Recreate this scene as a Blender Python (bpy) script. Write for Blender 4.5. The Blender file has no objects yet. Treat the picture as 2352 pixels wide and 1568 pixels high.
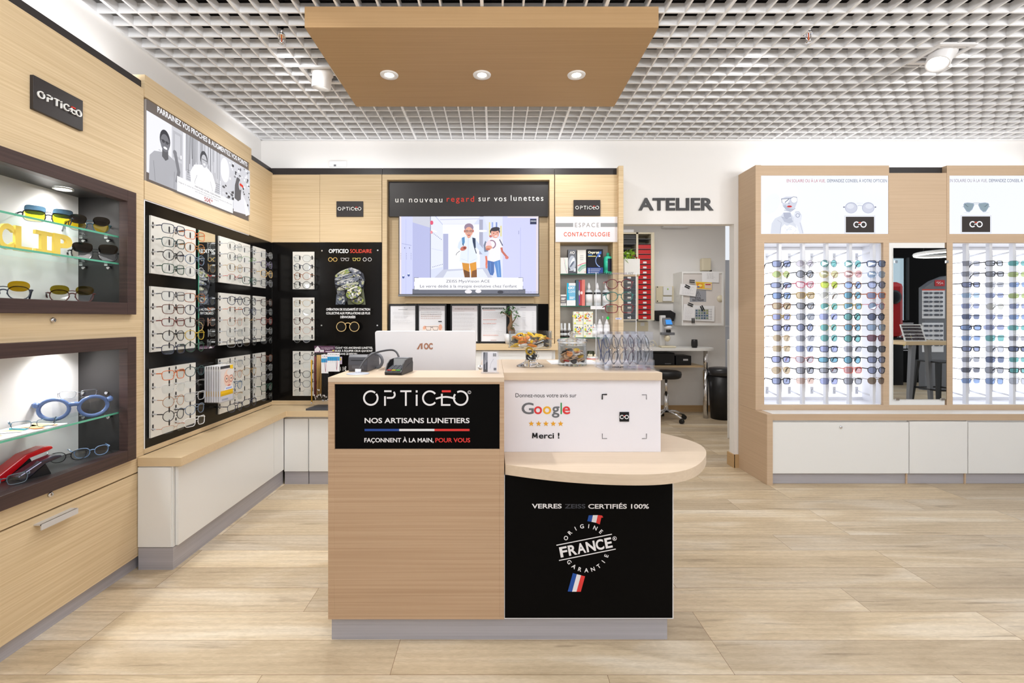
import bpy, math, random
from mathutils import Vector as V, Matrix
rnd = random.Random(7)
C = bpy.context.scene.collection
PI = math.pi
def lin(c):
    return tuple(((x/255)/12.92 if x/255 <= .04045 else ((x/255+.055)/1.055)**2.4) for x in c[:3])
# ---------------------------------------------------------------- camera, world, exposure, large lights
F, U0, V0, H = 1085.0, 1136.0, 731.0, 1.26          # focal length and principal point of the photograph in pixels, eye height in m
cam = bpy.data.cameras.new('camera'); cam_o = bpy.data.objects.new('camera', cam); C.objects.link(cam_o)
cam_o.location = (0, 0, H); cam_o.rotation_euler = (PI/2, 0, 0)
cam.sensor_width = 36; cam.lens = 36*F/2352; cam.shift_x = 40/2352; cam.shift_y = -53/2352; cam.clip_start = .02
sc = bpy.context.scene; sc.camera = cam_o
sc.view_settings.view_transform = 'Standard'; sc.view_settings.look = 'None'
sc.view_settings.gamma = 1; sc.view_settings.use_curve_mapping = False
sc.view_settings.exposure = 0.0
sc.cycles.transparent_max_bounces = 64; sc.cycles.max_bounces = 10
w = bpy.data.worlds.new('mall_daylight'); sc.world = w; w.use_nodes = True
w.node_tree.nodes['Background'].inputs[0].default_value = (.90, .94, 1.0, 1)
w.node_tree.nodes['Background'].inputs[1].default_value = .95
def lamp(name, kind, loc, energy, col=(1, .992, .985), aim=None, **kw):
    l = bpy.data.lights.new(name, kind); l.energy = energy; l.color = col
    for k, v in kw.items(): setattr(l, k, v)
    o = bpy.data.objects.new(name, l); C.objects.link(o); o.location = loc
    if aim: o.rotation_euler = (V(aim)-V(loc)).to_track_quat('-Z', 'Y').to_euler()
    return o
# unseen area lights added as fill over the shop floor, in front of and beside the counter (all above the picture's top edge)
lamp('overhead_fill', 'AREA', (0.0, .75, 2.72), 18, shape='RECTANGLE', size=2.4, size_y=.9)
lamp('overhead_fill', 'AREA', (2.9, 1.1, 2.72), 32, shape='RECTANGLE', size=2.2, size_y=.9)
lamp('floor_spot', 'SPOT', (-.95, 1.85, 2.64), 62, aim=(.62, 2.15, 0), spot_size=2*math.radians(44), spot_blend=.06, shadow_soft_size=.025)
# wall washers along the back wall's ceiling edge and the left wall
for x, e in ((-1.2, 24), (.45, 36), (1.5, 17), (2.7, 13), (4.0, 13)):
    lamp('wall_washer', 'SPOT', (x, 2.62 if abs(x) > 1.1 else 3.25, 2.74), e*(1 if abs(x) > 1.1 else .6), aim=(x, 4.0, 1.55), spot_size=2.2, spot_blend=.9, shadow_soft_size=.05)
lamp('wall_washer', 'SPOT', (-.55, 1.9, 2.74), 22, aim=(-1.79, 2.2, 1.0), spot_size=2.3, spot_blend=.9, shadow_soft_size=.06)
lamp('wall_washer', 'SPOT', (-.95, 3.0, 2.62), 46, aim=(-1.79, 3.0, .2), spot_size=2.3, spot_blend=.9, shadow_soft_size=.06)
# cove strips added, unseen, on the cabinet tops to brighten the ceiling grid
def cove(loc, e, sx, sy, rot=(PI, 0, 0)):
    o = lamp('uplight_fill', 'AREA', loc, e, col=(1, .99, .975), shape='RECTANGLE', size=sx, size_y=sy); o.rotation_euler = rot
cove((-.4, 3.89, 2.478), 2.2, 2.6, .10); cove((3.3, 3.87, 2.478), 3, 2.4, .12); cove((-1.88, 2.4, 2.478), 5, .10, 2.7)
# unseen area lights added behind the camera to lift the ceiling
cove((-.2, -.6, 2.05), 92, 1.6, .8, (PI-.35, 0, 0)); cove((3.6, -.2, 2.05), 110, 1.6, .8, (PI-.35, 0, 0))
lamp('workshop_ceiling_light', 'AREA', (1.9, 5.2, 2.6), 17, col=(1, .98, .96), shape='RECTANGLE', size=1.2, size_y=.4)

# ---------------------------------------------------------------- helpers
def X(u, Y): return (u-U0)/F*Y
def Z(v, Y): return H-(v-V0)/F*Y
class Fr:                                            # a flat frame: a along u, b along v, c out of the face
    def __init__(s, o, u, v, n, sy=1): s.o, s.u, s.v, s.n, s.sy = V(o), V(u), V(v), V(n), sy
    def at(s, a, b, c=0): return s.o+s.u*a+s.v*b+s.n*c
def PX(Y):                                           # a front-facing plane at depth Y, measured in the photograph's pixels
    return Fr((-U0/F*Y, Y, H+V0/F*Y), (Y/F, 0, 0), (0, 0, -Y/F), (0, -1, 0), -1)
def FRONT(x, y, z): return Fr((x, y, z), (1, 0, 0), (0, 0, 1), (0, -1, 0))
def LEFTW(x, y, z): return Fr((x, y, z), (0, 1, 0), (0, 0, 1), (1, 0, 0))
ORG = {}
_txt = {}
def glyphs(s, bold=0, shear=0, sp=1):
    k = (s, bold, shear, sp)
    if k not in _txt:
        cu = bpy.data.curves.new('t', 'FONT'); cu.body = s; cu.size = 1; cu.offset = bold; cu.shear = shear; cu.resolution_u = 4; cu.space_character = sp
        o = bpy.data.objects.new('t', cu); C.objects.link(o)
        dg = bpy.context.evaluated_depsgraph_get(); dg.update()
        me = o.evaluated_get(dg).to_mesh()
        vs = [tuple(v.co)[:2] for v in me.vertices]; fs = [tuple(p.vertices) for p in me.polygons]
        o.evaluated_get(dg).to_mesh_clear(); bpy.data.objects.remove(o); bpy.data.curves.remove(cu)
        _txt[k] = (vs, fs)
    return _txt[k]
class MB:
    def __init__(s): s.v, s.f, s.c, s.sm = [], [], [], []
    def face(s, idx, col=None, smooth=False): s.f.append(tuple(idx)); s.c.append(col); s.sm.append(smooth)
    def poly(s, pts, col=None):
        n = len(s.v); s.v += [tuple(p) for p in pts]; s.face(range(n, n+len(pts)), col); return s
    def box(s, x0, x1, y0, y1, z0, z1, col=None, M=None):
        x0, x1 = min(x0, x1), max(x0, x1); y0, y1 = min(y0, y1), max(y0, y1); z0, z1 = min(z0, z1), max(z0, z1)
        n = len(s.v); P = [(x0,y0,z0),(x1,y0,z0),(x1,y1,z0),(x0,y1,z0),(x0,y0,z1),(x1,y0,z1),(x1,y1,z1),(x0,y1,z1)]
        s.v += [tuple(M @ V(p)) if M else p for p in P]
        for q in ((3,2,1,0),(4,5,6,7),(0,1,5,4),(1,2,6,5),(2,3,7,6),(3,0,4,7)): s.face([n+i for i in q], col)
        return s
    def frame_box(s, x0, x1, y0, y1, z0, z1, ix0, ix1, iz0, iz1, col=None):   # front-facing slab with a rectangular hole
        s.box(x0, ix0, y0, y1, z0, z1, col); s.box(ix1, x1, y0, y1, z0, z1, col)
        s.box(ix0, ix1, y0, y1, z0, iz0, col); return s.box(ix0, ix1, y0, y1, iz1, z1, col)
    def prism(s, pts, vec, col=None, smooth=False):
        n = len(s.v); k = len(pts); vec = V(vec)
        s.v += [tuple(p) for p in pts]+[tuple(V(p)+vec) for p in pts]
        s.face(range(n, n+k), col); s.face(range(n+2*k-1, n+k-1, -1), col)
        for i in range(k): s.face((n+i, n+k+i, n+k+(i+1) % k, n+(i+1) % k), col, smooth)
        return s
    def tube(s, path, r, n=8, closed=False, col=None, flat=1.0):
        path = [V(p) for p in path]; k = len(path); rs = r if isinstance(r, (list, tuple)) else [r]*k
        base = len(s.v); up = None
        for i, p in enumerate(path):
            a = path[i-1] if (i or closed) else p; b = path[(i+1) % k] if (i < k-1 or closed) else p
            t = (b-a).normalized()
            if up is None: up = t.orthogonal().normalized() if abs(t.z) > .9 else (V((0,0,1))-t*t.z).normalized()
            up = (up-t*up.dot(t))
            up = up.normalized() if up.length > 1e-6 else t.orthogonal().normalized()
            sd = t.cross(up)
            for j in range(n):
                an = 2*PI*j/n; s.v.append(tuple(p+up*(math.cos(an)*rs[i])+sd*(math.sin(an)*rs[i]*flat)))
        for i in range(k if closed else k-1):
            for j in range(n):
                a = base+i*n+j; b = base+i*n+(j+1) % n; i2 = (i+1) % k
                s.face((a, b, base+i2*n+(j+1) % n, base+i2*n+j), col, n > 4)
        if not closed:
            s.face([base+j for j in range(n-1, -1, -1)], col); s.face([base+(k-1)*n+j for j in range(n)], col)
        return s
    def cyl(s, p0, p1, r0, r1=None, n=20, col=None): return s.tube([p0, p1], [r0, r0 if r1 is None else r1], n, col=col)
    def lathe(s, prof, c, n=32, col=None, M=None, cap=True):
        base = len(s.v)
        for r, z in prof:
            for j in range(n):
                p = V((c[0]+r*math.cos(2*PI*j/n), c[1]+r*math.sin(2*PI*j/n), c[2]+z)); s.v.append(tuple(M @ p) if M else tuple(p))
        for i in range(len(prof)-1):
            for j in range(n):
                s.face((base+i*n+j, base+i*n+(j+1) % n, base+(i+1)*n+(j+1) % n, base+(i+1)*n+j), col, True)
        if cap and prof[0][0] > 1e-5: s.face([base+j for j in range(n-1, -1, -1)], col)
        if cap and prof[-1][0] > 1e-5: s.face([base+(len(prof)-1)*n+j for j in range(n)], col)
        return s
    def ball(s, c, r, n=12, m=8, col=None, M=None):
        r = (r, r, r) if not isinstance(r, (tuple, list)) else r; base = len(s.v)
        for i in range(m+1):
            th = PI*i/m
            for j in range(n):
                p = V((c[0]+r[0]*math.sin(th)*math.cos(2*PI*j/n), c[1]+r[1]*math.sin(th)*math.sin(2*PI*j/n), c[2]-r[2]*math.cos(th)))
                s.v.append(tuple(M @ p) if M else tuple(p))
        for i in range(m):
            for j in range(n): s.face((base+i*n+j, base+i*n+(j+1) % n, base+(i+1)*n+(j+1) % n, base+(i+1)*n+j), col, True)
        return s
    # ---- flat artwork on a frame (print on a sign, picture on a screen)
    def fp(s, fr, pts, col=None, c=.0004, depth=0):
        P = [fr.at(a, b, c) for a, b in pts]
        if depth: return s.prism(P, fr.n*depth, col)
        return s.poly(P, col)
    def rect(s, fr, a0, b0, a1, b1, col=None, c=.0004, depth=0): return s.fp(fr, [(a0,b0),(a1,b0),(a1,b1),(a0,b1)], col, c, depth)
    def ell(s, fr, a, b, ra, rb, col=None, c=.0004, rot=0, n=24, depth=0):
        cr, sr = math.cos(rot), math.sin(rot)
        return s.fp(fr, [(a+ra*math.cos(t)*cr-rb*math.sin(t)*sr, b+ra*math.cos(t)*sr+rb*math.sin(t)*cr) for t in [2*PI*i/n for i in range(n)]], col, c, depth)
    def stroke(s, fr, pts, w, col=None, c=.0004, closed=False, depth=0):
        k = len(pts); L, R = [], []
        for i in range(k):
            a = pts[i-1] if (i or closed) else pts[i]; b = pts[(i+1) % k] if (i < k-1 or closed) else pts[i]
            dx, dy = b[0]-a[0], b[1]-a[1]; l = math.hypot(dx, dy) or 1; nx, ny = -dy/l*w/2, dx/l*w/2
            L.append((pts[i][0]+nx, pts[i][1]+ny)); R.append((pts[i][0]-nx, pts[i][1]-ny))
        for i in range(k if closed else k-1):
            j = (i+1) % k; s.fp(fr, [L[i], L[j], R[j], R[i]], col, c, depth)
        return s
    def arc(s, fr, a, b, r, t0, t1, w, col=None, c=.0004, n=22, rb=None, depth=0):
        rb = rb or r
        return s.stroke(fr, [(a+r*math.cos(t0+(t1-t0)*i/n), b+rb*math.sin(t0+(t1-t0)*i/n)) for i in range(n+1)], w, col, c, depth=depth)
    def text(s, fr, t, a0, b, a1=None, h=None, col=None, c=.0006, bold=0, shear=0, align='l', rot=0, depth=0, sp=1):
        vs, fs = glyphs(t, bold, shear, sp)
        if not vs: return s
        x0 = min(v[0] for v in vs); x1 = max(v[0] for v in vs); cap = .70
        k = (a1-a0)/(x1-x0) if a1 is not None else None
        if h is None: h = k*cap
        ky = h/cap; kx = k if k is not None else ky
        off = 0 if align == 'l' else (-(x1-x0)*kx/2 if align == 'c' else -(x1-x0)*kx)
        cr, sr = math.cos(rot), math.sin(rot)
        n = len(s.v)
        def put(v, cc):
            p = (v[0]-x0)*kx+off; q = v[1]*ky
            p, q = p*cr-q*sr, p*sr+q*cr
            return tuple(fr.at(a0+p, b+fr.sy*q, cc))
        s.v += [put(v, c+depth) for v in vs]
        for f in fs: s.face([n+i for i in f], col)
        if depth:
            cnt = {}
            for f in fs:
                for i in range(len(f)):
                    e = (f[i], f[(i+1) % len(f)]); cnt[tuple(sorted(e))] = cnt.get(tuple(sorted(e)), 0)+1
            m = len(s.v); s.v += [put(v, c) for v in vs]
            for f in fs:
                for i in range(len(f)):
                    a, b2 = f[i], f[(i+1) % len(f)]
                    if cnt[tuple(sorted((a, b2)))] == 1: s.face((n+a, m+a, m+b2, n+b2), col)
        return s
    def build(s, name, mat, parent=None, bevel=0, label=None, local=False, sub=0):
        org = V((0,0,0)) if (local or parent is None) else ORG.get(parent, V((0,0,0)))
        me = bpy.data.meshes.new(name)
        me.from_pydata([tuple(V(p)-org) for p in s.v] if org.length else s.v, [], s.f)
        me.polygons.foreach_set('use_smooth', s.sm)
        if any(c is not None for c in s.c):
            at = me.color_attributes.new('Col', 'FLOAT_COLOR', 'CORNER'); buf = []
            for f, c in zip(s.f, s.c): buf += (list(lin(c or (255,255,255)))+[1])*len(f)
            at.data.foreach_set('color', buf)
        for m in (mat if isinstance(mat, (list, tuple)) else [mat]): me.materials.append(m)
        me.update()
        o = bpy.data.objects.new(name, me); C.objects.link(o)
        if parent is not None: o.parent = parent; ORG[o] = ORG.get(parent, V((0,0,0)))
        if bevel:
            b = o.modifiers.new('bevel', 'BEVEL'); b.width = bevel; b.segments = 2; b.limit_method = 'ANGLE'
        if sub:
            b = o.modifiers.new('sub', 'SUBSURF'); b.levels = sub; b.render_levels = sub
        if label: o['label'] = label
        return o
def tag(o, label, cat, group=None):
    o['label'] = label; o['category'] = cat
    if group: o['group'] = group
    return o
def thing(name, label, cat, loc=(0,0,0), rz=0, group=None):
    o = bpy.data.objects.new(name, None); C.objects.link(o); o.empty_display_size = .05
    o.location = loc; o.rotation_euler = (0, 0, rz); ORG[o] = V(loc)
    return tag(o, label, cat, group)
def struct(name, mb, m, label, cat, bevel=0):
    o = mb.build(name, m, bevel=bevel); o['kind'] = 'structure'; return tag(o, label, cat)

# ---------------------------------------------------------------- materials (all procedural)
def mat(name, col, rough=.5, metal=0, spec=.5, emit=0, ecol=None, coat=0, alpha=1):
    m = bpy.data.materials.new(name); m.use_nodes = True; b = m.node_tree.nodes['Principled BSDF']
    b.inputs['Base Color'].default_value = (*lin(col), 1); b.inputs['Roughness'].default_value = rough
    b.inputs['Metallic'].default_value = metal; b.inputs['Specular IOR Level'].default_value = spec
    b.inputs['Coat Weight'].default_value = coat
    if emit: b.inputs['Emission Color'].default_value = (*lin(ecol or col), 1); b.inputs['Emission Strength'].default_value = emit
    return m
def nodes(m): return m.node_tree.nodes, m.node_tree.links, m.node_tree.nodes['Principled BSDF']
def grain(name, c0, c1, rough, sx, sy, sz, bump=.0, spec=.4, det=3):
    m = mat(name, c0, rough, spec=spec); n, l, b = nodes(m)
    tc = n.new('ShaderNodeTexCoord'); mp = n.new('ShaderNodeMapping'); mp.inputs['Scale'].default_value = (sx, sy, sz)
    l.new(tc.outputs['Object'], mp.inputs[0]); no = n.new('ShaderNodeTexNoise'); no.inputs['Scale'].default_value = 1; no.inputs['Detail'].default_value = det
    l.new(mp.outputs[0], no.inputs['Vector'])
    cr = n.new('ShaderNodeValToRGB'); cr.color_ramp.elements[0].position = .3; cr.color_ramp.elements[1].position = .7
    cr.color_ramp.elements[0].color = (*lin(c0), 1); cr.color_ramp.elements[1].color = (*lin(c1), 1)
    l.new(no.outputs['Fac'], cr.inputs[0]); l.new(cr.outputs[0], b.inputs['Base Color'])
    if bump:
        bp = n.new('ShaderNodeBump'); bp.inputs['Strength'].default_value = bump; bp.inputs['Distance'].default_value = .002
        l.new(no.outputs['Fac'], bp.inputs['Height']); l.new(bp.outputs[0], b.inputs['Normal'])
    return m
def attr(m, inp):
    n, l, b = nodes(m); a = n.new('ShaderNodeVertexColor'); a.layer_name = 'Col'; l.new(a.outputs[0], b.inputs[inp]); return m
def seethrough(name, tint, gloss=.08, rough=.02, edge=None):         # thin glazing: tinted see-through plus a clear-coat reflection
    m = bpy.data.materials.new(name); m.use_nodes = True; n, l = m.node_tree.nodes, m.node_tree.links
    n.remove(n['Principled BSDF']); out = n['Material Output']
    t = n.new('ShaderNodeBsdfTransparent'); g = n.new('ShaderNodeBsdfGlossy'); x = n.new('ShaderNodeMixShader'); lw = n.new('ShaderNodeLayerWeight')
    lw.inputs['Blend'].default_value = .25; g.inputs['Roughness'].default_value = rough; g.inputs['Color'].default_value = (.95,.97,1,1)
    t.inputs['Color'].default_value = (*lin(tint), 1)
    if edge:
        mx = n.new('ShaderNodeMix'); mx.data_type = 'RGBA'; mx.inputs[6].default_value = (*lin(tint), 1); mx.inputs[7].default_value = (*lin(edge), 1)
        l2 = n.new('ShaderNodeLayerWeight'); l2.inputs['Blend'].default_value = .16
        l.new(l2.outputs['Facing'], mx.inputs[0]); l.new(mx.outputs[2], t.inputs['Color'])
    lw.inputs['Blend'].default_value = .5; pw = n.new('ShaderNodeMath'); pw.operation = 'POWER'; pw.inputs[1].default_value = 4
    mu = n.new('ShaderNodeMath'); mu.operation = 'MULTIPLY_ADD'; mu.inputs[1].default_value = .45; mu.inputs[2].default_value = gloss*.28
    l.new(lw.outputs['Facing'], pw.inputs[0]); l.new(pw.outputs[0], mu.inputs[0]); l.new(mu.outputs[0], x.inputs[0]); l.new(t.outputs[0], x.inputs[1]); l.new(g.outputs[0], x.inputs[2])
    l.new(x.outputs[0], out.inputs[0]); return m
WOOD = grain('light_oak_laminate', (203,178,139), (222,200,164), .55, 1.5, 1.5, 130, .12, .3)
WOOD_T = grain('light_oak_laminate_top', (214,188,148), (222,198,160), .38, 1.5, 120, 120, .05, .4)
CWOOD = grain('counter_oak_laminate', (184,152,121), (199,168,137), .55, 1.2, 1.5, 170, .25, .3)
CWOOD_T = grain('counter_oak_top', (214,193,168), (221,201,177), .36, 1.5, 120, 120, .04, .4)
RWOOD = grain('beige_oak_laminate', (196,170,142), (205,180,152), .55, 1.5, 1.5, 120, .1, .3)
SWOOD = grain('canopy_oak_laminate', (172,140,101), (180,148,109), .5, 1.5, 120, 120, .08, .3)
EDGE = grain('laminate_edge', (182,148,104), (204,172,128), .55, 1.5, 1.5, 260, .1, .3)
DARK = grain('wenge_frame', (58,42,40), (74,55,51), .45, 3, 3, 120, .1, .4)
BLACK = mat('black_gloss_panel', (13,11,10), .16, spec=.22)
BLACKM = mat('black_satin', (10,9,9), .45, spec=.05)
ANTH = mat('anthracite_panel', (46,43,43), .4, spec=.35)
TRIM = mat('dark_grey_trim', (52,48,48), .4, spec=.3)
NICHE = mat('niche_lining', (50,48,48), .35, spec=.4)
WHITE = mat('white_wall_paint', (238,236,234), .75, spec=.2)
WHITE2 = mat('white_lacquer', (236,236,234), .3, spec=.4)
WPANEL = mat('white_sign_panel', (236,233,238), .4, spec=.3)
GRID = mat('white_grid_metal', (240,241,244), .5, spec=.3)
VOID = mat('ceiling_void_black', (24,23,24), .9, spec=.1)
PLINTH = grain('brushed_grey_plinth', (166,163,168), (180,177,182), .42, 1, 1, 120, .03, .5)
ALU = mat('aluminium', (216,217,221), .42, .55)
CHROME = mat('chrome', (225,225,228), .12, 1)
BLKPL = mat('black_plastic', (26,26,28), .4, spec=.4)
GREYPL = mat('grey_plastic', (110,112,118), .4)
WHITEPL = mat('white_plastic', (232,232,234), .35)
CREAM = mat('cream_plastic', (226,216,190), .45)
RED = mat('red_plastic', (196,24,30), .4)
REDG = mat('red_gloss', (205,20,28), .15, coat=.5)
GLASS = seethrough('clear_glass', (254,255,255), .1, edge=(176,182,185))
SOLIDG = mat('solid_glass', (255,255,255), .0)
SOLIDG.node_tree.nodes['Principled BSDF'].inputs['Transmission Weight'].default_value = 1; SOLIDG.node_tree.nodes['Principled BSDF'].inputs['IOR'].default_value = 1.45
ACRYL = seethrough('clear_acrylic', (254,254,255), .12, edge=(238,240,244))
BOARD = mat('rack_board_white', (226,224,217), .35)
SHELFG = seethrough('shelf_glass', (245,251,249), .12)
SHELFE = mat('green_glass_edge', (96,180,150), .2, emit=.0)
MIRROR = mat('mirror_silver', (240,243,242), .01, 1)
PRINT = attr(mat('printed_colours', (255,255,255), .5, spec=.25), 'Base Color')
PRINTG = attr(mat('printed_colours_gloss', (255,255,255), .18, spec=.4), 'Base Color')
SCREEN = attr(mat('lit_picture', (0,0,0), .3, spec=.2, emit=1.1), 'Emission Color')
LBOX = mat('rack_light_panel', (236,240,246), .5, emit=1.02, ecol=(246,248,255))
LAMPE = mat('lamp_glow', (255,255,255), .5, emit=6, ecol=(255,252,245))
RWHITE = mat('rack_white', (236,237,242), .35)
RODM = mat('rack_rod', (222,224,230), .3, .15)
LETW = mat('white_letters', (240,238,236), .4)
YEL = seethrough('yellow_acrylic', (250,214,70), .1)
YELS = mat('yellow_acrylic_letters', (246,216,96), .3)
PAPER = mat('paper', (240,240,242), .7)
LEAF = mat('leaf', (52,104,44), .45); LEAFY = mat('leaf_lime', (150,196,46), .45)
BARK = mat('bark', (120,92,66), .8)
class Art:                                           # layered flat artwork; each piece of ink lies a hair above the one before
    def __init__(s, mb, fr, ox=0, oy=0, k=1, c=.0004): s.mb, s.fr, s.ox, s.oy, s.k, s.c = mb, fr, ox, oy, k, c
    def m(s, x, y): return (s.ox+x/s.k, s.oy+y/s.k)
    def st(s): s.c += .00012; return s.c
    def poly(s, pts, col): s.mb.fp(s.fr, [s.m(*p) for p in pts], col, s.st())
    def rect(s, x0, y0, x1, y1, col): s.poly([(x0,y0),(x1,y0),(x1,y1),(x0,y1)], col)
    def ell(s, x, y, rx, ry, col, rot=0): s.mb.ell(s.fr, *s.m(x, y), rx/s.k, ry/s.k, col, s.st(), rot)
    def line(s, pts, w, col, closed=False): s.mb.stroke(s.fr, [s.m(*p) for p in pts], w/s.k, col, s.st(), closed)
    def ring(s, x, y, r, w, col, t0=0, t1=2*PI, rb=None): s.mb.arc(s.fr, *s.m(x, y), r/s.k, t0, t1, w/s.k, col, s.st(), rb=(rb/s.k if rb else None))
    def text(s, t, x0, y, x1=None, h=None, col=(0,0,0), bold=0, align='l', rot=0, shear=0, sp=1):
        a, b = s.m(x0, y); s.mb.text(s.fr, t, a, b, None if x1 is None else s.m(x1, 0)[0], None if h is None else h/s.k, col, s.st(), bold, shear, align, rot, 0, sp)
def logo(mb, fr, a, b, w, h, white, red, c=.0006, depth=0, thick=1.0):    # the shop's word mark: O P T i C E O with a spectacle bridge
    t = h*.115*thick; s = fr.sy; R = h/2-t/2; g = w/6.55
    q_ = [c]
    def nx(): q_[0] += .00012; return q_[0]
    def ar(x, t0, t1): mb.arc(fr, a+x, b+s*h/2, R, s*t0, s*t1, t, white, nx(), 26, depth=depth)
    def ln(p, q, col=white, ww=None): mb.stroke(fr, [(a+p[0], b+s*p[1]), (a+q[0], b+s*q[1])], ww or t, col, nx(), depth=depth)
    x1 = h/2; ar(x1, math.radians(50), math.radians(398))
    xp = x1*2+h*.42; ln((xp, 0), (xp, h*.62)); ln((xp-h*.05, h-t/2), (xp+h*.42, h-t/2))
    mb.arc(fr, a+xp+h*.42, b+s*h*.73, h*.215, s*-PI/2, s*PI/2*.55, t, white, nx(), 12, depth=depth); ln((xp+h*.12, h*.515), (xp+h*.42, h*.515))
    xt = xp+h*1.35; ln((xt-h*.36, h-t/2), (xt+h*.36, h-t/2)); ln((xt, 0), (xt, h-t))
    xi = xt+h*.70; ln((xi, 0), (xi, h*.72)); ln((xi, h-t*1.2), (xi, h))
    xc = xi+h*.85; ar(xc, math.radians(38), math.radians(322))
    xe = xc+h*.78; ln((xe, 0), (xe, h*.78)); ln((xe-t/2, t/2), (xe+h*.55, t/2)); ln((xe, h-t/2), (xe+h*.58, h-t/2), red, t*1.15)
    xo = w-h/2; ar(xo, math.radians(-215), math.radians(120))
    mb.stroke(fr, [(a+xc+R*.88+(xo-R*.8-xc-R*.88)*i/10, b+s*(h*.46+h*.12*math.sin(PI*i/10))) for i in range(11)], t, white, nx(), depth=depth)
def glasses_mark(mb, fr, a, b, r, white, red, c=.0006, depth=0):          # the two-ring emblem with a red bridge
    s = fr.sy; t = r*.42
    mb.arc(fr, a-r*1.35, b, r, s*math.radians(45), s*math.radians(320), t, white, c, 24, depth=depth)
    mb.arc(fr, a+r*1.35, b, r, s*math.radians(-205), s*math.radians(150), t, white, c+.00024, 24, depth=depth)
    mb.stroke(fr, [(a-r*.7, b+s*r*-.05), (a, b+s*r*.12), (a+r*.5, b)], t*.8, white, c+.00012, depth=depth)
    mb.stroke(fr, [(a-r*.55, b+s*r*.75), (a+r*.55, b+s*r*.75)], t*.8, red, c, depth=depth)
XL = -1.79
# ---------------------------------------------------------------- the room
fl = grain('oak_plank_floor', (190,158,116), (214,186,148), .42, 1.3, 9, 1, spec=.35)
def floor_material():
    m = fl; n, l, b = nodes(m); tc = n.new('ShaderNodeTexCoord')
    mp = n.new('ShaderNodeMapping'); mp.inputs['Location'].default_value = (.37, -1.67+1.8, 0); l.new(tc.outputs['Object'], mp.inputs[0])
    br = n.new('ShaderNodeTexBrick'); br.inputs['Scale'].default_value = 1; br.inputs['Brick Width'].default_value = 1.22; br.inputs['Row Height'].default_value = .18
    br.inputs['Mortar Size'].default_value = .0009; br.inputs['Mortar Smooth'].default_value = .1; br.offset = .37; br.offset_frequency = 3
    br.inputs['Color1'].default_value = (0,0,0,1); br.inputs['Color2'].default_value = (1,1,1,1); br.inputs['Mortar'].default_value = (.5,.5,.5,1); br.inputs['Bias'].default_value = 0
    l.new(mp.outputs[0], br.inputs['Vector'])
    # each plank shifts the grain so that boards do not run into each other
    ad = n.new('ShaderNodeVectorMath'); ad.operation = 'MULTIPLY_ADD'; ad.inputs[1].default_value = (17, 31, 5)
    l.new(br.outputs['Color'], ad.inputs[0]); l.new(tc.outputs['Object'], ad.inputs[2])
    def noise(sc, det, dist=0):
        q = n.new('ShaderNodeMapping'); q.inputs['Scale'].default_value = sc; l.new(ad.outputs[0], q.inputs[0])
        o = n.new('ShaderNodeTexNoise'); o.inputs['Scale'].default_value = 1; o.inputs['Detail'].default_value = det; o.inputs['Distortion'].default_value = dist
        l.new(q.outputs[0], o.inputs['Vector']); return o
    big = noise((.9, 4.2, 1), 7, 1.0); fine = noise((34, 110, 1), 5, .8); streak = noise((2.2, 30, 1), 4, 1.0)
    r1 = n.new('ShaderNodeValToRGB'); e = r1.color_ramp.elements; e[0].position = .30; e[0].color = (*lin((190,170,140)), 1); e[1].position = .70; e[1].color = (*lin((226,214,194)), 1)
    e2 = r1.color_ramp.elements.new(.5); e2.color = (*lin((209,190,160)), 1); l.new(big.outputs['Fac'], r1.inputs[0])
    r2 = n.new('ShaderNodeValToRGB'); e = r2.color_ramp.elements; e[0].position = .27; e[0].color = (.60,.57,.55,1); e[1].position = .41; e[1].color = (1,1,1,1); l.new(streak.outputs['Fac'], r2.inputs[0])
    r3 = n.new('ShaderNodeValToRGB'); e = r3.color_ramp.elements; e[0].position = .3; e[0].color = (.88,.87,.85,1); e[1].position = .7; e[1].color = (1.05,1.05,1.06,1); l.new(fine.outputs['Fac'], r3.inputs[0])
    r4 = n.new('ShaderNodeValToRGB'); e = r4.color_ramp.elements; e[0].color = (.85,.85,.87,1); e[1].color = (1.07,1.06,1.03,1); l.new(br.outputs['Color'], r4.inputs[0])
    wv = n.new('ShaderNodeTexWave'); wv.wave_type = 'RINGS'; wv.inputs['Scale'].default_value = 1; wv.inputs['Distortion'].default_value = 9; wv.inputs['Detail'].default_value = 3; wv.inputs['Detail Scale'].default_value = .6
    q = n.new('ShaderNodeMapping'); q.inputs['Scale'].default_value = (1.1, 9, 1); l.new(ad.outputs[0], q.inputs[0]); l.new(q.outputs[0], wv.inputs['Vector'])
    r5 = n.new('ShaderNodeValToRGB'); e = r5.color_ramp.elements; e[0].position = .35; e[0].color = (.90,.89,.88,1); e[1].position = .6; e[1].color = (1.04,1.04,1.05,1); l.new(wv.outputs['Fac'], r5.inputs[0])
    cur = r1.outputs[0]
    for r, kf in ((r2, .75), (r3, .9), (r4, 1), (r5, .5)):
        mx = n.new('ShaderNodeMix'); mx.data_type = 'RGBA'; mx.blend_type = 'MULTIPLY'; mx.inputs[0].default_value = kf
        l.new(cur, mx.inputs[6]); l.new(r.outputs[0], mx.inputs[7]); cur = mx.outputs[2]
    mx = n.new('ShaderNodeMix'); mx.data_type = 'RGBA'; mx.inputs[7].default_value = (*lin((120,92,66)), 1)
    l.new(br.outputs['Fac'], mx.inputs[0]); l.new(cur, mx.inputs[6]); l.new(mx.outputs[2], b.inputs['Base Color'])
floor_material()
struct('floor', MB().box(-2.2, 10, -4, 7.2, -.05, 0), fl, 'pale oak plank floor running under the whole shop', 'floor')
DX0, DX1, DZ, YW = 1.0, 2.028, 2.058, 4.0            # doorway to the workshop in the back wall
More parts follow.
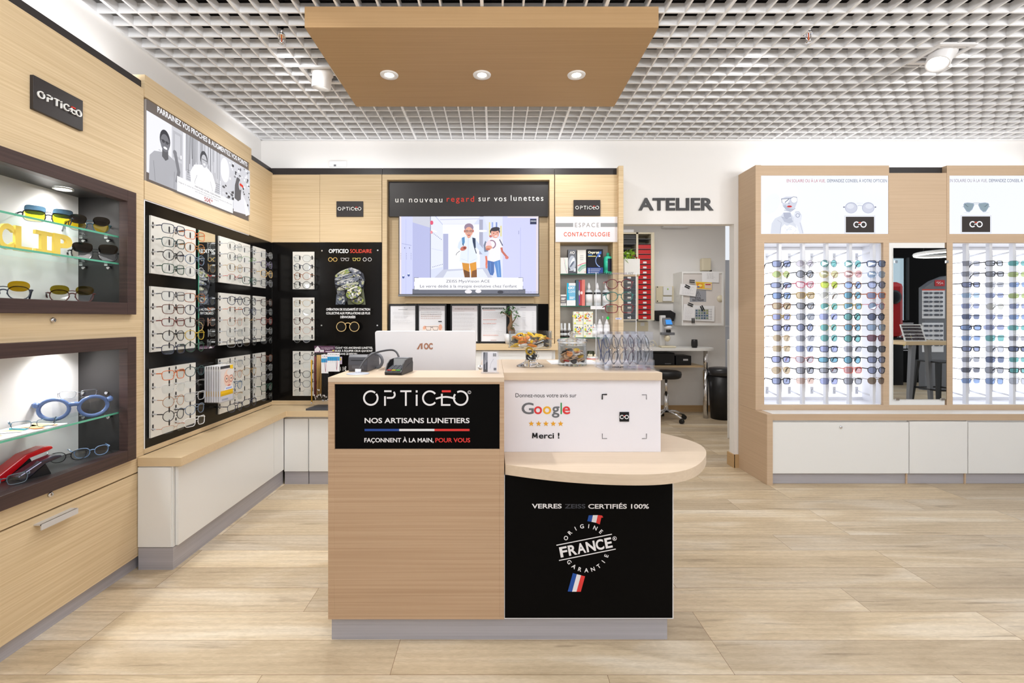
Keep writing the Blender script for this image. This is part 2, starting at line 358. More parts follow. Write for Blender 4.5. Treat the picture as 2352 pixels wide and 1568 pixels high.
m = MB().box(-2.2, DX0, YW, YW+.08, 0, 3.3).box(DX1, 7.0, YW, YW+.08, 0, 3.3).box(DX0, DX1, YW, YW+.08, DZ, 3.3)
struct('wall_back', m, WHITE, 'white back wall with the doorway under the workshop lettering', 'wall')
struct('wall_left', MB().box(-2.2, -2.06, -1.2, YW, 0, 3.3), WHITE, 'white left wall behind the display cabinets', 'wall')
struct('trim_1', MB().box(-2.055, -1.976, -1.2, YW, 2.44, 2.80), WHITE, 'white bulkhead along the top of the left wall', 'bulkhead')
# open-cell ceiling: bars 0.1 m apart, a wider bar every 0.6 m
m = MB(); zc, dh = 1.505+H, .046
x0, x1, y0, y1 = -1.97, 6.6, -1.2, 3.985
k = -19
while True:
    x = -.061+.1*k
    if x > x1: break
    if x > x0: t = .008 if k % 6 == 0 else .0045; m.box(x-t, x+t, y0, y1, zc+(.0 if k % 6 == 0 else .001), zc+dh)
    k += 1
for k in range(-38, 15):
    y = 2.629+.1*k
    if y0 < y < y1: t = .007 if k % 6 == 0 else .0045; m.box(x0, x1, y-t, y+t, zc+.0005, zc+dh)
m.box(x0-.006, x0+.012, y0, y1, zc-.002, zc+dh).box(x0, x1, y1-.012, y1+.01, zc-.002, zc+dh)
struct('ceiling', m, GRID, 'white open-cell grid ceiling over the shop', 'ceiling')
m = MB().box(-2.2, 7.0, -1.2, 7.2, 3.25, 3.3)
for x, r, z in ((-1.2, .03, 3.02), (.9, .02, 3.08), (1.5, .05, 3.0), (3.1, .025, 3.05), (3.6, .12, 3.08)): m.cyl((x, -1.2, z), (x, 3.9, z), r, n=10)
struct('trim_2', m, VOID, 'dark ceiling void with pipes above the grid', 'ceiling void')
# workshop behind the doorway
struct('wall_workshop_back', MB().box(.6, 3.126, 6.4, 6.5, 0, 2.7), WHITE, 'off-white rear wall of the workshop', 'wall')
struct('wall_workshop_left', MB().box(.5, .6, YW+.08, 6.5, 0, 2.7), WHITE, 'off-white left wall of the workshop', 'wall')
struct('wall_workshop_right', MB().box(3.7, 3.8, YW+.08, 7.2, 0, 2.7), WHITE, 'off-white right wall of the workshop', 'wall')
struct('ceiling_workshop', MB().box(.5, 3.8, YW+.08, 7.2, 2.7, 2.75), WHITE, 'white workshop ceiling', 'ceiling')
struct('baseboard_workshop', MB().box(.6, 3.126, 6.385, 6.4, 0, .085), EDGE, 'oak skirting along the workshop rear wall', 'skirting')
m = MB().box(DX1-.006, DX1+.05, YW-.014, YW+.0, 0, .11).box(DX1-.014, DX1, YW-.014, YW+.094, 0, .11)
struct('baseboard_doorway', m, EDGE, 'oak skirting block at the foot of the doorway', 'skirting')
d = MB().box(3.126, 3.7, 6.80, 6.85, 0, 2.1).build('door_1', mat('door_grey', (196,200,208), .5)); d['kind'] = 'structure'; tag(d, 'grey door beyond the right end of the workshop wall', 'door')
MB().cyl((3.28, 6.8, 1.15), (3.28, 6.74, 1.15), .012).cyl((3.28, 6.745, 1.15), (3.38, 6.745, 1.15), .011).box(3.26, 3.30, 6.79, 6.80, 1.05, 1.25).build('door_handle', ALU, d)
MB().box(3.27, 3.30, 6.79, 6.80, 1.42, 1.52).build('lock_plate', ALU, d)
# ---------------------------------------------------------------- left display cabinet with two lit niches
t = cab = thing('display_cabinet', 'tall oak display cabinet with two dark-framed lit niches, nearest on the left', 'cabinet', (-1.9, 1.7, 0))
Y0, Y1, N0, N1 = .85, 2.41, 1.05, 2.29
m = MB(); xa, xb = XL-.02, XL
m.box(xa, xb, Y0, Y1, 1.865, 2.43).box(xa, xb, N1+.02, Y1, .491, 1.865).box(xa, xb, Y0, N0, .491, 1.865).box(xa, xb, N0, N1+.02, 1.155, 1.295).box(xa, xb, N0, N1+.02, .491, .585)
m.box(-2.05, xa-.0002, Y1-.02, Y1, .07, 2.43)
m.build('front_panel', WOOD, t)
MB().box(-2.0, XL-.012, Y0, Y1-.002, 2.43, 2.472).build('top_trim', TRIM, t)
dr = MB().box(xa, xb, Y0, Y1-.001, .068, .484).build('drawer', WOOD, t, .0015)
fr = LEFTW(XL, 0, 0)
hy0, hy1, hz = X(77,1)*0+F*1.79/(U0-77), F*1.79/(U0-163), .0
zb = Z(1175, hy0)
hm = MB().box(XL, XL+.03, hy0, hy1, .455, .460).box(XL+.026, XL+.031, hy0, hy1, .437, .460); hm.build('drawer_handle', ALU, dr)
MB().box(-2.0, XL-.022, Y0, Y1-.003, 0, .067).build('plinth', PLINTH, t)
for nm, za, zt in (('upper', 1.279, 1.878), ('lower', .569, 1.17)):
    ia, ib = za+.052, zt-.032
    MB().box(-2.03, -2.018, N0, N1, ia, ib).build('niche_back', WHITE, t)
    MB().box(-2.018, xa, N1, N1+.012, ia-.012, ib+.012).box(-2.018, xa, N0-.012, N0, ia-.012, ib+.012).box(-2.018, xa, N0, N1, ia-.012, ia).box(-2.018, xa, N0, N1, ib, ib+.012).build('niche_lining', NICHE, t)
    f = MB(); q = .055; a0, a1 = N0-.02, 2.33
    f.box(XL-.019, XL+.024, a1-q, a1, za, zt).box(XL-.019, XL+.024, a0, a0+q, za, zt).box(XL-.019, XL+.024, a0+q, a1-q, za, za+q).box(XL-.019, XL+.024, a0+q, a1-q, zt-q, zt)
    f.build('niche_frame', DARK, t, .002)
    for yy in (1.62, 2.13):
        lm = MB().lathe([(.0, -.004), (.030, -.004)], (-1.945, yy, ib), 24).build('niche_light', LAMPE, t)
        MB().lathe([(.030, -.006), (.037, -.006), (.037, 0)], (-1.945, yy, ib-.0005), 24, cap=False).build('light_ring', WHITEPL, lm)
        lamp('niche_lamp', 'SPOT', (-1.945, yy, ib-.012), 9, aim=(-1.96, yy, 0), spot_size=2.5, spot_blend=1, shadow_soft_size=.03)
for px, py in ((120, 735), (114, 1135)):
    yy = F*1.79/(U0-px); zz = Z(py, yy); R = Matrix.Translation((XL, yy, zz)) @ Matrix.Rotation(PI/2, 4, 'Y')
    lk = MB().lathe([(.011, 0), (.011, .006), (.008, .009), (0, .009)], (0,0,0), 16, M=R).build('lock', CHROME, t)
    MB().box(XL+.0085, XL+.0098, yy-.001, yy+.001, zz-.005, zz+.005).build('keyhole', BLKPL, lk)
for za in (1.650, 1.520, .80):
    g = MB().box(-2.016, XL-.03, N0+.005, N1-.004, za, za+.008).build('glass_shelf', SHELFG, t)
    MB().box(XL-.03, XL-.0285, N0+.005, N1-.004, za, za+.008).build('green_edge', SHELFE, g)
    for xx in (-1.98, -1.86): MB().box(xx-.008, xx+.008, N1-.03, N1-.001, za-.008, za-.001).cyl((xx, N1-.02, za-.018), (xx, N1-.001, za-.012), .006, n=10).build('shelf_pin', CHROME, t)
for xx in (-1.99, -1.875): MB().cyl((xx, N1-.012, .90), (xx, N1-.001, .90), .007, n=12).build('shelf_pin', CHROME, t)
for py, pz in ((1.88, .905),): pass
# ---------------------------------------------------------------- small wall plaques with the word mark
def plaque(fr, w, h, label):
    o = thing('sign_plaque', label, 'sign', tuple(fr.at(w/2, h/2)), group='black word-mark plaques')
    MB().rect(fr, 0, 0, w, h, None, 0, .014).build('backing', TRIM, o, .001)
    m = MB(); logo(m, fr, w*.06, h*.5-w*.065, w*.88, w*.13, (245,244,242), (226,60,48), .0145, .006, 1.12); m.build('lettering', PRINT, o)
ya, yb = F*1.79/(U0-68), F*1.79/(U0-183); zt = Z(174, ya); zb = Z(260, ya)
plaque(LEFTW(XL+.0005, ya, (Z(260, ya)+Z(292, yb))/2), yb-ya, (Z(174, ya)+Z(229, yb))/2-(Z(260, ya)+Z(292, yb))/2, 'black word-mark plaque on the tall left cabinet above the upper niche')
plaque(FRONT(X(774,3.8), 3.7995, Z(498,3.8)), X(835,3.8)-X(774,3.8), Z(463,3.8)-Z(498,3.8), 'black word-mark plaque above the poster with the painted fists')
plaque(FRONT(X(1317,3.8), 3.7995, Z(496,3.8)), X(1378,3.8)-X(1317,3.8), Z(460,3.8)-Z(496,3.8), 'black word-mark plaque above the white contact lens sign')
# ---------------------------------------------------------------- left wall panelling with the eyeglass racks
t = thing('wall_panel_unit', 'oak and black wall panelling behind the racks on the left wall', 'wall panelling', (-1.8, 3.1, 0))
YB = 3.80
m = MB().box(-2.0, XL+.004, 2.412, 3.444, 1.869, 1.965).box(-2.0, XL+.004, 2.412, 3.444, 2.392, 2.505).box(-2.0, XL+.004, 3.40+.046, 3.47, 1.869, 2.505).box(-2.0, XL-.03, 2.412, 3.444, 1.965, 2.392)
m.box(-2.0, XL, 3.47, YB+.02, 1.869, 2.43)
m.build('oak_panel', WOOD, t); MB().box(-2.0, XL, 2.412, YB, .566, .592).build('lower_rail', WOOD, t)
MB().box(-2.0, XL-.002, 2.412, YB, .592, 1.866).build('black_panel', BLACK, t)
MB().box(XL-.0021, XL+.0005, 2.412, 2.418, .592, 1.866).box(XL-.0021, XL+.0008, 2.412, 3.44, 1.863, 1.869).build('white_edging', WHITEPL, t)
MB().box(-2.0, XL-.012, 3.472, YB+.02, 2.43, 2.472).build('top_trim', TRIM, t)
# lit picture sign on that panelling
t = thing('lightbox_sign', 'lit sign with three black-and-white people above the left racks', 'sign', (-1.78, 2.93, 1.96))
ly0, ly1, lz0, lz1 = 2.428, 3.436, 1.968, 2.388
MB().box(XL-.028, XL-.001, ly0, ly1, lz0, lz1).build('housing', ALU, t)
m = MB(); fr = LEFTW(XL, ly0, lz0); A = Art(m, fr, c=.0006); W_, H_ = ly1-ly0, lz1-lz0
G = lambda v: (v, v, min(255, v+6))
A.rect(0, 0, W_, H_, (108,98,92)); A.rect(0, .045, W_, .362, G(238))
A.rect(.19, .045, .285, .362, G(205)); A.rect(.20, .19, .275, .34, G(186)); A.rect(.20, .05, .275, .175, G(190)); A.rect(.215, .205, .26, .325, G(204)); A.rect(.262, .2, .272, .22, G(250))
def bust(x, y, k, skin, hair, shirt, arm=True):
    A.poly([(x-.125*k, y-.235*k), (x-.12*k, y-.10*k), (x-.085*k, y-.065*k), (x-.025*k, y-.05*k), (x+.03*k, y-.05*k), (x+.09*k, y-.07*k), (x+.118*k, y-.12*k), (x+.12*k, y-.235*k)], shirt)
    A.line([(x-.09*k, y-.12*k), (x-.078*k, y-.23*k)], .003, tuple(max(0, c-40) for c in shirt)); A.line([(x+.08*k, y-.13*k), (x+.075*k, y-.23*k)], .003, tuple(max(0, c-40) for c in shirt))
    A.poly([(x-.024*k, y-.075*k), (x-.022*k, y-.02*k), (x+.026*k, y-.02*k), (x+.028*k, y-.075*k), (x+.004*k, y-.092*k)], tuple(int(c*.8) for c in skin))
    A.ell(x, y+.025*k, .043*k, .058*k, hair); A.ell(x, y+.008*k, .037*k, .05*k, skin)
    A.ell(x-.014*k, y+.014*k, .012*k, .009*k, G(70)); A.ell(x+.016*k, y+.014*k, .012*k, .009*k, G(70)); A.line([(x-.038*k, y+.018*k), (x+.038*k, y+.018*k)], .003*k, G(50))
    A.ell(x+.002*k, y-.02*k, .016*k, .007*k, G(250)); A.line([(x+.002*k, y+.008*k), (x+.006*k, y-.004*k)], .003*k, tuple(int(c*.75) for c in skin))
bust(.135, .235, .95, G(120), G(58), G(176)); A.line([(.23, .055), (.245, .12), (.215, .215)], .026, G(128)); A.ell(.213, .218, .016, .014, G(130)); A.line([(.085,.19),(.10,.19)],.002,G(90))
A.rect(.306, .045, .643, .362, G(196))
for i in range(30): A.line([(.31+.0115*i, .362), (.31+.0115*i+rnd.uniform(-.006, .006), rnd.uniform(.12, .30))], rnd.uniform(.002, .006), G(rnd.choice((96, 140, 226, 240, 120))))
for i in range(9): A.line([(.308, .05+.013*i), (.40, .052+.013*i)], .002, G(120)); A.line([(.52, .05+.013*i), (.64, .052+.013*i)], .002, G(110))
A.poly([(.345,.075),(.335,.15),(.375,.205),(.44,.225),(.50,.225),(.555,.20),(.59,.14),(.575,.085),(.55,.045),(.39,.045)], G(252))
A.line([(.40,.15),(.375,.10),(.40,.07)], .003, G(150)); A.line([(.53,.15),(.555,.10),(.53,.07)], .003, G(150)); A.rect(.40,.045,.52,.062, G(60))
A.ell(.466, .268, .036, .048, G(70)); A.ell(.468, .255, .028, .040, G(196)); A.ell(.47, .236, .012, .006, G(250)); A.line([(.445,.262),(.495,.262)], .004, G(80))
A.rect(.643, .045, W_, .362, G(212)); A.ell(.69, .27, .05, .08, G(250))
for i in range(60): A.ell(rnd.uniform(.74, W_-.012), rnd.uniform(.06, .35), rnd.uniform(.004, .013), rnd.uniform(.004, .011), G(rnd.choice((60, 90, 140, 236, 250))))
for i in range(26): A.ell(rnd.uniform(.655, .78), rnd.uniform(.06, .17), rnd.uniform(.006, .018), rnd.uniform(.004, .010), G(rnd.choice((70, 100, 150, 225))))
A.poly([(.775,.02),(.78,.12),(.80,.17),(.87,.18),(.92,.13),(.94,.03)], G(232)); A.poly([(.90,.15),(.935,.12),(.985,.04),(.93,.02)], G(240))
A.poly([(.785,.11),(.79,.20),(.815,.262),(.85,.262),(.872,.21),(.865,.12),(.83,.10)], G(96)); A.ell(.855, .215, .018, .032, G(200)); A.ell(.865, .222, .016, .010, (224,52,40)); A.ell(.885, .218, .012, .010, (224,52,40))
A.text('PARRAINEZ VOS PROCHES & AUGMENTEZ VOS POINTS', .05, .375, W_-.06, .030, (250,250,255), .020)
A.rect(.203, .002, .764, .086, G(252))
A.text('PARTAGEZ VOTRE CODE PARRAIN', .36, .068, .62, .009, (70,66,66), .01)
A.text('Gagnez la moitié du montant des achats de vos filleuls en recevant et offrez leur', .215, .053, .755, .0085, (110,104,104)); A.text('une remise pouvant aller jusqu\'à', .36, .040, .60, .0085, (110,104,104)); A.text('50€*', .45, .008, .535, .026, (176,52,40), .012)
m.build('picture', SCREEN, t)
# ---------------------------------------------------------------- low bench along the left and back
out = [(-1.786,2.362),(-1.567,2.362),(-1.567,3.55),(-.91,3.55),(-.91,3.79),(-1.786,3.79)]
b = MB().prism([(x,y,.520) for x,y in out], (0,0,.044)).build('bench_top', [WOOD_T], bevel=.001)
tag(b, 'L-shaped oak bench top running below the black rack panels', 'worktop')
def cab_unit(name, label, boxes, loc, group=None):
    t = thing(name, label, 'cabinet', loc, group=group)
    for nm, bx, mt, bv in boxes:
        m = MB()
        for b_ in bx: m.box(*b_)
        m.build(nm, mt, t, bv)
    return t
cab_unit('base_cabinet', 'long white low cabinet under the left bench top', [
    ('body', [(-1.786,-1.615,2.372,3.60,.112,.519)], WHITE2, 0),
    ('door', [(-1.613,-1.597,2.385,3.42,.115,.512)], WHITE2, .002), ('filler_panel', [(-1.613,-1.597,3.423,3.578,.115,.512)], WHITE2, .001),
    ('end_panel', [(-1.786,-1.620,2.364,2.374,.115,.514)], WHITE2, .001),
    ('plinth', [(-1.786,-1.612,2.368,3.60,0,.111)], PLINTH, 0)], (-1.7,2.9,0))
cab_unit('base_cabinet', 'white low cabinet under the back bench top beside the counter', [
    ('body', [(-1.595,-.915,3.60,3.79,.10,.519)], WHITE2, 0),
    ('door', [(-1.595,X(707,3.58),3.582,3.599,.10,.500)], WHITE2, .001), ('door', [(X(709.5,3.58),-.916,3.582,3.599,.10,.500)], WHITE2, .001),
    ('plinth', [(-1.595,X(707,3.58),3.592,3.61,0,.097),(X(709,3.58),-.915,3.592,3.61,0,.097)], PLINTH, 0)], (-1.25,3.7,0))
# ---------------------------------------------------------------- back wall panelling and poster
t = thing('wall_panel_unit', 'oak and black wall panelling on the back wall, left of the screen', 'wall panelling', (-1.35, 3.85, 0))
xm = X(735,YB); xr = X(877,YB)
MB().box(XL, xm-.0015, YB, 3.99, 1.872, 2.416).build('oak_panel', WOOD, t); MB().box(xm+.0015, xr-.001, YB-.004, 3.99, 1.872, 2.416).build('oak_panel', WOOD, t); MB().box(XL, xr, YB-.005, 3.99, .565, .60).build('lower_rail', WOOD, t)
MB().box(XL, xm-.001, YB, 3.99, .60, 1.870).build('black_panel', BLACK, t); MB().box(xm, xr, YB+.006, 3.99, .60, 1.870).build('black_panel', BLACK, t)
MB().box(-1.80, xr, YB+.012, 3.99, 2.416, 2.472).build('top_trim', TRIM, t)
t = thing('poster_panel', 'black glossy poster panel with painted fists beside the screen', 'poster', ((xm+xr)/2, YB, 1.2))
MB().box(xm+.001, xr-.001, YB-.004, YB+.004, .70, 1.868).build('panel', BLACK, t)
m = MB(); A = Art(m, PX(YB-.004), 620, 360, 3.92)
A.text('OPTICEO', 530, 865, 708, 34, (250,250,250), .02); A.text('SOLIDAIRE', 722, 865, 916, 34, (232,78,62), .006)
def specs(x, y, w, col, sq=0):
    for sx in (-1, 1):
        if sq: A.line([(x+sx*w*.44,y-10),(x+sx*w*.08,y-10),(x+sx*w*.12,y+13),(x+sx*w*.36,y+13)], 5, col, True)
        else: A.ring(x+sx*w*.26, y, w*.2, 5, col)
    A.line([(x-w*.08,y-4),(x+w*.08,y-4)], 5, col)
specs(566,924,84,(214,178,104)); specs(675,922,84,(200,196,196),1); specs(780,922,80,(222,206,120),1)
A.ring(854,924,15,4,(220,220,220)); A.ring(899,924,15,4,(220,220,220))
cols = [(150,150,158),(176,178,170),(108,112,124),(160,164,120),(124,134,76),(96,100,112),(190,188,176),(70,74,84)]
FIST = [(586,1065),(640,1024),(710,1000),(798,1014),(842,1052),(856,1110),(844,1200),(862,1330),(704,1330),(690,1290),(676,1330),(592,1330),(604,1230),(583,1130)]
def inside(x, y, P):
    r = False
    for (xa, ya), (xb, yb) in zip(P, P[1:]+P[:1]):
        if (ya > y) != (yb > y) and x < (xb-xa)*(y-ya)/(yb-ya)+xa: r = not r
    return r
A.poly(FIST, (70,72,80))
A.poly([(592,1330),(600,1240),(640,1190),(684,1240),(690,1290),(676,1330)], (92,98,110)); A.poly([(704,1330),(700,1250),(760,1180),(842,1190),(862,1330)], (108,112,92))
PALG = [(206,204,190),(212,200,96),(122,150,72),(92,98,112),(128,132,144),(190,186,170),(160,172,92),(72,76,88),(232,230,224),(150,152,156)]
PALB = [(120,126,140),(92,98,114),(176,178,184),(64,68,80),(206,206,206),(150,152,160),(86,96,116),(170,172,140)]
def roll(x, y, rx, ry, rot, base, pal, n):
    A.ell(x, y, rx, ry, (26,26,30), rot); A.ell(x-1, y-2, rx*.965, ry*.90, base, rot); cr, sr = math.cos(rot), math.sin(rot)
    for _ in range(n):
        a, q = rnd.uniform(0, 2*PI), math.sqrt(rnd.random())*.80; u_, v_ = rx*q*math.cos(a), ry*q*math.sin(a)
        A.ell(x+u_*cr-v_*sr, y-2+u_*sr+v_*cr, rnd.uniform(4, .14*rx+5), rnd.uniform(2, .22*ry+2), rnd.choice(pal), rot+rnd.uniform(-.35, .35))
    A.ell(x-rx*.05+sr*ry*.5, y-ry*.62, rx*.55, ry*.10, (226,226,214), rot)
roll(640,1285,42,50,.15,(104,110,122),PALB,26); roll(645,1215,40,44,.3,(130,132,136),PALB,20); roll(790,1290,62,44,.1,(124,132,84),PALG,34); roll(815,1130,40,60,-.1,(84,88,100),PALB,26)
roll(672,1046,88,25,-.42,(168,172,120),PALG,34); roll(772,1032,64,24,.38,(116,120,132),PALB,26); roll(690,1084,104,25,-.26,(140,144,150),PALB,34); roll(800,1082,48,20,.42,(92,96,108),PALB,14)
roll(706,1126,116,27,-.24,(112,118,130),PALB,38); roll(716,1170,106,26,-.30,(160,164,140),PALG,34); roll(770,1225,78,56,-.5,(136,150,84),PALG,60)
A.line([(600,1150),(690,1190),(700,1260),(694,1330)],6,(24,24,28)); A.line([(604,1185),(640,1165)],4,(30,30,34))
for i, s_ in enumerate(('OPÉRATION DE SOLIDARITÉ ET D\'ACTION', 'COLLECTIVE AUX POPULATIONS LES PLUS')): A.text(s_, 526, 1384+34*i, 916, 20, (245,245,245), .02)
A.text('DÉFAVORISÉES', 652, 1452, 786, 20, (245,245,245), .02)
for sx in (660, 776): A.ell(sx, 1528, 44, 44, (14,12,10)); A.ring(sx, 1528, 42, 6, (204,176,124))
A.ring(718, 1512, 26, 7, (204,176,124), PI, 2*PI, 18)
for i, s_ in enumerate(('EN RECYCLANT VOS ANCIENNES LUNETTES,', 'CONTRIBUEZ À ÉQUIPER CEUX QUI SONT')): A.text(s_, 526, 1724+27*i, 940, 17, (245,245,245), .02)
A.text('DANS LE BESOIN.', 640, 1778, 806, 17, (245,245,245), .02); A.text('i 1€', 652, 1918, 706, 34, (245,245,245), .02)
m.build('printing', PRINTG, t)
m = MB()
for px, py in ((740,576),(868,575),(739,747),(867,747)): m.cyl((X(px,YB-.004), YB-.004, Z(py,YB)), (X(px,YB-.004), YB-.010, Z(py,YB)), .006, n=12)
m.build('screw_caps', CHROME, t)
# ---------------------------------------------------------------- media wall unit with the screen
t = thing('media_unit', 'oak media wall unit framing the screen and the black slogan board', 'wall unit', (-.2, 3.85, 0))
x0, x1, a0, a1 = X(878,YB), X(1273,YB), X(889,YB), X(1262,YB)
m = MB().box(x0, a0, YB-.003, 3.99, 1.06, 2.416).box(a1, x1, YB-.003, 3.99, 1.06, 2.416).box(a0, a1, YB-.003, 3.99, Z(413,YB), 2.416)
m.build('oak_frame', WOOD, t)
zl = 1.059
MB().box(a0, a1, 3.88, 3.99, Z(697,YB), Z(413,YB)).box(X(930,3.8), X(1226,3.8), 3.79, 3.88, Z(697,3.8), Z(590,3.8)).build('back_panel', WOOD, t)
MB().box(a0, a1, 3.875, 3.99, zl, Z(697,YB)).build('black_backboard', BLACKM, t)
MB().box(x0, x1+.001, YB+.012, 3.99, 2.416, 2.472).build('top_trim', TRIM, t)
MB().box(x0, X(1284,3.7), 3.69, YB-.004, 1.012, zl).build('ledge', WOOD_T, t, .001)
MB().box(x0, x1, 3.74, 3.99, .10, 1.011).build('lower_body', WHITE2, t)
for ua, ub in ((880,1136),(1138,1268)): MB().box(X(ua,3.72), X(ub,3.72), 3.722, 3.739, .74, 1.004).build('drawer', WHITE2, t, .001)
for ua, ub in ((880,1136),(1138,1268)): MB().box(X(ua,3.72), X(ub,3.72), 3.722, 3.739, .10, .735).build('door', WHITE2, t, .001)
MB().box(x0, x1, 3.75, 3.9, 0, .10).build('plinth', PLINTH, t)
t = thing('slogan_board', 'black slogan board with red and white lettering above the screen', 'sign', (-.2, 3.84, 1.98))
MB().box(X(893,3.84), X(1259,3.84), 3.84, 3.878, Z(497,3.84), Z(417,3.84)).build('board', ANTH, t)
m = MB(); A = Art(m, PX(3.84))
for s_, u0, u1, v, c in (('un nouveau',908,1016,464.5,(244,243,240)), ('regard',1026,1089,463,(226,60,48)), ('sur vos',1099,1163,462,(244,243,240)), ('lunettes',1173,1248,461,(244,243,240))): A.text(s_, u0, v, u1, 13.0, c, .004, sp=1.28)
m.build('lettering', PRINT, t)
t = thing('television', 'wall-mounted television showing two running children in a school corridor', 'television', (-.2, 3.74, 1.4))
yt = 3.72; tx0, tx1, tz0, tz1 = X(915.5,yt), X(1238.5,yt), Z(677,yt), Z(496.5,yt)
MB().box(tx0, tx1, yt, yt+.045, tz0, tz1).box(X(960,yt), X(1200,yt), yt+.045, 3.80, Z(660,yt), Z(560,yt)).build('housing', BLKPL, t, .002)
MB().box(tx0-.002, tx1+.002, yt-.006, yt+.03, tz0-.012, tz0+.003).build('lower_bezel', GREYPL, t, .001)
m = MB(); A = Art(m, PX(yt), 880, 380, 4.9, c=.0008)
A.rect(184,574,1746,1446,(214,220,250))
A.rect(184,574,332,1446,(206,210,246)); A.rect(332,574,532,1446,(184,188,228)); A.poly([(332,574),(532,574),(532,700),(332,640)],(206,208,222)); A.rect(184,574,205,1446,(232,222,226))
for x in (258,): A.line([(x,600),(x,1446)],3,(180,186,232))
A.line([(210,878),(320,900)],4,(150,154,196))
for x in (244,298): A.line([(x,920),(x,935)],6,(40,44,80))
for x in (200,262,316):
    for y in (990,1010,1030,1050): A.ell(x,y,3,4,(120,124,160))
for x in (228,288): A.ell(x,1255-(x>250)*22,13,16,(70,90,150)); A.ell(x,1240-(x>250)*22,8,10,(230,236,250))
A.line([(534,574),(534,1446)],7,(126,130,158)); A.poly([(538,574),(590,574),(672,668),(672,1140),(538,1170)],(228,232,248)); A.poly([(600,574),(1090,574),(1020,664),(676,664)],(232,234,248)); A.line([(590,574),(672,668)],4,(170,176,206)); A.line([(640,610),(1090,600)],8,(196,200,226)); A.line([(676,664),(1080,664)],6,(206,208,230))
for i in range(7): A.ell(560+16*i, 760+12*i, 4, 6, (130,134,168)); A.ell(560+18*i, 1142-5*i, 4, 5, (120,124,160))
A.line([(545,935),(668,962)],3,(190,196,226))
A.ell(548,645,18,24,(226,90,120)); A.ell(545,752,14,18,(238,150,160)); A.ell(575,738,34,8,(252,252,255),.3)
A.rect(672,664,1090,1180,(240,242,254)); A.rect(676,770,734,1172,(176,180,214)); A.rect(760,700,1000,1150,(250,250,255)); A.rect(1082,610,1124,1000,(170,172,196)); A.ell(1110,738,62,12,(255,255,255))
A.poly([(1130,574),(1345,574),(1345,1446),(1300,1446),(1180,1100),(1180,720)],(222,226,250))
for x,c in ((1190,(226,216,150)),(1222,(150,170,226)),(1268,(120,140,200)),(1318,(226,214,150))): A.rect(x,640 if x<1300 else 680,x+16,800,c)
A.poly([(672,1172),(1180,1150),(1300,1446),(538,1446),(540,1300)],(196,200,220)); A.poly([(720,1190),(1120,1165),(1180,1260),(660,1290)],(226,230,242))
A.rect(1345,574,1746,1446,(206,208,246)); A.line([(1545,700),(1545,1380)],5,(182,186,230)); A.rect(1522,735,1528,775,(150,154,190)); A.rect(1720,574,1746,1446,(226,216,226)); A.rect(1400,576,1746,590,(236,226,226))
A.poly([(332,1390),(1600,1390),(1600,1446),(332,1446)],(110,112,124)); A.ell(960,1420,40,22,(236,232,236)); A.ell(1072,1415,34,20,(236,232,236)); A.ell(1320,1425,34,18,(60,60,70)); A.rect(332,1440,1746,1447,(90,92,100))
SK=(226,160,136); SK2=(198,110,92)
A.poly([(888,1090),(968,1090),(976,1260),(918,1260),(900,1170)],(212,142,40)); A.poly([(970,1090),(1048,1075),(1056,1258),(990,1260),(986,1180)],(222,150,40)); A.poly([(905,1170),(975,1200),(978,1260),(920,1260)],(110,64,18)); A.poly([(1000,1190),(1054,1170),(1056,1258),(992,1262)],(130,76,24))
A.poly([(892,812),(935,790),(1000,790),(1045,822),(1060,900),(1050,985),(1064,1040),(1058,1082),(975,1104),(900,1096),(858,1080),(870,1000),(880,930)],(226,234,250))
A.poly([(892,812),(850,870),(838,925),(870,955),(900,930),(905,850)],(214,226,248)); A.poly([(1040,830),(1090,895),(1165,985),(1150,1025),(1110,990),(1050,920)],(206,218,246)); A.line([(960,820),(956,1090)],3,(176,190,222)); A.line([(880,1050),(960,1080)],3,(190,202,232)); A.line([(1050,1050),(980,1085)],3,(190,202,232))
A.poly([(886,815),(918,805),(920,865),(905,900),(892,890)],(86,140,190)); A.poly([(1004,812),(1040,822),(1044,930),(1024,930),(1008,860)],(40,58,88)); A.line([(1030,930),(1050,992)],9,(30,34,54)); A.line([(895,880),(905,905)],8,(44,60,92))
A.ell(905,935,38,24,SK2,-.4); A.ell(918,930,16,10,(120,50,44)); A.line([(865,962),(830,990),(820,1012)],5,(40,40,48))
A.poly([(945,785),(990,785),(985,810),(962,822),(946,808)],SK); A.ell(966,735,48,62,SK); A.ell(966,700,52,46,(150,128,150)); A.ell(966,748,44,54,(232,170,148)); A.ell(918,742,8,16,SK2); A.ell(1014,740,8,16,SK2)
A.line([(922,740),(1010,740)],4,(90,80,90)); A.ring(944,744,15,4,(110,100,106)); A.ring(988,744,15,4,(110,100,106)); A.ell(944,742,7,5,(90,60,60)); A.ell(988,742,7,5,(90,60,60)); A.ell(966,764,7,6,(206,130,110)); A.ell(966,782,17,10,(150,40,44)); A.rect(954,775,978,780,(250,240,238))
A.poly([(1175,1070),(1250,1085),(1250,1200),(1235,1238),(1205,1232),(1178,1170)],(74,112,178)); A.poly([(1245,1080),(1316,1060),(1326,1170),(1330,1258),(1282,1258),(1268,1170)],(90,140,206)); A.line([(1290,1080),(1306,1250)],6,(140,184,232)); A.line([(1205,1090),(1212,1210)],5,(110,150,210))
A.poly([(1190,830),(1262,815),(1330,838),(1346,900),(1318,960),(1318,1062),(1245,1086),(1170,1068),(1196,985),(1175,930)],(244,238,246)); A.poly([(1150,850),(1130,900),(1140,975),(1180,970),(1200,900)],(120,128,150)); A.poly([(1200,835),(1160,870),(1150,915),(1180,935),(1225,900)],(238,214,224)); A.ring(1220,890,44,13,(150,118,140),-1.9,1.3); A.line([(1310,835),(1345,905)],12,(96,100,128))
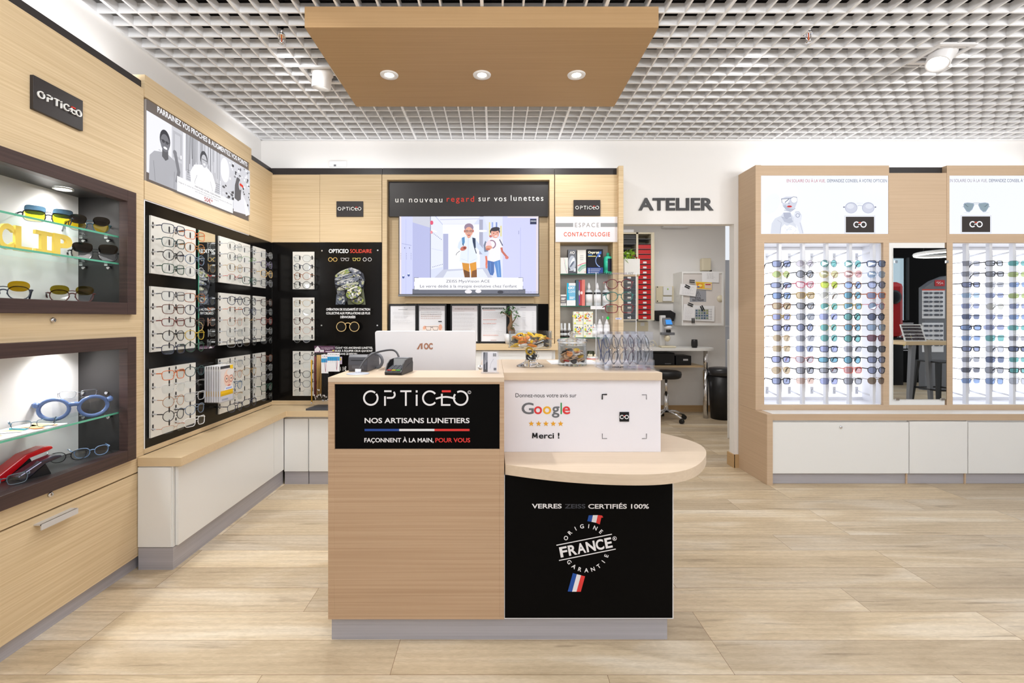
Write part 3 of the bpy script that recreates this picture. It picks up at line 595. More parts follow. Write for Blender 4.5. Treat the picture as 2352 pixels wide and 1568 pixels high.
A.line([(1330,925),(1340,970),(1390,1030)],24,SK2); A.ell(1392,1038,20,18,(214,120,108)); A.ell(1190,925,38,22,SK); A.ell(1180,945,26,12,SK2); A.line([(1158,1020),(1165,1075),(1162,1130)],22,(222,120,96)); A.ell(1164,1140,12,22,(226,132,110))
A.ell(1258,745,56,40,(52,46,56)); A.ell(1210,800,16,14,(196,110,110)); A.ell(1260,768,46,52,(232,168,150),-.15); A.ell(1262,720,52,24,(56,50,62),-.12); A.ell(1244,766,6,5,(70,44,44)); A.ell(1284,760,6,5,(70,44,44)); A.ell(1266,778,6,5,(206,130,114)); A.ell(1270,796,20,8,(250,244,244),-.1); A.line([(1250,795),(1290,792)],3,(190,70,70))
A.rect(1652,604,1724,666,(52,58,88)); A.text('ZEISS',1656,636,1720,12,(236,238,250),.02)
A.rect(354,1264,1572,1398,(250,250,255))
for pts in ([(354,1308),(354,1264),(404,1264)],[(1522,1264),(1572,1264),(1572,1308)],[(354,1356),(354,1398),(404,1398)],[(1522,1398),(1572,1398),(1572,1356)]): A.line(pts,5,(84,90,112))
A.text('ZEISS MyoVision ACE',710,1318,1200,31,(70,72,86)); A.text('Le verre dédié à la myopie évolutive chez l\'enfant',420,1374,1504,32,(70,72,86)); A.text('Les verres ophtalmiques sont',1376,1430,1742,16,(140,136,140))
m.build('screen', SCREEN, t)
# five framed notices on the ledge below the screen
def notice(u0, u1, label, draw):
    yf = 3.80; x0, x1 = X(u0,yf), X(u1,yf); zt = Z(698,yf); t = thing('framed_notice', label, 'notice', ((x0+x1)/2, yf, zl), group='framed notices on the ledge')
    MB().frame_box(x0, x1, yf, yf+.016, zl+.001, zt, x0+.013, x1-.013, zl+.016, zt-.014).build('frame', BLKPL, t, .0015)
    m = MB(); m.box(x0+.013, x1-.013, yf+.006, yf+.010, zl+.016, zt-.014, (232,233,238)); A = Art(m, PX(yf+.006), 880, 690, 5.88); draw(A, (u0-880)*5.88, (u1-880)*5.88); m.build('sheet', PRINT, t)
def lines(A, x0, x1, y0, y1, n, col=(186,186,190), w=2.2, rag=.25):
    for i in range(n):
        y = y0+(y1-y0)*i/max(1, n-1); x = x0
        xe = x1-(x1-x0)*rnd.random()*rag
        while x < xe-6: l = rnd.uniform(8, 26); A.line([(x, y), (min(x+l, xe), y)], w, col); x += l+5
def n1(A, a, b): A.line([(a+130,122),(b-130,122)],5,(130,130,134)); lines(A,a+55,b-50,158,182,3); lines(A,a+75,b-90,205,236,4); lines(A,a+50,b-50,268,312,4); lines(A,a+50,b-60,430,470,4)
def n2(A, a, b):
    A.rect(a+25,62,b-25,140,(214,212,218)); A.text('Chères Clientes, chers Clients,',a+45,112,b-85,13,(120,114,120))
    for i,(y,c) in enumerate(((156,(150,146,150)),(184,(120,104,100)),(210,(170,130,110)),(238,(180,150,140)))): lines(A,a+48,b-55,y,y,1,c,6,.05)
    A.poly([(a+60,560),(a+70,380),(a+110,340),(b-80,330),(b-55,340),(b-55,560)],(238,226,220)); A.ell(a+100,365,22,26,(232,176,150),.5); A.ell(b-82,360,24,40,(228,170,146),.1)
    for x in (a+150,b-150): A.line([(x-44,352),(x+40,352),(x+30,400),(x-20,400)],6,(52,44,46),True)
    A.line([(a+180,360),(b-180,360)],6,(52,44,46)); A.rect(b-108,276,b-62,288,(30,30,34))
def n3(A, a, b): A.rect(a+25,64,b-25,150,(216,210,214)); A.text('INFORMATION OFFICE DE LA VUE',a+55,118,b-65,10,(130,90,84),.02); A.line([(a+40,143),(b-200,143)],4,(180,170,170)); [lines(A,a+45,b-50,170+52*i,200+52*i,4) for i in range(7)]
def n4(A, a, b):
    A.rect(a+36,96,b-50,118,(28,26,28)); A.text('TARIFS DES PRESTATIONS DE VOTRE OPTICIEN',a+44,113,b-58,10,(250,250,250),.02)
    for y in (130,258,310,468): lines(A,a+48,b-110,y,y,1,(222,140,120),6,.3)
    lines(A,a+52,b-60,150,236,9,rag=.1); lines(A,a+52,b-60,276,292,2); lines(A,a+60,b-160,326,390,6); lines(A,a+50,b-70,405,450,4); A.line([(a+150,532),(b-155,532)],5,(176,120,104))
def n5(A, a, b):
    A.rect(a+30,64,b-30,140,(222,222,230)); A.line([(a+165,92),(b-165,92)],5,(110,108,112))
    for y in range(160,540,22): A.line([(a+190,y),(a+235,y)],3,(190,188,194)); A.line([(b-80,y),(b-60,y)],3,(180,180,190)); A.line([(a+40,y),(a+rnd.randint(110,165),y)],2,(214,212,218))
for (u0, u1, d, l) in ((892.8,957.5,n1,'leftmost black-framed notice under the screen, plain typed text'), (958.5,1025.5,n2,'black-framed notice with a picture of a face in glasses, under the screen'), (1034.5,1100.5,n3,'middle black-framed notice under the screen, close typed text with pale heading'), (1101.5,1166.5,n4,'black-framed price notice with a black heading bar, behind the small plant'), (1167.5,1236,n5,'rightmost black-framed notice under the screen, short columns of figures')): notice(u0, u1, l, d)
# ---------------------------------------------------------------- contact lens shelf unit
t = su = thing('shelf_unit', 'tall oak shelf unit for contact lens products beside the doorway', 'shelf unit', (.75, 3.9, 0))
s0, s1, n0, n1x = X(1275,YB), X(1420,YB), X(1286.5,YB), X(1408,YB)
MB().box(s0, s1, YB, 3.99, Z(556,YB), 2.416).box(s0, n0, YB, 3.99, 0, Z(556,YB)).box(n1x, s1, YB, 3.99, 0, Z(556,YB)).box(n0, n1x, YB, 3.99, 0, .60).build('oak_body', WOOD, t)
MB().box(X(1421,3.75), X(1432,3.75), 3.75, 3.998, 0, 2.472).build('end_panel', WOOD, t, .001)
MB().box(n0, n1x, 3.975, 3.985, .60, Z(556,YB)).build('back_panel', mat('shelf_back_grey', (196,190,184), .4), t)
MB().box(s0-.004, X(1421,3.8), YB+.012, 3.99, 2.416, 2.472).build('top_trim', TRIM, t)
SHZ = [Z(628,YB), Z(702,YB), Z(775,YB), Z(842,YB)]
for z in SHZ:
    g = MB().box(n0+.001, n1x-.001, YB+.008, 3.974, z-.007, z).build('glass_shelf', SHELFG, t)
    MB().box(n0+.001, n1x-.001, YB+.006, YB+.008, z-.007, z).build('green_edge', mat('glass_edge_dark', (30,92,72), .2), g)
MB().box(X(1357,3.79), X(1390,3.79), YB-.002, YB+.004, SHZ[1]-.028, SHZ[1]-.001).build('price_rail', WHITEPL, t)
t = thing('shelf_sign', 'white sign lettered in grey and orange over the contact lens shelves', 'sign', ((s0+s1)/2, YB, Z(556,YB)))
MB().box(s0+.002, s1-.002, YB-.010, YB-.0005, Z(556,YB), Z(498,YB)).build('board', WPANEL, t)
m = MB(); A = Art(m, PX(YB-.010)); A.rect(1276,512,1316.5,521,(152,154,156)); A.rect(1379.5,512,1419,521,(152,154,156)); A.text('ESPACE',1320.5,521.5,1376,10,(150,146,144),sp=1.3); A.text('CONTACTOLOGIE',1295,542.5,1401,9.5,(226,88,48),.014,sp=1.25); m.build('lettering', PRINT, t)
# products
def pbox(name, u0, u1, v0, v1, y, d, col, label, draw=None, group='lens care products on the glass shelves', side=None):
    t = tag(MB().build('x', PRINT) if 0 else bpy.data.objects.new(name, None), label, 'box', group); C.objects.link(t); t.empty_display_size = .03
    b = max(SHZ, key=lambda z: -abs(z-Z(v1, y)))
    t.location = ((X(u0,y)+X(u1,y))/2, y, b); ORG[t] = V(t.location)
    zt = b+(v1-v0)/F*y
    MB().box(X(u0,y), X(u1,y), y, y+d, b+.0005, zt, side or col).build('carton', PRINT, t)
    m = MB(); A = Art(m, Fr(V((X(u0,y), y, b)), V(((X(u1,y)-X(u0,y))/100,0,0)), V((0,0,(zt-b)/100)), (0,-1,0))); A.rect(0,0.6,100,100,col)
    if draw: draw(A)
    m.build('printing', PRINT, t); return t
def wave(A):
    A.line([(45,98),(55,60),(70,30),(90,2)],3,(228,150,160)); A.line([(60,90),(68,55),(85,30)],4,(150,214,180)); A.line([(50,70),(60,45),(82,5)],2,(150,150,200))
def ao(A):
    A.rect(0,0,100,26,(90,92,100)); A.ell(50,45,44,30,(190,198,212)); A.ell(52,48,32,12,(236,242,250),.5); A.ell(48,40,30,6,(110,120,140),.4); A.text('AO',20,82,82,11,(250,250,250),.03); A.rect(15,14,60,17,(226,230,240)); A.rect(68,10,94,24,(226,230,240))
def slim(A):
    A.poly([(2,18),(98,46),(98,30),(20,10)],(180,200,196)); A.line([(4,34),(50,42),(98,47)],3,(226,100,120)); A.line([(10,14),(50,34),(98,38)],5,(110,196,150)); A.line([(20,8),(60,22),(98,28)],3,(150,206,176)); A.line([(10,20),(30,30),(40,38)],3,(90,130,190)); A.rect(86,6,92,11,(220,60,50)); A.rect(30,66,72,70,(206,206,204)); A.rect(34,58,68,62,(206,206,204)); A.rect(34,74,70,78,(206,206,204))
def oxy(A):
    A.rect(0,0,100,26,(44,74,150)); A.ring(92,54,38,4,(150,180,240),2.0,4.4,26); A.ring(88,66,20,11,(70,120,210),1.5,3.0); A.ell(78,72,6,3,(250,250,255)); A.text('Oxysept',6,83,76,9,(252,250,230),.05); A.rect(6,75,32,78,(70,140,226)); A.rect(6,70,56,73,(236,226,150))
    for y in (20,13,6): A.ell(12,y,4,3,(206,214,226)); A.rect(20,y-2,66+y,y+2,(150,160,190))
def oxc(A): A.rect(0,25,100,88,(120,190,226)); A.rect(0,25,22,100,(30,180,220)); A.text('OXY',14,74,90,10,(255,255,255),.05); A.text('CLEAN',14,58,92,10,(255,255,255),.0); A.rect(30,36,88,40,(226,240,250)); A.rect(30,30,76,34,(226,240,250))
def red_(A): A.rect(30,2,70,98,(176,70,70)); A.rect(66,0,100,100,(226,130,120)); A.rect(0,0,30,98,(70,104,116)); A.line([(38,8),(38,92)],8,(90,80,200)); A.ell(36,50,10,10,(206,206,212)); A.ell(62,50,12,6,(250,230,230))
def sml(A): A.rect(0,22,100,86,(128,124,130)); A.rect(12,64,88,72,(245,245,245)); A.rect(12,54,70,61,(245,245,245)); A.rect(10,34,80,42,(206,200,190)); A.rect(20,6,86,18,(206,206,206))
def splash(A):
    for i in range(46):
        A.ell(50+rnd.gauss(0,22), 62+rnd.gauss(0,11), rnd.uniform(2,8), rnd.uniform(1.5,6), rnd.choice([(250,226,60),(240,130,50),(150,206,60),(110,160,210),(232,80,70),(60,80,110)]))
    A.ell(48,62,16,11,(250,250,250)); A.ell(50,63,5,6,(60,90,130)); A.ell(20,62,9,10,(214,226,40)); A.rect(28,26,46,30,(90,150,70)); A.rect(50,26,78,31,(232,110,100)); A.ell(16,9,8,6,(226,232,40))
y = 3.84
pbox('carton', 1287.5,1304.5,590.5,628,y,.05,(240,242,240),'short white carton with pink and green waves, left end of top shelf',wave)
pbox('carton', 1304.8,1323.5,571.5,628,y+.006,.05,(120,124,134),'tall grey carton with a floating lens, top shelf',ao,side=(60,60,66))
pbox('carton', 1326,1346,573,628,y,.05,(236,236,232),'tall pale carton with a green swirl at its base, top shelf',slim)
pbox('carton', 1348.5,1385,571,628,y,.06,(20,22,34),'large black and blue carton with a glowing ring, top shelf',oxy)
pbox('carton', 1287.5,1300.5,676,702,y-.006,.04,(236,234,232),'small grey and white carton, left end of second shelf',sml)
pbox('carton', 1302,1322,649.5,702,y-.006,.05,(238,240,242),'white and sky-blue carton on the second shelf',oxc)
pbox('carton', 1323.2,1343.5,642,702,y,.06,(70,60,66),'dark carton with red and salmon stripes on the second shelf',red_,side=(60,70,76))
for u in (1317,1339.8):
    for j, v1 in enumerate((775,745.2)):
        o = pbox('carton', u, u+22, v1-29.6, v1, y, .05, (238,240,226), '%s %s paint-splashed carton of the stack of four on the third shelf' % (('lower','upper')[j], 'left' if u < 1330 else 'right'), splash)
        if j: o.location.z = SHZ[2]+29.8/F*y
def bottle(u, y, zb, h, r, prof, mt, label, parts, cat='bottle', group='lens care products on the glass shelves', flat=1.0):
    x = X(u, y); t = thing('lens_solution_bottle', label, cat, (x, y, zb), group=group)
    MB().lathe([(a*r, b*h) for a, b in prof], (0,0,.0005), 20).build('body', mt, t, local=True)
    for nm, pr, m2 in parts: MB().lathe([(a*r, b*h) for a, b in pr], (0,0,.0005), 20).build(nm, m2, t, local=True)
    return t
GRN = mat('sea_green_plastic', (60,206,170), .35); CLR = mat('clear_bottle', (214,218,222), .2, spec=.5); LBLK = mat('black_label', (30,30,34), .4); BLU = mat('blue_label', (30,70,140), .4); SPB = mat('dark_spray_bottle', (50,44,44), .25)
o = bottle(1396, 3.87, SHZ[0], .178, .036, [(.9,0),(1,.02),(1,.72),(.85,.80),(.3,.84),(.3,.88)], GRN, 'sea-green lens solution bottle at the right end of the top shelf', [('cap', [(.32,.86),(.36,.93),(.2,.99),(0,1)], GRN)])
MB().lathe([(.0364,.03),(.0364,.118)], (0,0,.001), 20).build('full_wrap_label', GRN, o, local=True)
m = MB(); [m.poly([(.0368*math.cos(a), .0368*math.sin(a), z) for a, z in ((a0,.02),(a0+.2,.02),(a0+.2,.125),(a0,.125))], c) for a0, c in [(-PI/2-.25+.2*i, (36,40,60) if i < 5 else (40,120,190)) for i in range(6)]]
m.build('label', PRINT, o, local=True)
for i, (u, l) in enumerate(((1352.5,'leftmost of three clear dropper bottles with white caps, second shelf'),(1372,'middle of three clear dropper bottles with white caps, second shelf'),(1392,'rightmost of three clear dropper bottles with white caps, second shelf'))):
    o = bottle(u, 3.86, SHZ[1], .188, .029, [(.9,0),(1,.02),(1,.60),(.75,.68),(.32,.71),(.32,.73)], CLR, l, [('cap', [(.36,.72),(.42,.80),(.42,.86),(.2,.95),(.12,1),(0,1)], WHITEPL), ('label', [(1.02,.14),(1.02,.50)], PAPER), ('dark_band', [(1.022,.50),(1.022,.585)], LBLK)])
for i, (u, l) in enumerate(((1289.5,'leftmost of three dark spray bottles with clear caps, third shelf'),(1297.5,'middle of three dark spray bottles with clear caps, third shelf'),(1307.5,'rightmost of three dark spray bottles with clear caps, third shelf'))):
    bottle(u, 3.85, SHZ[2], .115, .016, [(.95,0),(1,.03),(1,.42),(.9,.46)], SPB, l, [('cap', [(.8,.46),(.78,.60),(.55,.66),(.5,1),(0,1)], CLR), ('label', [(1.02,.12),(1.02,.30)], CLR)])
for i, (u, l) in enumerate(((1365,'clear low bottle half hidden by the acrylic stand, third shelf'),(1377.5,'left white conical-topped bottle on the third shelf'),(1393.5,'right white conical-topped bottle on the third shelf'))):
    bottle(u, 3.85, SHZ[2], (.11,.148,.148)[i], (.02,.0245,.0245)[i], [(.95,0),(1,.03),(1,.64),(.9,.70)], CLR if i == 0 else WHITEPL, l, [('cap', [(.72,.70),(.62,.82),(.3,.93),(.25,1),(0,1)], WHITEPL), ('label', [(1.02,.12),(1.02,.5)], PAPER)])
x = X(1361, 3.85); t = thing('storage_tub', 'round red tub of pale sample cases below the third shelf', 'tub', (x, 3.86, SHZ[3]))
MB().lathe([(.026,0),(.042,.03),(.047,.062),(.044,.062)], (0,0,.0005), 24).build('tub', REDG, t, local=True); MB().lathe([(.044,.058),(.044,.078),(.0,.078)], (0,0,0), 24).build('rim', WHITEPL, t, local=True)
m = MB(); [m.ball((rnd.uniform(-.03,.03), rnd.uniform(-.03,.02), .085), (.009,.009,.014), 8, 6) for _ in range(9)]; m.build('sample_cases', CREAM, t, local=True)
t = thing('lens_display_ball', 'dark olive glossy shade standing behind the red tub', 'container', (X(1357,3.93), 3.935, SHZ[3])); MB().lathe([(.03,0),(.034,.05),(.03,.115),(.026,.118),(0,.118)], (0,0,.0005), 20).build('body', mat('olive_gloss', (60,62,44), .2), t, local=True)
# ---------------------------------------------------------------- sales counter
t = ctr = thing('sales_counter', 'oak sales counter with black and white sign panels in the middle of the shop', 'counter', (.04, 2.1, 0))
yf = 1.84; cx0, cxm = X(753.5,yf), X(1158,yf)
ztop = Z(866.5, yf); zs1, zs0 = Z(882,yf), Z(1031.5,yf); sx0, sx1 = X(768,yf), X(1147.5,yf)
m = MB().frame_box(cx0, cxm, yf, yf+.03, .088, ztop-.018, sx0, sx1, zs0, zs1)
m.box(cx0, cx0+.03, yf+.03, 2.52, .088, ztop-.018).box(cxm-.03, cxm, yf+.03, 2.40, .088, ztop-.018).build('oak_body', CWOOD, t, .0008)
out = [(cx0,yf),(cxm,yf),(cxm,2.64),(cxm-.108,2.64),(cxm-.108,2.09),(cx0+.13,2.09),(cx0+.13,2.52),(cx0,2.52)]
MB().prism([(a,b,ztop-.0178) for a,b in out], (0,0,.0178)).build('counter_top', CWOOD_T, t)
MB().box(cx0+.03, cxm-.03, 2.06, 2.09, .088, ztop-.02).build('inner_panel', CWOOD, t)
MB().box(cx0+.031, cxm-.031, 2.10, 2.50, .70, .735).build('desk_shelf', CWOOD_T, t)
sp = MB().box(sx0-.004, sx1+.004, yf+.008, yf+.014, zs0-.004, zs1+.004).build('black_sign_panel', BLACKM, t)
m = MB(); A = Art(m, PX(yf+.008)); Wt = (238,236,238); Rd = (226,62,58)
q = PX(yf+.008); logo(m, q, 834, 931.5, 242, 35.5, Wt, Rd, .0008); A.ring(1078,900.5,3.6,.8,Wt); A.text('C',1076.2,902.6,1079.6,4,Wt)
A.text('NOS ARTISANS LUNETIERS',837.5,971,1078.5,11.5,Wt,.020)
A.rect(837.5,984.5,917,989.5,(44,78,158)); A.rect(917,984.5,998,989.5,Wt); A.rect(998,984.5,1078.5,989.5,Rd)
A.text('FAÇONNENT À LA MAIN,',837,1015,996,9.6,Wt,.020); A.text('POUR VOUS',1000,1015,1080,9.6,Rd,.02)
m.build('lettering', PRINT, sp)
# right part: raised slab, white poster, curved shelf, black front
yw = 2.02; rx1 = X(1517.5,yw); zsh = .689
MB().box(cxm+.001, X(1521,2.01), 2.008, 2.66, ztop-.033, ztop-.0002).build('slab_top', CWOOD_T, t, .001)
MB().box(cxm+.001, rx1-.004, yw+.006, 2.30, .089, ztop-.034).build('inner_body', CWOOD, t)
sp = MB().box(cxm+.001, rx1, yw, yw+.0055, zsh+.0005, ztop-.034).build('white_sign_panel', WPANEL, t)
m = MB(); A = Art(m, PX(yw)); Bk = (18,18,20)
A.text('Donnez-nous votre avis sur',1184,912,1324,9.5,(44,44,48))
u = 1198
for ch, u0, u1, c in (('G',1198,1226,(110,112,116)),('o',1226.5,1245,(222,60,60)),('o',1247,1266,(236,176,48)),('g',1267.5,1285,(110,112,116)),('l',1287.5,1290.5,(52,150,80)),('e',1292,1309.5,(222,60,60))): A.text(ch,u0,950,u1,25.5,c,.016)
for i in range(5):
    cx_, cy_ = 1220.3+16.8*i, 972.6; A.poly([(cx_+(7 if k%2==0 else 2.8)*math.sin(PI*k/5), cy_-(7 if k%2==0 else 2.8)*math.cos(PI*k/5)) for k in range(10)], (232,166,44))
A.text('erci !',1237.5,1006,1285,12.5,Bk,.020); [A.poly(p, Bk) for p in ([(1222,1006),(1222.6,993.5),(1225.8,993.5),(1225,1006)],[(1232,1006),(1231.2,993.5),(1234.4,993.5),(1235,1006)],[(1222.6,993.5),(1225.8,993.5),(1229.8,1002.5),(1227.2,1004)],[(1231.2,993.5),(1234.4,993.5),(1229.8,1004),(1227.4,1003)])]
A.line([(1383,917),(1383,905.5),(1394,905.5)],3,Bk); A.line([(1474,906),(1484.5,906),(1484.5,917)],1.2,Bk); A.line([(1383,995),(1383,1006.5),(1394,1006.5)],1.2,Bk); A.line([(1474,1006.5),(1484.5,1006.5),(1484.5,995)],1.2,Bk)
A.rect(1422.5,945.5,1444.5,967.5,Bk); glasses_mark(m, A.fr, 1433.5, 957, 4.0, (245,245,245), (220,50,50), A.c+.0002)
m.build('lettering', PRINT, sp)
# curved lower shelf
ys = 1.85; cur = [(X(1160,ys), ys)]
pts_px = ((1220,1074),(1290,1081.5),(1370,1087),(1450,1089.3),(1510,1088.5),(1555,1084),(1590,1075),(1612,1061),(1623,1044),(1621,1030),(1605,1018),(1580,1009),(1548,1000.5),(1517,993.5))
for u, v in pts_px:
    y = F*(H-zsh)/(v-V0); cur.append((X(u,y), y))
def smooth(p, it=2):
    for _ in range(it):
        q = [p[0]]
        for a, b in zip(p, p[1:]): q += [(a[0]*.75+b[0]*.25, a[1]*.75+b[1]*.25), (a[0]*.25+b[0]*.75, a[1]*.25+b[1]*.75)]
        p = q+[p[-1]]
    return p
cur = smooth(cur)+[(rx1-.06, 2.43), (cxm+.002, 2.43)]
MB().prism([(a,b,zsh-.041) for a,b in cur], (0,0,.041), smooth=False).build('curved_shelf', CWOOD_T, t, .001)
bx1 = X(1547.5,yf)
sp = MB().box(cxm+.003, bx1-.004, yf+.003, yf+.010, .092, zsh-.042).build('black_front_panel', BLACKM, t)
MB().box(cxm+.001, bx1, yf+.0032, 2.42, .0885, .0915).box(bx1-.0035, bx1, yf+.0032, 2.42, .0915, zsh-.042).box(cxm+.0005, cxm+.0026, yf+.0032, 2.42, .0915, zsh-.042).build('white_edge_trim', WHITEPL, t)
MB().box(cxm+.004, bx1-.005, yf+.011, 2.41, .092, zsh-.0425).build('base_body', WHITE2, t)
m = MB(); A = Art(m, PX(yf+.003), 1140, 1080, 3.734)
A.text('VERRES',305,324,560,38,Wt,.022); A.text('ZEISS',586,324,764,36,(70,72,80),.02); A.text('CERTIFIÉS 100%',788,326,1308,38,Wt,.022)
al = -math.atan2(98, 475); B_=(36,82,164)
A.poly([(792,384),(828,383),(818,440),(780,434)],B_); A.poly([(828,383),(870,382),(856,448),(816,440)],Wt); A.poly([(870,382),(906,385),(916,402),(900,404),(886,462),(855,448)],Rd)
A.poly([(656,878),(690,888),(650,1038),(612,1036)],B_); A.poly([(690,888),(726,897),(688,1038),(649,1038)],Wt); A.poly([(726,897),(760,906),(724,1038),(687,1038)],Rd)
A.line([(515,640),(990,545)],8,Wt); A.line([(537,770),(1023,672)],8,Wt)
x_ = 540; A.text('FRANCE',553,742,1005,84,Wt,.02,rot=-0,shear=.0) if 0 else None
for i, ch in enumerate('FRANCE'):
    wch = (66,74,76,80,70,62)[i]; px_ = 552+(0,72,146,226,308,386)[i]; py_ = 742-(px_-552)*.2
    a, b = A.m(px_, py_); vs, fs = glyphs(ch, .03); mw = max(v[0] for v in vs)-min(v[0] for v in vs)
    m.text(A.fr, ch, a, b, a+wch/A.k*.98, 84/A.k, Wt, A.st(), .03, 0, 'l', math.radians(11))
A.ring(1013,581,16,4,Wt); A.text('R',1006,590,1021,17,Wt,.02)
for i, ch in enumerate('ORIGINE'):
    an = math.radians(152-17.2*i); cx_, cy_, r_ = 768, 668, 178
    A.text(ch, cx_+r_*math.cos(an), cy_-r_*math.sin(an), None, 34, Wt, .02, 'c', an-PI/2)
for i, ch in enumerate('GARANTIE'):
    an = math.radians(218+17.6*i); cx_, cy_, r_ = 768, 668, 200
    A.text(ch, cx_+r_*math.cos(an), cy_-r_*math.sin(an), None, 34, Wt, .02, 'c', an+PI/2)
m.build('lettering', PRINT, sp)
MB().box(X(762,1.855), X(1532.5,1.855), 1.855, 2.40, 0, .0875).build('plinth', PLINTH, t)
# ---------------------------------------------------------------- oak canopy over the counter and ceiling fittings
t = thing('ceiling_canopy', 'oak canopy with three downlights hanging above the counter', 'canopy', (-.06, 2.7, 2.66))
zc2 = H+1.402; cy0, cy1 = 2.277, 3.13
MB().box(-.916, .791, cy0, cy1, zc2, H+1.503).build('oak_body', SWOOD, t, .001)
for u in (894,1107,1324):
    y_ = F*1.402/559.5; x_ = X(u, y_)
    dl = MB().lathe([(.0,-.010),(.026,-.010)], (x_, y_, zc2+.008), 24).build('lamp_face', LAMPE, t)
    MB().lathe([(.026,-.003),(.034,-.006),(.050,-.006),(.052,-.0005)], (x_, y_, zc2), 28, cap=False).build('trim_ring', WHITEPL, dl)
    lamp('downlight_lamp', 'SPOT', (x_, y_, zc2-.012), 16, aim=(x_, y_, 0), spot_size=2.0, spot_blend=.8, shadow_soft_size=.025)
def ceiling_spot(u, v, label, tilt):
    z = H+1.505; y = F*1.44/(V0-v); x = X(u, y); t = thing('recessed_spotlight', label, 'spotlight', (x, y, z), group='recessed adjustable spotlights')
    MB().frame_box(-.105, .105, -.006, .006, -.105, .105, -.082, .082, -.082, .082).build('square_frame', WHITEPL, t, local=True).rotation_euler = (PI/2, 0, 0)
    R = Matrix.Rotation(tilt[0], 4, 'X') @ Matrix.Rotation(tilt[1], 4, 'Y')
    h = MB().lathe([(.0,.06),(.066,.06),(.070,.02),(.066,.015),(.066,.0),(.058,-.002),(.056,-.08),(.050,-.082),(.046,-.055)], (0,0,0), 28, M=R).build('lamp_head', WHITEPL, t, local=True)
    MB().lathe([(.0,-.056),(.046,-.056)], (0,0,0), 24, M=R).build('lamp_face', LAMPE, h, local=True)
    p = V((x,y,z))+R.to_3x3() @ V((0,0,-.09)); d = R.to_3x3() @ V((0,0,-1))
    lamp('spotlight_lamp', 'SPOT', p, 16, aim=p+d, spot_size=1.3, spot_blend=.8, shadow_soft_size=.03)
ceiling_spot(740, 196, 'white recessed spotlight in the ceiling left of the oak canopy', (.12, .12))
ceiling_spot(2162, 150, 'white recessed spotlight in the ceiling over the right-hand racks', (-.25, .5))
def sprinkler(u, v, label):
    z = H+1.505; y = F*(z-.02-H)/(V0-v); x = X(u, y); t = thing('sprinkler_head', label, 'sprinkler', (x, y, z-.03), group='sprinkler heads')
    m = MB().cyl((0,0,.10), (0,0,.035), .012, n=12).lathe([(.018,.030),(.022,.036),(.012,.046)], (0,0,0), 16)
    for sx in (-1, 1): m.tube([(sx*.011,0,.034),(sx*.013,0,.012),(sx*.004,0,-.004)], .0025, 6)
    m.lathe([(0,-.012),(.016,-.012),(.017,-.009),(.004,-.004)], (0,0,0), 16).build('body', CHROME, t, local=True)
    MB().cyl((0,0,.030), (0,0,0), .0028, n=8).build('glass_bulb', mat('orange_bulb', (220,90,30), .2), t, local=True)
sprinkler(647, 92, 'chrome sprinkler head in the ceiling left of the oak canopy'); sprinkler(1857, 88, 'chrome sprinkler head in the ceiling right of the oak canopy')
t = thing('power_outlet', 'white double power outlet on the back wall above the oak panelling', 'outlet', (X(777,4), 4, Z(378,4)))
MB().box(X(757,4), X(797,4), 3.988, 3.9995, Z(384,4), Z(370.5,4)).build('plate', WHITEPL, t, .002)
MB().cyl((X(783,4), 3.9885, Z(378,4)), (X(783,4), 3.985, Z(378,4)), .017, n=20).build('round_socket', WHITEPL, t); MB().box(X(768,4), X(773,4), 3.985, 3.9885, Z(383,4), Z(379,4)).build('data_port', GREYPL, t)
m = MB(); m.text(PX(4.0), 'ATELIER', 1466, 482.5, 1638, 27, None, .0005, .028, depth=.011)
tag(m.build('wall_lettering', mat('black_letters', (36,34,36), .35)), 'thick black capital lettering fixed to the wall above the doorway', 'lettering')
# ---------------------------------------------------------------- eyeglasses
def outline(shape, a, b):
    n = 22; P = []
    for i in range(n):
        t = 2*PI*i/n; c, s_ = math.cos(t), math.sin(t)
        e = {'round':2, 'panto':2.5, 'square':4.2, 'rect':4.6, 'cat':3.2, 'wrap':3.0, 'aviator':2.3, 'hex':2, 'big':3.4}[shape]
        x = a*math.copysign(abs(c)**(2/e), c); z = b*math.copysign(abs(s_)**(2/e), s_)
        if shape in ('panto', 'square', 'big', 'rect') and z < 0: x *= 1-.12*(-z/b)
        if shape == 'cat': z += .30*b*max(0, x/a)*(1 if z > 0 else .3); x *= 1-(.2*(-z/b) if z < 0 else 0)
        if shape == 'aviator' and z < 0: x *= 1-.22*(-z/b); x += .10*a*(-z/b)
        if shape == 'hex': k = 1/max(abs(c)*.96, abs(s_)*.98, (abs(c)+abs(s_))*.72); x, z = a*c*k*.96, b*s_*k*.96
        P.append((x, z))
    return P
SIZE = {'round':(.0245,.0225), 'panto':(.025,.0215), 'square':(.0265,.0195), 'rect':(.027,.0155), 'cat':(.0265,.019), 'wrap':(.030,.0165), 'aviator':(.0275,.0225), 'hex':(.026,.0215), 'big':(.029,.0235)}
_gm, _mm = {}, {}
def fmat(c, metal=0, clear=0):
    k = ('f', c, metal, clear)
    if k not in _mm: _mm[k] = seethrough('clear_frame_plastic', c, .25) if clear else mat('frame_metal' if metal else 'frame_plastic', c, .3, .85 if metal else 0)
    return _mm[k]
def lmat(c):
    k = ('l', c)
    if k not in _mm: _mm[k] = seethrough('lens_glass', half(c), .12, .03)
    return _mm[k]
def half(c):                                           # one lens is crossed twice, at its front and its back face
    return tuple(255*(lambda q: q*12.92 if q < .0031308 else 1.055*q**(1/2.4)-.055)(math.sqrt(q)) for q in lin(c))
TAG = mat('price_tag', (222,224,228), .5)
SZX = 1.06
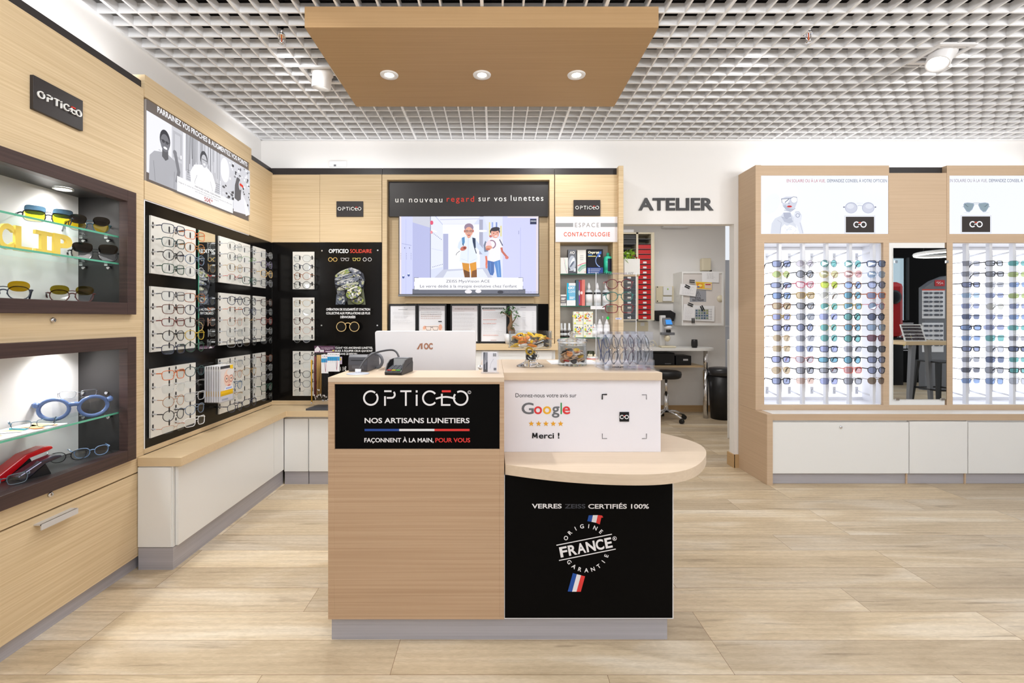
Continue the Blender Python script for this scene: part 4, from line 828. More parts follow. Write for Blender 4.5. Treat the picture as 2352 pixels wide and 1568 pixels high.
def gmesh(kind, key, make, mt):
    k = (kind, key, mt.name)
    if k not in _gm:
        m = MB(); make(m); o = m.build(kind, mt, local=True); _gm[k] = o.data; bpy.data.objects.remove(o)
    return _gm[k]
def glasses(loc, rz, shape, fc, lc, label, cat='eyeglasses', group=None, r=.0013, tl=.135, metal=0, clear=0, rimless=0, k=1.0, fold=0, tagged=True, tc=None, tilt=0, spread=0, bk=1.0):
    a, b = SIZE[shape]; a *= SZX*k; b *= k; cx = a+.0085*k; fm = fmat(fc, metal, clear); tm = fmat(tc, metal, 0) if tc else fm; lm = lmat(lc)
    name = 'sunglasses' if cat == 'sunglasses' else 'eyeglasses'
    t = thing(name, label, cat, loc, rz, group)
    if tilt: t.rotation_euler = (tilt, 0, rz)
    b *= bk; key = (shape, r, tl, k, rimless, fold, bk)
    P = outline(shape, a, b); warp = lambda x: .10*x*x/ max(a, .01)*.9     # slight wrap of the front
    def fr_(m):
        for sx in (-1, 1):
            pts = [(sx*(cx+x), warp(cx+x), z) for x, z in P]
            if rimless: m.tube(pts[1:11] if rimless == 1 else pts[:2], r, 5)
            else: m.tube(pts, r, 6, True)
            e = cx+a
            m.tube([(sx*(e-.002), warp(e), b*.45), (sx*(e+.004*k), warp(e)+.002, b*.5), (sx*(e+.006*k), warp(e)+.009, b*.5)], r*1.5, 6)
            m.tube([(sx*.0075*k, 0, -b*.1), (sx*.0085*k, .006*k, -b*.25)], r*.8, 5)
        z = b*.35
        m.tube([(-.0085*k, .0, z), (-.004*k, -.001, z+.0025), (0, -.0012, z+.003), (.004*k, -.001, z+.0025), (.0085*k, 0, z)], r*1.2, 6)
        if shape == 'aviator': m.tube([(-.012*k, .0, b*.8), (0, -.001, b*.85), (.012*k, 0, b*.8)], r, 5)
    def ln_(m):
        pts = [(x, warp(cx+x)+.0002, z) for x, z in P]; m.prism([(p[0], p[1], p[2]) for p in pts], (0, .0012, 0))
    def ln2(m):
        pts = [(-x, warp(cx+x)+.0002, z) for x, z in P]; m.prism(pts, (0, .0012, 0))
    def tp_(sx):
        def f(m):
            e = cx+a+.006*k; y0 = warp(cx+a)+.008; z = b*.5
            if fold: m.tube([(sx*e, y0, z), (sx*e*.6, y0+.012, z-.004), (-sx*e*.75, y0+.016+.006*sx, z-.022)], r*1.3, 6)
            elif tl > .1: m.tube([(sx*e, y0, z), (sx*(e+.001), tl*.5*k, z+.001), (sx*(e-.001), tl*.74*k, z-.001), (sx*(e-.004), tl*.9*k, z-.014*k), (sx*(e-.007), tl*k, z-.034*k)], [r*1.3, r*1.4, r*1.5, r*1.8, r*1.4], 6)
            else: m.tube([(sx*e, y0, z), (sx*(e+.001), tl, z-.003)], r*1.4, 6)
        return f
    M_ = Matrix.Identity(4)
    def part(nm, kk, mk, mt, lx=0):
        o = bpy.data.objects.new(nm, gmesh(nm, kk, mk, mt)); C.objects.link(o); o.parent = t; o.location = (lx, 0, 0); return o
    part('frame', key, fr_, fm); part('lens', key+('R',), ln_, lm, cx); part('lens', key+('L',), ln2, lm, -cx)
    part('temple', key+('tl',), tp_(-1), tm); part('temple', key+('tr',), tp_(1), tm)
    if tagged:
        def tg(m): e = cx+a+.007*k; y1 = tl*.45 if tl > .1 else tl*.5; m.box(-e-.0022, -e+.0016, y1, y1+(.032 if tl > .1 else .026), b*.5-.004, b*.5+.004)
        part('price_tag', key+('tag',), tg, TAG)
    return t
# ---------------------------------------------------------------- white rack boards with eyeglasses (left wall and back wall)
SLOT = (30, 28, 28); BPRINT = attr(mat('board_with_slots', (255,255,255), .4), 'Base Color')
CO = {'blue-black':(30,44,74), 'teal-black':(24,66,70), 'black':(22,22,24), 'green-black':(22,66,48), 'orange':(214,110,48), 'tortoise':(150,84,40), 'silver':(176,178,182), 'grey':(104,106,110), 'brown':(98,54,36), 'dark red':(112,40,32), 'navy':(30,38,66), 'amber':(176,110,44), 'dark tortoise':(72,44,32), 'yellow':(190,160,36), 'clear':(226,228,230), 'gold':(196,160,98), 'red':(212,70,58), 'green':(110,170,84), 'dark green':(34,74,60), 'rose gold':(206,150,126), 'blue':(56,96,160), 'blue-grey':(96,116,142), 'violet-grey':(104,96,124), 'white':(236,236,238)}
CLEARL = (244, 247, 248)
SHAPES_W = {'square':'square','round':'round','panto':'rounded','rect':'rectangular','hex':'hexagonal','cat':'cat-eye','big':'large','aviator':'pilot','wrap':'wraparound'}
ORD = ['top','second','third','fourth','fifth']
ZR = [[1.731,1.660,1.591,1.522],[1.377,1.308,1.238,1.166,1.098],[.961,.892,.820,.747,.676]]
ZB = [(1.494,1.794),(1.085,1.427),(.640,.998)]
LV = ['upper','middle','lower']
NUM2 = {'A':'rack nearest left cabinet', 'B':'rack beside narrow mirror', 'C':'narrow rack by the corner', 'D':'rack on the back wall'}
BOARDS = {
 'A': (2.446, 2.812, [2.522, 2.700], [[['blue-black:square','teal-black:square','black:round','green-black:square'],['orange:square','amber:panto','blue-grey:round','silver:round']],
   [['grey:square','brown:square','dark red:rect','black:panto','navy:square'],['tortoise:square','navy:panto','dark tortoise:square','yellow:panto','green-black:round']],
   [['orange:square','clear:square:r','amber:round:m','black:round','rose gold:rect:h'],['teal-black:panto','silver:rect:h','silver:square','blue-grey:panto','white:square']]]),
 'B': (3.054, 3.440, [3.115, 3.300], [[['silver:panto:m','grey:panto:m','gold:panto:m','red:panto:h'],['silver:square:h','green:square:h','brown:rect:h','dark green:square']],
   [['navy:round','orange:panto:h','rose gold:panto:m','silver:square:m','grey:square'],['black:panto','navy:panto','gold:square:h','clear:big:c','black:panto']],
   [['silver:square:m','rose gold:panto:m','blue-grey:round','gold:square:h','navy:panto'],['silver:panto:m','gold:panto:m','silver:square:h','silver:rect:h','navy:panto']]]),
 'C': (3.493, 3.672, [3.545], [[['silver:panto:m','violet-grey:panto','gold:panto','grey:panto']],[['dark tortoise:panto','grey:panto:m','dark red:panto','silver:panto:m','black:panto']],[['brown:panto','silver:panto:m','grey:panto','dark green:panto','clear:panto:c']]]),
 'D': (X(673.5,3.795), X(722.5,3.795), [X(697.5,3.74)], [[['grey:panto:m','navy:round','tortoise:round','black:round']],[['gold:panto:m','silver:panto:m','brown:panto','rose gold:round:m','silver:round:m']],[['grey:panto:m','silver:square:h','black:panto','grey:panto','silver:panto:h']]])}
for bk, (ya, yb, cols_, rows_) in BOARDS.items():
    for li in range(3):
        za, zb = ZB[li]
        left = bk != 'D'
        fr = LEFTW(XL+.0005, ya, za) if left else FRONT(ya, 3.7955, za)
        wdt = yb-ya
        o = thing('rack_board', 'white %s board of the %s, holding clear-lens eyeglasses' % (LV[li], NUM2[bk]), 'display rack', tuple(fr.at(wdt/2, 0)), group='white eyeglass rack boards')
        m = MB().rect(fr, 0, 0, wdt, zb-za, (226,224,217), 0, .010)
        for z in ZR[li]:
            for cc in cols_:
                for sx in (-.062, .062):
                    a = (cc-ya if left else cc-ya-.003*0)+sx*(.8 if not left else 1)
                    if a < .006: a = .006
                    if a > wdt-.008: a = wdt-.008
                    for q in (0,): m.stroke(fr, [(a, z-za+.004), (a, z-za+.026)], .012, SLOT, .0102); m.ell(fr, a, z-za+.026, .006, .006, SLOT, .0103, n=12); m.ell(fr, a, z-za+.004, .006, .006, SLOT, .0103, n=12)
        m.build('board', BPRINT, o)
        for ci, cc in enumerate(cols_):
            for ri, code in enumerate(rows_[li][ci]):
                q = code.split(':'); fc = CO[q[0]]; sh = q[1]; fl_ = q[2] if len(q) > 2 else ''
                colw = '' if len(cols_) == 1 else ('left column, ' if ci == 0 else 'right column, ')
                lab = '%s %s eyeglasses, %s from top, %s%s board, %s' % (q[0], SHAPES_W[sh], ORD[ri], colw, LV[li], NUM2[bk]) if ri else '%s %s eyeglasses, topmost, %s%s board, %s' % (q[0], SHAPES_W[sh], colw, LV[li], NUM2[bk])
                dz = rnd.uniform(-.002, .002); hang = .095
                kw = dict(r=.0019 if fl_ == '' else .0011, tl=.082, k=1.06, bk=1.16, metal=fl_ in ('m', 'h'), clear=fl_ == 'c', rimless=1 if fl_ in ('h', 'r') else 0)
                if left: glasses((XL+hang, cc-.012, ZR[li][ri]+dz), PI/2-.20+rnd.uniform(-.03,.03), sh, fc, CLEARL, lab, group='eyeglasses on the white rack boards', **kw)
                else: glasses((cc, 3.700, ZR[li][ri]+dz), rnd.uniform(-.04,.04), sh, fc, CLEARL, lab, group='eyeglasses on the white rack boards', **kw)
# tall mirror and brochure holder on the left wall
y0_, y1_ = F*1.79/(U0-455), F*1.79/(U0-492)
t = thing('wall_mirror', 'tall narrow mirror between the racks on the left wall', 'mirror', (XL, (y0_+y1_)/2, 1.073))
g = MB().box(XL+.001, XL+.006, y0_, y1_, 1.073, 1.794).build('mirror_glass', MIRROR, t)
MB().box(XL+.001, XL+.0062, y0_-.003, y0_-.0003, 1.073, 1.794).build('green_edge', SHELFE, t)
t = thing('brochure_holder', 'clear wall holder of brochures showing a face in glasses, below the tall mirror', 'brochure holder', (XL, 2.97, .75))
hy0_, hy1_, hz0, hz1 = 2.892, 3.03, .745, .965; hx = XL+.115
MB().box(XL+.001, hx+.004, hy0_-.002, hy1_+.002, hz0-.004, hz0).box(hx, hx+.003, hy0_-.002, hy1_+.002, hz0, hz0+.05).box(XL+.001, hx+.003, hy0_-.003, hy0_-.001, hz0, hz0+.19).box(XL+.001, hx+.003, hy1_+.001, hy1_+.003, hz0, hz0+.19).build('acrylic_tray', ACRYL, t)
for i in range(7):
    xx = hx-.004-.0145*i
    o = thing('brochure', ('front brochure in the clear holder, a pale face in glasses over a yellow band' if i == 0 else 'white brochure edge in the clear wall holder behind the front one'), 'brochure', (xx, 2.96, hz0), group='brochures in the wall holder')
    MB().box(xx-.010, xx, hy0_, hy1_, hz0+.0005, hz1+.002*(i % 2)).build('sheets', PAPER, o)
    m = MB(); A = Art(m, Fr((xx, hy0_, hz0), (0, (hy1_-hy0_)/100, 0), (0, 0, .22/150), (1,0,0)), c=.0004)
    A.rect(0,.5,100,150,(222,216,214)); A.rect(0,138,100,150,(60,60,64)); A.rect(76,120,100,150,(236,196,40)); A.rect(0,24,100,46,(238,190,30)); A.rect(0,.5,100,24,(226,226,232)); A.rect(10,4,60,12,(180,186,200))
    A.ell(62,96,36,38,(238,206,188)); A.ell(80,120,30,14,(226,222,220)); A.ring(48,94,14,3,(176,96,80)); A.ring(84,92,14,3,(176,96,80)); A.ell(48,94,5,4,(90,110,120)); A.ell(84,93,5,4,(90,110,120)); A.ell(66,78,6,8,(226,180,160)); A.ell(66,64,12,4,(206,120,110)); A.poly([(24,46),(40,62),(96,60),(100,46)],(232,232,240)); A.rect(40,50,90,56,(150,170,220))
    m.build('cover', PRINT, o)
# ---------------------------------------------------------------- right-hand lit rack units
YR, YBK, YROD = 3.735, 3.95, 3.76
R0 = 2.086; RW = X(2048,YR)-X(1742,YR); M0 = R0+RW-.019; M1 = X(2175,YR); ZT = 2.469
zl0, zl1, zr0, zr1 = Z(537,YR), Z(403,YR), Z(930,YR), Z(557,YR)
COLW = ['leftmost column','second column','middle column','fourth column','right column']
ROWN = ['first row','second row','third row','fourth row','fifth row','sixth row','seventh row','eighth row','ninth row','tenth row','eleventh row','last row']
def unit(x0, x1, label, side, where, art, siglabel, cols, data):
    t = thing('display_unit', label, 'display unit', ((x0+x1)/2, 3.87, .53))
    xi0, xi1, xn0, xn1 = x0+.006, x1-.02, x0+.046, x1-.046
    m = MB().box(x0, x1, YR, 3.99, zl1, ZT).box(x0, x1, YR, 3.99, zr1, zl0).box(x0, xn0, YR, 3.99, zr0, zr1).box(xn1, x1, YR, 3.99, zr0, zr1).box(x0, x1, YR, 3.99, .535, zr0).box(x0, x0+.02, YR, 3.99, zl0, zl1).box(x1-.004, x1, YR, 3.99, zl0, zl1)
    m.build('oak_frame', RWOOD, t)
    if side: MB().box(x0-.024, x0-.0005, YR-.003, 3.995, .535, ZT+.003).box(x0-.001, x0+.02, YR-.003, YR-.0001, .535, ZT+.003).build('side_panel', RWOOD, t, .001)
    MB().box(xn0, xn1, YBK, YBK+.01, zr0, zr1).build('light_panel', LBOX, t)
    MB().box(xn0-.001, xn0+.003, YR+.02, YBK, zr0, zr1).box(xn1-.003, xn1+.001, YR+.02, YBK, zr0, zr1).box(xn0, xn1, YR+.02, YBK, zr0-.001, zr0+.004).box(xn0, xn1, YR+.02, YBK, zr1-.004, zr1+.001).box(xn0, xn1, YBK-.004, YBK-.0005, zr0+.004, zr0+.03).box(xn0, xn1, YBK-.004, YBK-.0005, zr1-.03, zr1-.004).build('white_lining', RWHITE, t)
    m = MB()
    for i in range(12): zz = 1.66-.0837*i; m.box(xn0+.003, xn1-.003, YBK-.0015, YBK-.0003, zz-.0006, zz+.0006)
    m.build('slat_lines', RODM, t)
    for ci in range(cols):
        xr_ = x0+.187+.187*ci
        rod = MB().box(xr_-.011, xr_+.011, YROD, YROD+.03, zr0+.004, zr1-.004).box(xr_+.0112, xr_+.0135, YROD-.001, YROD+.02, zr0+.1, zr1-.06).build('display_rod', RODM, t)
        for zz in (zr1-.085, zr0+.085):
            s_ = 1 if zz > 1.2 else -1
            MB().box(xr_-.012, xr_+.012, YBK-.010, YBK-.004, zz-.03, zz+.03).tube([(xr_, YBK-.008, zz), (xr_-.004, YROD+.03, zz+.03*s_*.6)], .007, 6).build('bracket', RODM, rod)
        for ri in range(12):
            zz = 1.69-.0837*ri
            MB().tube([(xr_-.002, YROD+.004, zz+.026), (xr_-.002, YROD-.03, zz+.028), (xr_-.002, YROD-.036, zz+.018), (xr_-.002, YROD-.036, zz+.006)], .0022, 6).build('hook', RODM, rod)
        if ci < len(data):
            for ri, code in enumerate(data[ci]):
                q = code.split(':'); sh, fn, ln_ = q[0], q[1], q[2]; o_ = q[3] if len(q) > 3 else ''
                fc = FC[fn]; lc = LC[ln_]
                lab = '%s %s sunglasses, %s lenses, %s, %s, lit rack %s' % (fn, SHAPES_W[sh], ln_, ROWN[ri], COLW[ci] if cols == 5 else ('%s column' % ('first','second','third')[ci]), where)
                if o_ == 'r': lab = '%s rimless sunglasses, %s lenses, %s, %s, lit rack %s' % (SHAPES_W[sh], ln_, ROWN[ri], COLW[ci] if cols == 5 else ('%s column' % ('first','second','third')[ci]), where)
                glasses((xr_-.019+rnd.uniform(-.003,.003), YROD-.058, 1.69-.0837*ri+rnd.uniform(-.002,.002)), rnd.uniform(-.05,.05), sh, fc, lc, lab, 'sunglasses', 'sunglasses on the lit racks', r=.0013 if o_ in ('m','r','h') else .0026, metal=o_ in ('m','r','h'), clear=o_ == 'c', rimless={'r':2,'h':1}.get(o_,0), tl=.13, k=1.08, bk=1.13)
    s_ = thing('lightbox_sign', siglabel, 'sign', ((xi0+xi1)/2, YR, zl0), group='lit picture signs above the racks')
    MB().box(x0+.021, x1-.005, YR+.004, YR+.12, zl0+.001, zl1-.001).build('housing', ALU, s_)
    m = MB(); A = Art(m, PX(YR+.004), c=.0006); art(A, x0+.021, x1-.005); m.build('picture', SCREEN, s_)
    return t
FC = {'black':(22,22,24), 'silver':(150,152,158), 'tortoise':(128,84,44), 'yellow tortoise':(170,140,50), 'gold':(190,156,98), 'clear grey':(196,200,206), 'pink':(206,74,104), 'clear':(232,234,238), 'pale pink':(226,190,186), 'navy':(34,42,70), 'coral':(220,110,96), 'grey':(96,98,104), 'orange tortoise':(186,96,40), 'clear pink':(236,200,204), 'burgundy':(92,34,44), 'brown':(110,82,56), 'dark grey':(62,64,70)}
LC = {'blue-grey':(138,150,186), 'green':(168,186,104), 'blue':(128,156,206), 'tan':(190,166,124), 'lavender':(152,160,206), 'grey-pink':(190,180,188), 'grey':(150,152,160), 'pink-grey':(206,180,188), 'beige':(206,204,190), 'peach':(214,178,160), 'teal':(96,176,168), 'olive':(196,190,130), 'lime':(166,190,44), 'blue-teal':(96,166,190), 'rose':(206,150,146), 'dark blue':(84,96,130), 'light blue':(160,190,220), 'dark grey':(86,88,98), 'wine':(120,70,86), 'brown':(122,96,66), 'red mirror':(214,130,130), 'pale grey':(196,200,206)}
LC = {k: tuple(int(a*.68+b*.32) for a, b in zip(v, (176,178,184))) for k, v in LC.items()}
RACK1 = [
 ['square:black:blue-grey','hex:gold:green:m','wrap:black:blue-grey','square:black:blue','square:tortoise:tan','square:yellow tortoise:lavender','square:black:lavender','panto:gold:tan:r','square:gold:tan:h','square:black:lavender','aviator:gold:tan:m','square:black:blue-grey'],
 ['hex:clear grey:grey-pink','round:black:grey','cat:pink:pink-grey','square:yellow tortoise:tan','cat:black:grey','square:clear grey:grey:c','round:black:blue-grey','square:silver:grey:r','square:silver:blue-grey:m','cat:pale pink:grey-pink:c','square:dark grey:grey','square:tortoise:peach:h'],
 ['round:black:teal:m','aviator:gold:olive:m','panto:gold:lime:m','aviator:silver:beige:r','panto:gold:teal:m','square:silver:lavender:m','panto:gold:teal:m','panto:silver:teal:m','square:black:lavender','wrap:black:blue-teal','rect:black:grey','square:navy:lavender:m'],
 ['round:clear:teal:c','panto:pale pink:rose','round:tortoise:blue','panto:tortoise:blue-teal','square:yellow tortoise:blue-teal','round:black:teal','panto:tortoise:blue-teal','round:black:teal','square:silver:grey:r','round:black:blue-teal','square:coral:rose','square:grey:grey'],
 ['square:navy:blue','panto:clear:light blue:c','panto:dark grey:blue-grey','square:orange tortoise:blue-grey','round:clear pink:light blue:c','round:black:dark blue','square:grey:light blue','square:burgundy:wine','square:black:dark grey','square:black:blue-grey','panto:black:blue-grey','panto:brown:brown:m']]
RACK2 = [
 ['rect:dark grey:grey:h','rect:black:grey:h','rect:black:blue-grey','rect:silver:light blue:h','rect:silver:blue-grey:h','rect:black:dark blue:h','wrap:black:blue','rect:silver:blue:h','rect:black:blue-grey','rect:silver:grey:h','rect:dark grey:dark grey:h','rect:black:blue:h'],
 ['rect:black:pale grey','rect:dark grey:grey','rect:silver:grey:h','rect:silver:blue-grey:r','panto:silver:beige:r','rect:silver:blue-grey:h','wrap:silver:blue-grey:h','square:silver:teal:h','square:silver:pale grey:m','square:black:dark blue:h','square:dark grey:grey:m','square:silver:blue:m'],
 ['wrap:silver:teal:h','wrap:silver:green:h','rect:silver:blue:h','wrap:silver:green:r','rect:grey:blue-grey:h','rect:silver:blue:h','wrap:silver:teal:h','rect:silver:grey:r','rect:black:dark blue','rect:silver:teal:h','rect:black:teal','square:silver:pale grey:m']]
SIG = 'EN SOLAIRE OU À LA VUE,'; SIG2 = 'DEMANDEZ CONSEIL À VOTRE OPTICIEN'
def emblem(A, x, y):                                   # black card with the two-ring emblem
    A.rect(x-35, y-20.5, x+35, y+20.5, (196,200,214)); A.rect(x-34, y-19.5, x+34, y+19.5, (246,248,255)); A.rect(x-32.5, y-18, x+32.5, y+18, (62,56,54))
    glasses_mark(A.mb, A.fr, x, y, 5.9, (250,250,255), (230,90,70), A.c+.0002)
def art1(A, xa, xb):
    A.rect(U0+xa*F/(YR+.004)*1, 402, U0+xb*F/(YR+.004), 539, (240,243,251))
    A.text(SIG,1807,418.5,1895.5,7.2,(190,104,112)); A.text(SIG2,1900,418.5,2037,7.2,(82,92,116))
    k = 5.227; P = lambda x, y: (1690+x/k, 360+y/k); pl = lambda pts, c: A.poly([P(*p) for p in pts], c); el = lambda x, y, rx, ry, c, r=0: A.ell(*P(x,y), rx/k, ry/k, c, r); li = lambda pts, w, c: A.line([P(*p) for p in pts], w/k, c)
    el(560,450,190,130,(244,246,252)); el(430,560,90,130,(237,240,249),.5); el(640,420,110,90,(247,249,254))
    pl([(416,922),(430,800),(470,740),(545,705),(570,670),(650,665),(690,720),(720,820),(745,922)],(214,218,230)); pl([(545,720),(600,740),(660,735),(690,780),(640,800),(580,780)],(186,191,208)); li([(500,760),(545,790),(530,922)],6,(186,190,206)); pl([(570,672),(655,668),(660,720),(610,745),(575,720)],(176,181,200)); li([(545,720),(620,745)],5,(160,166,186)); li([(655,690),(672,750)],5,(170,176,196))
    pl([(535,922),(545,850),(580,810),(610,830),(650,815),(690,830),(730,860),(740,922)],(249,250,255))
    for i in range(16): el(rnd.uniform(560,735), rnd.uniform(840,915), 7, 5, (216,220,230))
    pl([(548,500),(600,480),(720,480),(735,545),(700,630),(650,655),(600,640),(560,590)],(206,210,224)); pl([(560,590),(600,640),(650,655),(700,630),(640,620),(590,580)],(180,186,204))
    pl([(540,510),(615,502),(640,520),(620,560),(575,556),(548,545)],(250,251,255)); el(695,518,38,38,(250,251,255)); li([(540,508),(650,502),(690,480),(732,490)],8,(130,136,156)); li([(545,510),(552,556)],6,(120,126,146)); A.ring(*P(695,518),38/k,4/k,(176,180,196)); li([(585,550),(632,510)],10,(120,126,146)); el(632,562,14,8,(170,176,196)); el(640,598,30,12,(218,58,56)); el(640,592,20,4,(150,40,44)); li([(575,640),(655,660),(710,620)],5,(150,156,176))
    pl([(690,700),(720,650),(760,660),(790,710),(775,780),(800,860),(810,922),(760,922),(735,840),(690,790)],(224,227,238)); A.ring(*P(738,705),22/k,8/k,(160,166,188)); li([(705,665),(750,660),(775,700)],6,(176,182,200)); li([(765,790),(800,922)],6,(186,190,206))
    for sx in (-1, 1): el(1480+sx*102,614,74,66,(168,174,196)); el(1480+sx*102,616,68,60,(206,209,224)); el(1480+sx*112,596,44,30,(222,225,236)); el(1480+sx*188,606,10,9,(120,124,144))
    li([(1450,592),(1480,584),(1512,592)],7,(190,194,208)); li([(1440,560),(1520,560)],4,(214,217,228))
    emblem(A, 1973.5, 516)
def art2(A, xa, xb):
    A.rect(U0+xa*F/(YR+.004), 402, U0+xb*F/(YR+.004), 539, (240,243,251)); A.text(SIG,2179.5,418,2267.5,7.2,(150,138,150)); A.text(SIG2,2271.5,418,2408,7.2,(82,92,116))
    for sx in (-1, 1):
        x = 2242; A.poly([(x+sx*27.5,466.5),(x+sx*20,465),(x+sx*6,466.5),(x+sx*4.5,471),(x+sx*9,481),(x+sx*16,487),(x+sx*22,486),(x+sx*28,477),(x+sx*29.5,470)],(150,166,184)); A.poly([(x+sx*26,468),(x+sx*20,467),(x+sx*7.5,468),(x+sx*7,472),(x+sx*11,480),(x+sx*16.5,485),(x+sx*22,483),(x+sx*27,476),(x+sx*28,470)],(142,160,170))
        A.line([(x+sx*26,469),(x+sx*20,474.5),(x+sx*18,474)],1.0,(84,94,104)); A.line([(x+sx*28,474),(x+sx*31,475)],1.2,(130,138,150))
    A.line([(2235,466),(2249,466)],1.2,(176,182,194)); A.line([(2237,469),(2247,469)],1,(196,200,210)); A.ell(2220,488.5,8,.9,(224,227,236)); A.ell(2264,488.5,8,.9,(224,227,236))
    emblem(A, 2241, 515)
unit(R0, R0+RW-.02, 'oak rack unit with a lit white back, left of the tall mirror', True, 'left of mirror', art1, 'lit white sign with a woman in a white hat, left of the mirror unit', 5, RACK1)
unit(M1, M1+RW-.02, 'oak rack unit with a lit white back, right of the tall mirror', False, 'right of mirror', art2, 'lit white sign with pilot sunglasses, right of the mirror unit', 5, RACK2)
t = thing('mirror_unit', 'narrow oak unit holding a tall mirror between the two lit racks', 'mirror unit', ((M0+M1)/2, 3.87, .53))
mx0, mx1 = R0+RW-.0195, M1-.0005
MB().box(mx0, mx1, YR+.002, 3.99, zr1, Z(397,YR)).build('oak_panel', RWOOD, t); MB().box(mx0, mx1, YR, 3.99, .535, zr0).build('lower_rail', RWOOD, t)
MB().box(mx0, mx1, YR+.04, 3.99, Z(397,YR), ZT-.002).build('dark_top', TRIM, t)
MB().box(mx0+.004, mx1-.012, YR+.005, 3.99, zr0, zr1).build('white_backing', WHITE2, t)
gx0, gx1, gz0, gz1 = X(2051,YR), X(2172.5,YR), Z(916.5,YR), Z(569.5,YR)
MB().box(gx0, gx1, YR-.003, YR+.003, gz0, gz1).build('mirror_glass', MIRROR, t)
for px, py in ((2057,601),(2174,601)): MB().box(X(px,YR)-.010, X(px,YR)+.010, YR-.008, YR-.0035, Z(py,YR)-.010, Z(py,YR)+.010).build('mirror_clip', CHROME, t)
for px in (2060, 2164): MB().box(X(px,YR)-.014, X(px,YR)+.014, YR-.008, YR-.0035, gz0-.008, gz0+.008).build('mirror_clip', CHROME, t)
# low cabinets under the racks
RX1 = M1+RW-.02; YC = 3.583
b = MB().box(R0+.0205, RX1, YC-.004, 3.99, .488, .5345).build('ledge_top', RWOOD); tag(b, 'long oak-edged ledge running under the lit racks and mirror', 'worktop')
w_ = MB().box(R0+.024, RX1, YC+.006, YR-.004, .5345, .5362).build('white_surface', WHITE2, b)
MB().box(R0-.024, R0+.020, YC-.008, 3.995, 0, .534).build('end_panel', RWOOD, b, .001)
bxs = [(R0+.022, X(2087,3.585), 'wide white low cabinet with a small lock, under the left lit rack'), (X(2088.5,3.585), X(2222,3.585), 'narrower white low cabinet under the tall mirror'), (X(2223.5,3.585), RX1, 'white low cabinet under the right lit rack, cut by the frame')]
for i, (xa, xb_, lab) in enumerate(bxs):
    t = thing('low_cabinet', lab, 'cabinet', ((xa+xb_)/2, 3.78, 0), group='white low cabinets under the lit racks')
    MB().box(xa, xb_, YC+.018, 3.985, .092, .487).build('body', WHITE2, t)
    MB().box(xa+.001, xb_-.001, YC, YC+.017, .084, .472 if i != 1 else .479).build('door', WHITE2, t, .0015)
    MB().box(xa, xb_-.012, YC+.02, YC+.04, .002, .083).build('plinth', PLINTH, t)
    MB().box(xb_-.0118, xb_-.001, YC+.012, YC+.04, .0, .083).build('plinth_divider', RWOOD, t)
    if i == 0:
        R = Matrix.Translation((X(1931,YC), YC, Z(980.5,YC))) @ Matrix.Rotation(PI/2, 4, 'X')
        MB().lathe([(.011,0),(.011,.005),(.007,.008),(0,.008)], (0,0,0), 16, M=R).build('lock', CHROME, t)
# ---------------------------------------------------------------- things on the counter
ZC = ztop
def YC_(v): return F*(H-ZC)/(v-V0)
def rbox(m, w_, d, h, z=0, r=.006):                     # box with chamfered vertical edges and top, centred on x, y from 0 to d
    P = [(-w_/2+r,0),(w_/2-r,0),(w_/2,r),(w_/2,d-r),(w_/2-r,d),(-w_/2+r,d),(-w_/2,d-r),(-w_/2,r)]
    return m.prism([(a,b,z) for a,b in P], (0,0,h))
y = 2.24; mx0, mx1 = X(861,y), X(1093.5,y); mz0, mz1 = .905, Z(759.5,y); xm_ = (mx0+mx1)/2; t = thing('computer_monitor', 'white computer monitor seen from behind, standing behind the counter', 'monitor', (xm_, y+.06, .735))
r = .012; m = MB(); P = []
for cx_, cz_, a0 in ((mx1-r, mz1-r, 0), (mx0+r, mz1-r, 90), (mx0+.008+r, mz0+r, 180), (mx1-.004-r, mz0+r, 270)):
    P += [(cx_+r*math.cos(math.radians(a0+18*i)), y, cz_+r*math.sin(math.radians(a0+18*i))) for i in range(6)]
m.prism(P, (0,.018,0)).build('housing', mat('monitor_white', (226,224,226), .35), t, .003)
MB().box(mx0+.008, mx1-.008, y+.0185, y+.023, mz0+.012, mz1-.008).build('screen', BLKPL, t)
m = MB(); A = Art(m, PX(y), c=.0004); cp = (168,120,96)
A.poly([(957,802),(964.5,789),(970.5,787.5),(970.5,801.5),(966.5,801.5),(966.5,791),(962,802)],cp); A.line([(973,801),(973,788)],.01,cp)
A.text('OC',973.5,801.2,994,13,cp,.05); m.build('lettering', PRINT, t)
MB().box(xm_-.03, xm_+.03, y+.024, y+.05, .76, 1.05).build('stand', WHITEPL, t); MB().box(xm_-.11, xm_+.11, y-.04, y+.14, .7355, .757).build('base', WHITEPL, t, .004)
y = YC_(853.5); t = thing('receipt_printer', 'small black receipt printer on the left end of the counter', 'printer', (X(822,y), y, ZC)); t.rotation_euler = (0,0,-.05)
w_ = .084; m = MB(); prof = [(0,.004),(-.004,.03),(0,.062),(.012,.074),(.05,.072),(.15,.060),(.175,.05),(.178,.0005),(.004,.0005)]
m.prism([(-w_/2, a, b) for a, b in prof], (w_,0,0)).build('body', mat('printer_grey', (70,70,76), .4), t, .004, local=True)
MB().box(-.030,.030,-.0022,.002,.0475,.0505).build('paper_slot', BLKPL, t, local=True); MB().box(-.026,.026,-.0035,.001,.012,.030).build('front_panel', mat('printer_panel', (84,84,90), .35), t, .004, local=True)
m = MB(); m.tube([(.035+.034*math.sin(a), .13, .045+.034*math.cos(a)-.01) for a in [2*PI*i/18 for i in range(18)]], .007, 6, True).build('paper_roll_cover', GREYPL, t, local=True)
y = YC_(858.5); xg = X(822,y); t = thing('cable_grommet', 'flat pale round cable grommet on the counter beside the printer', 'cable cover', (xg, y, ZC))
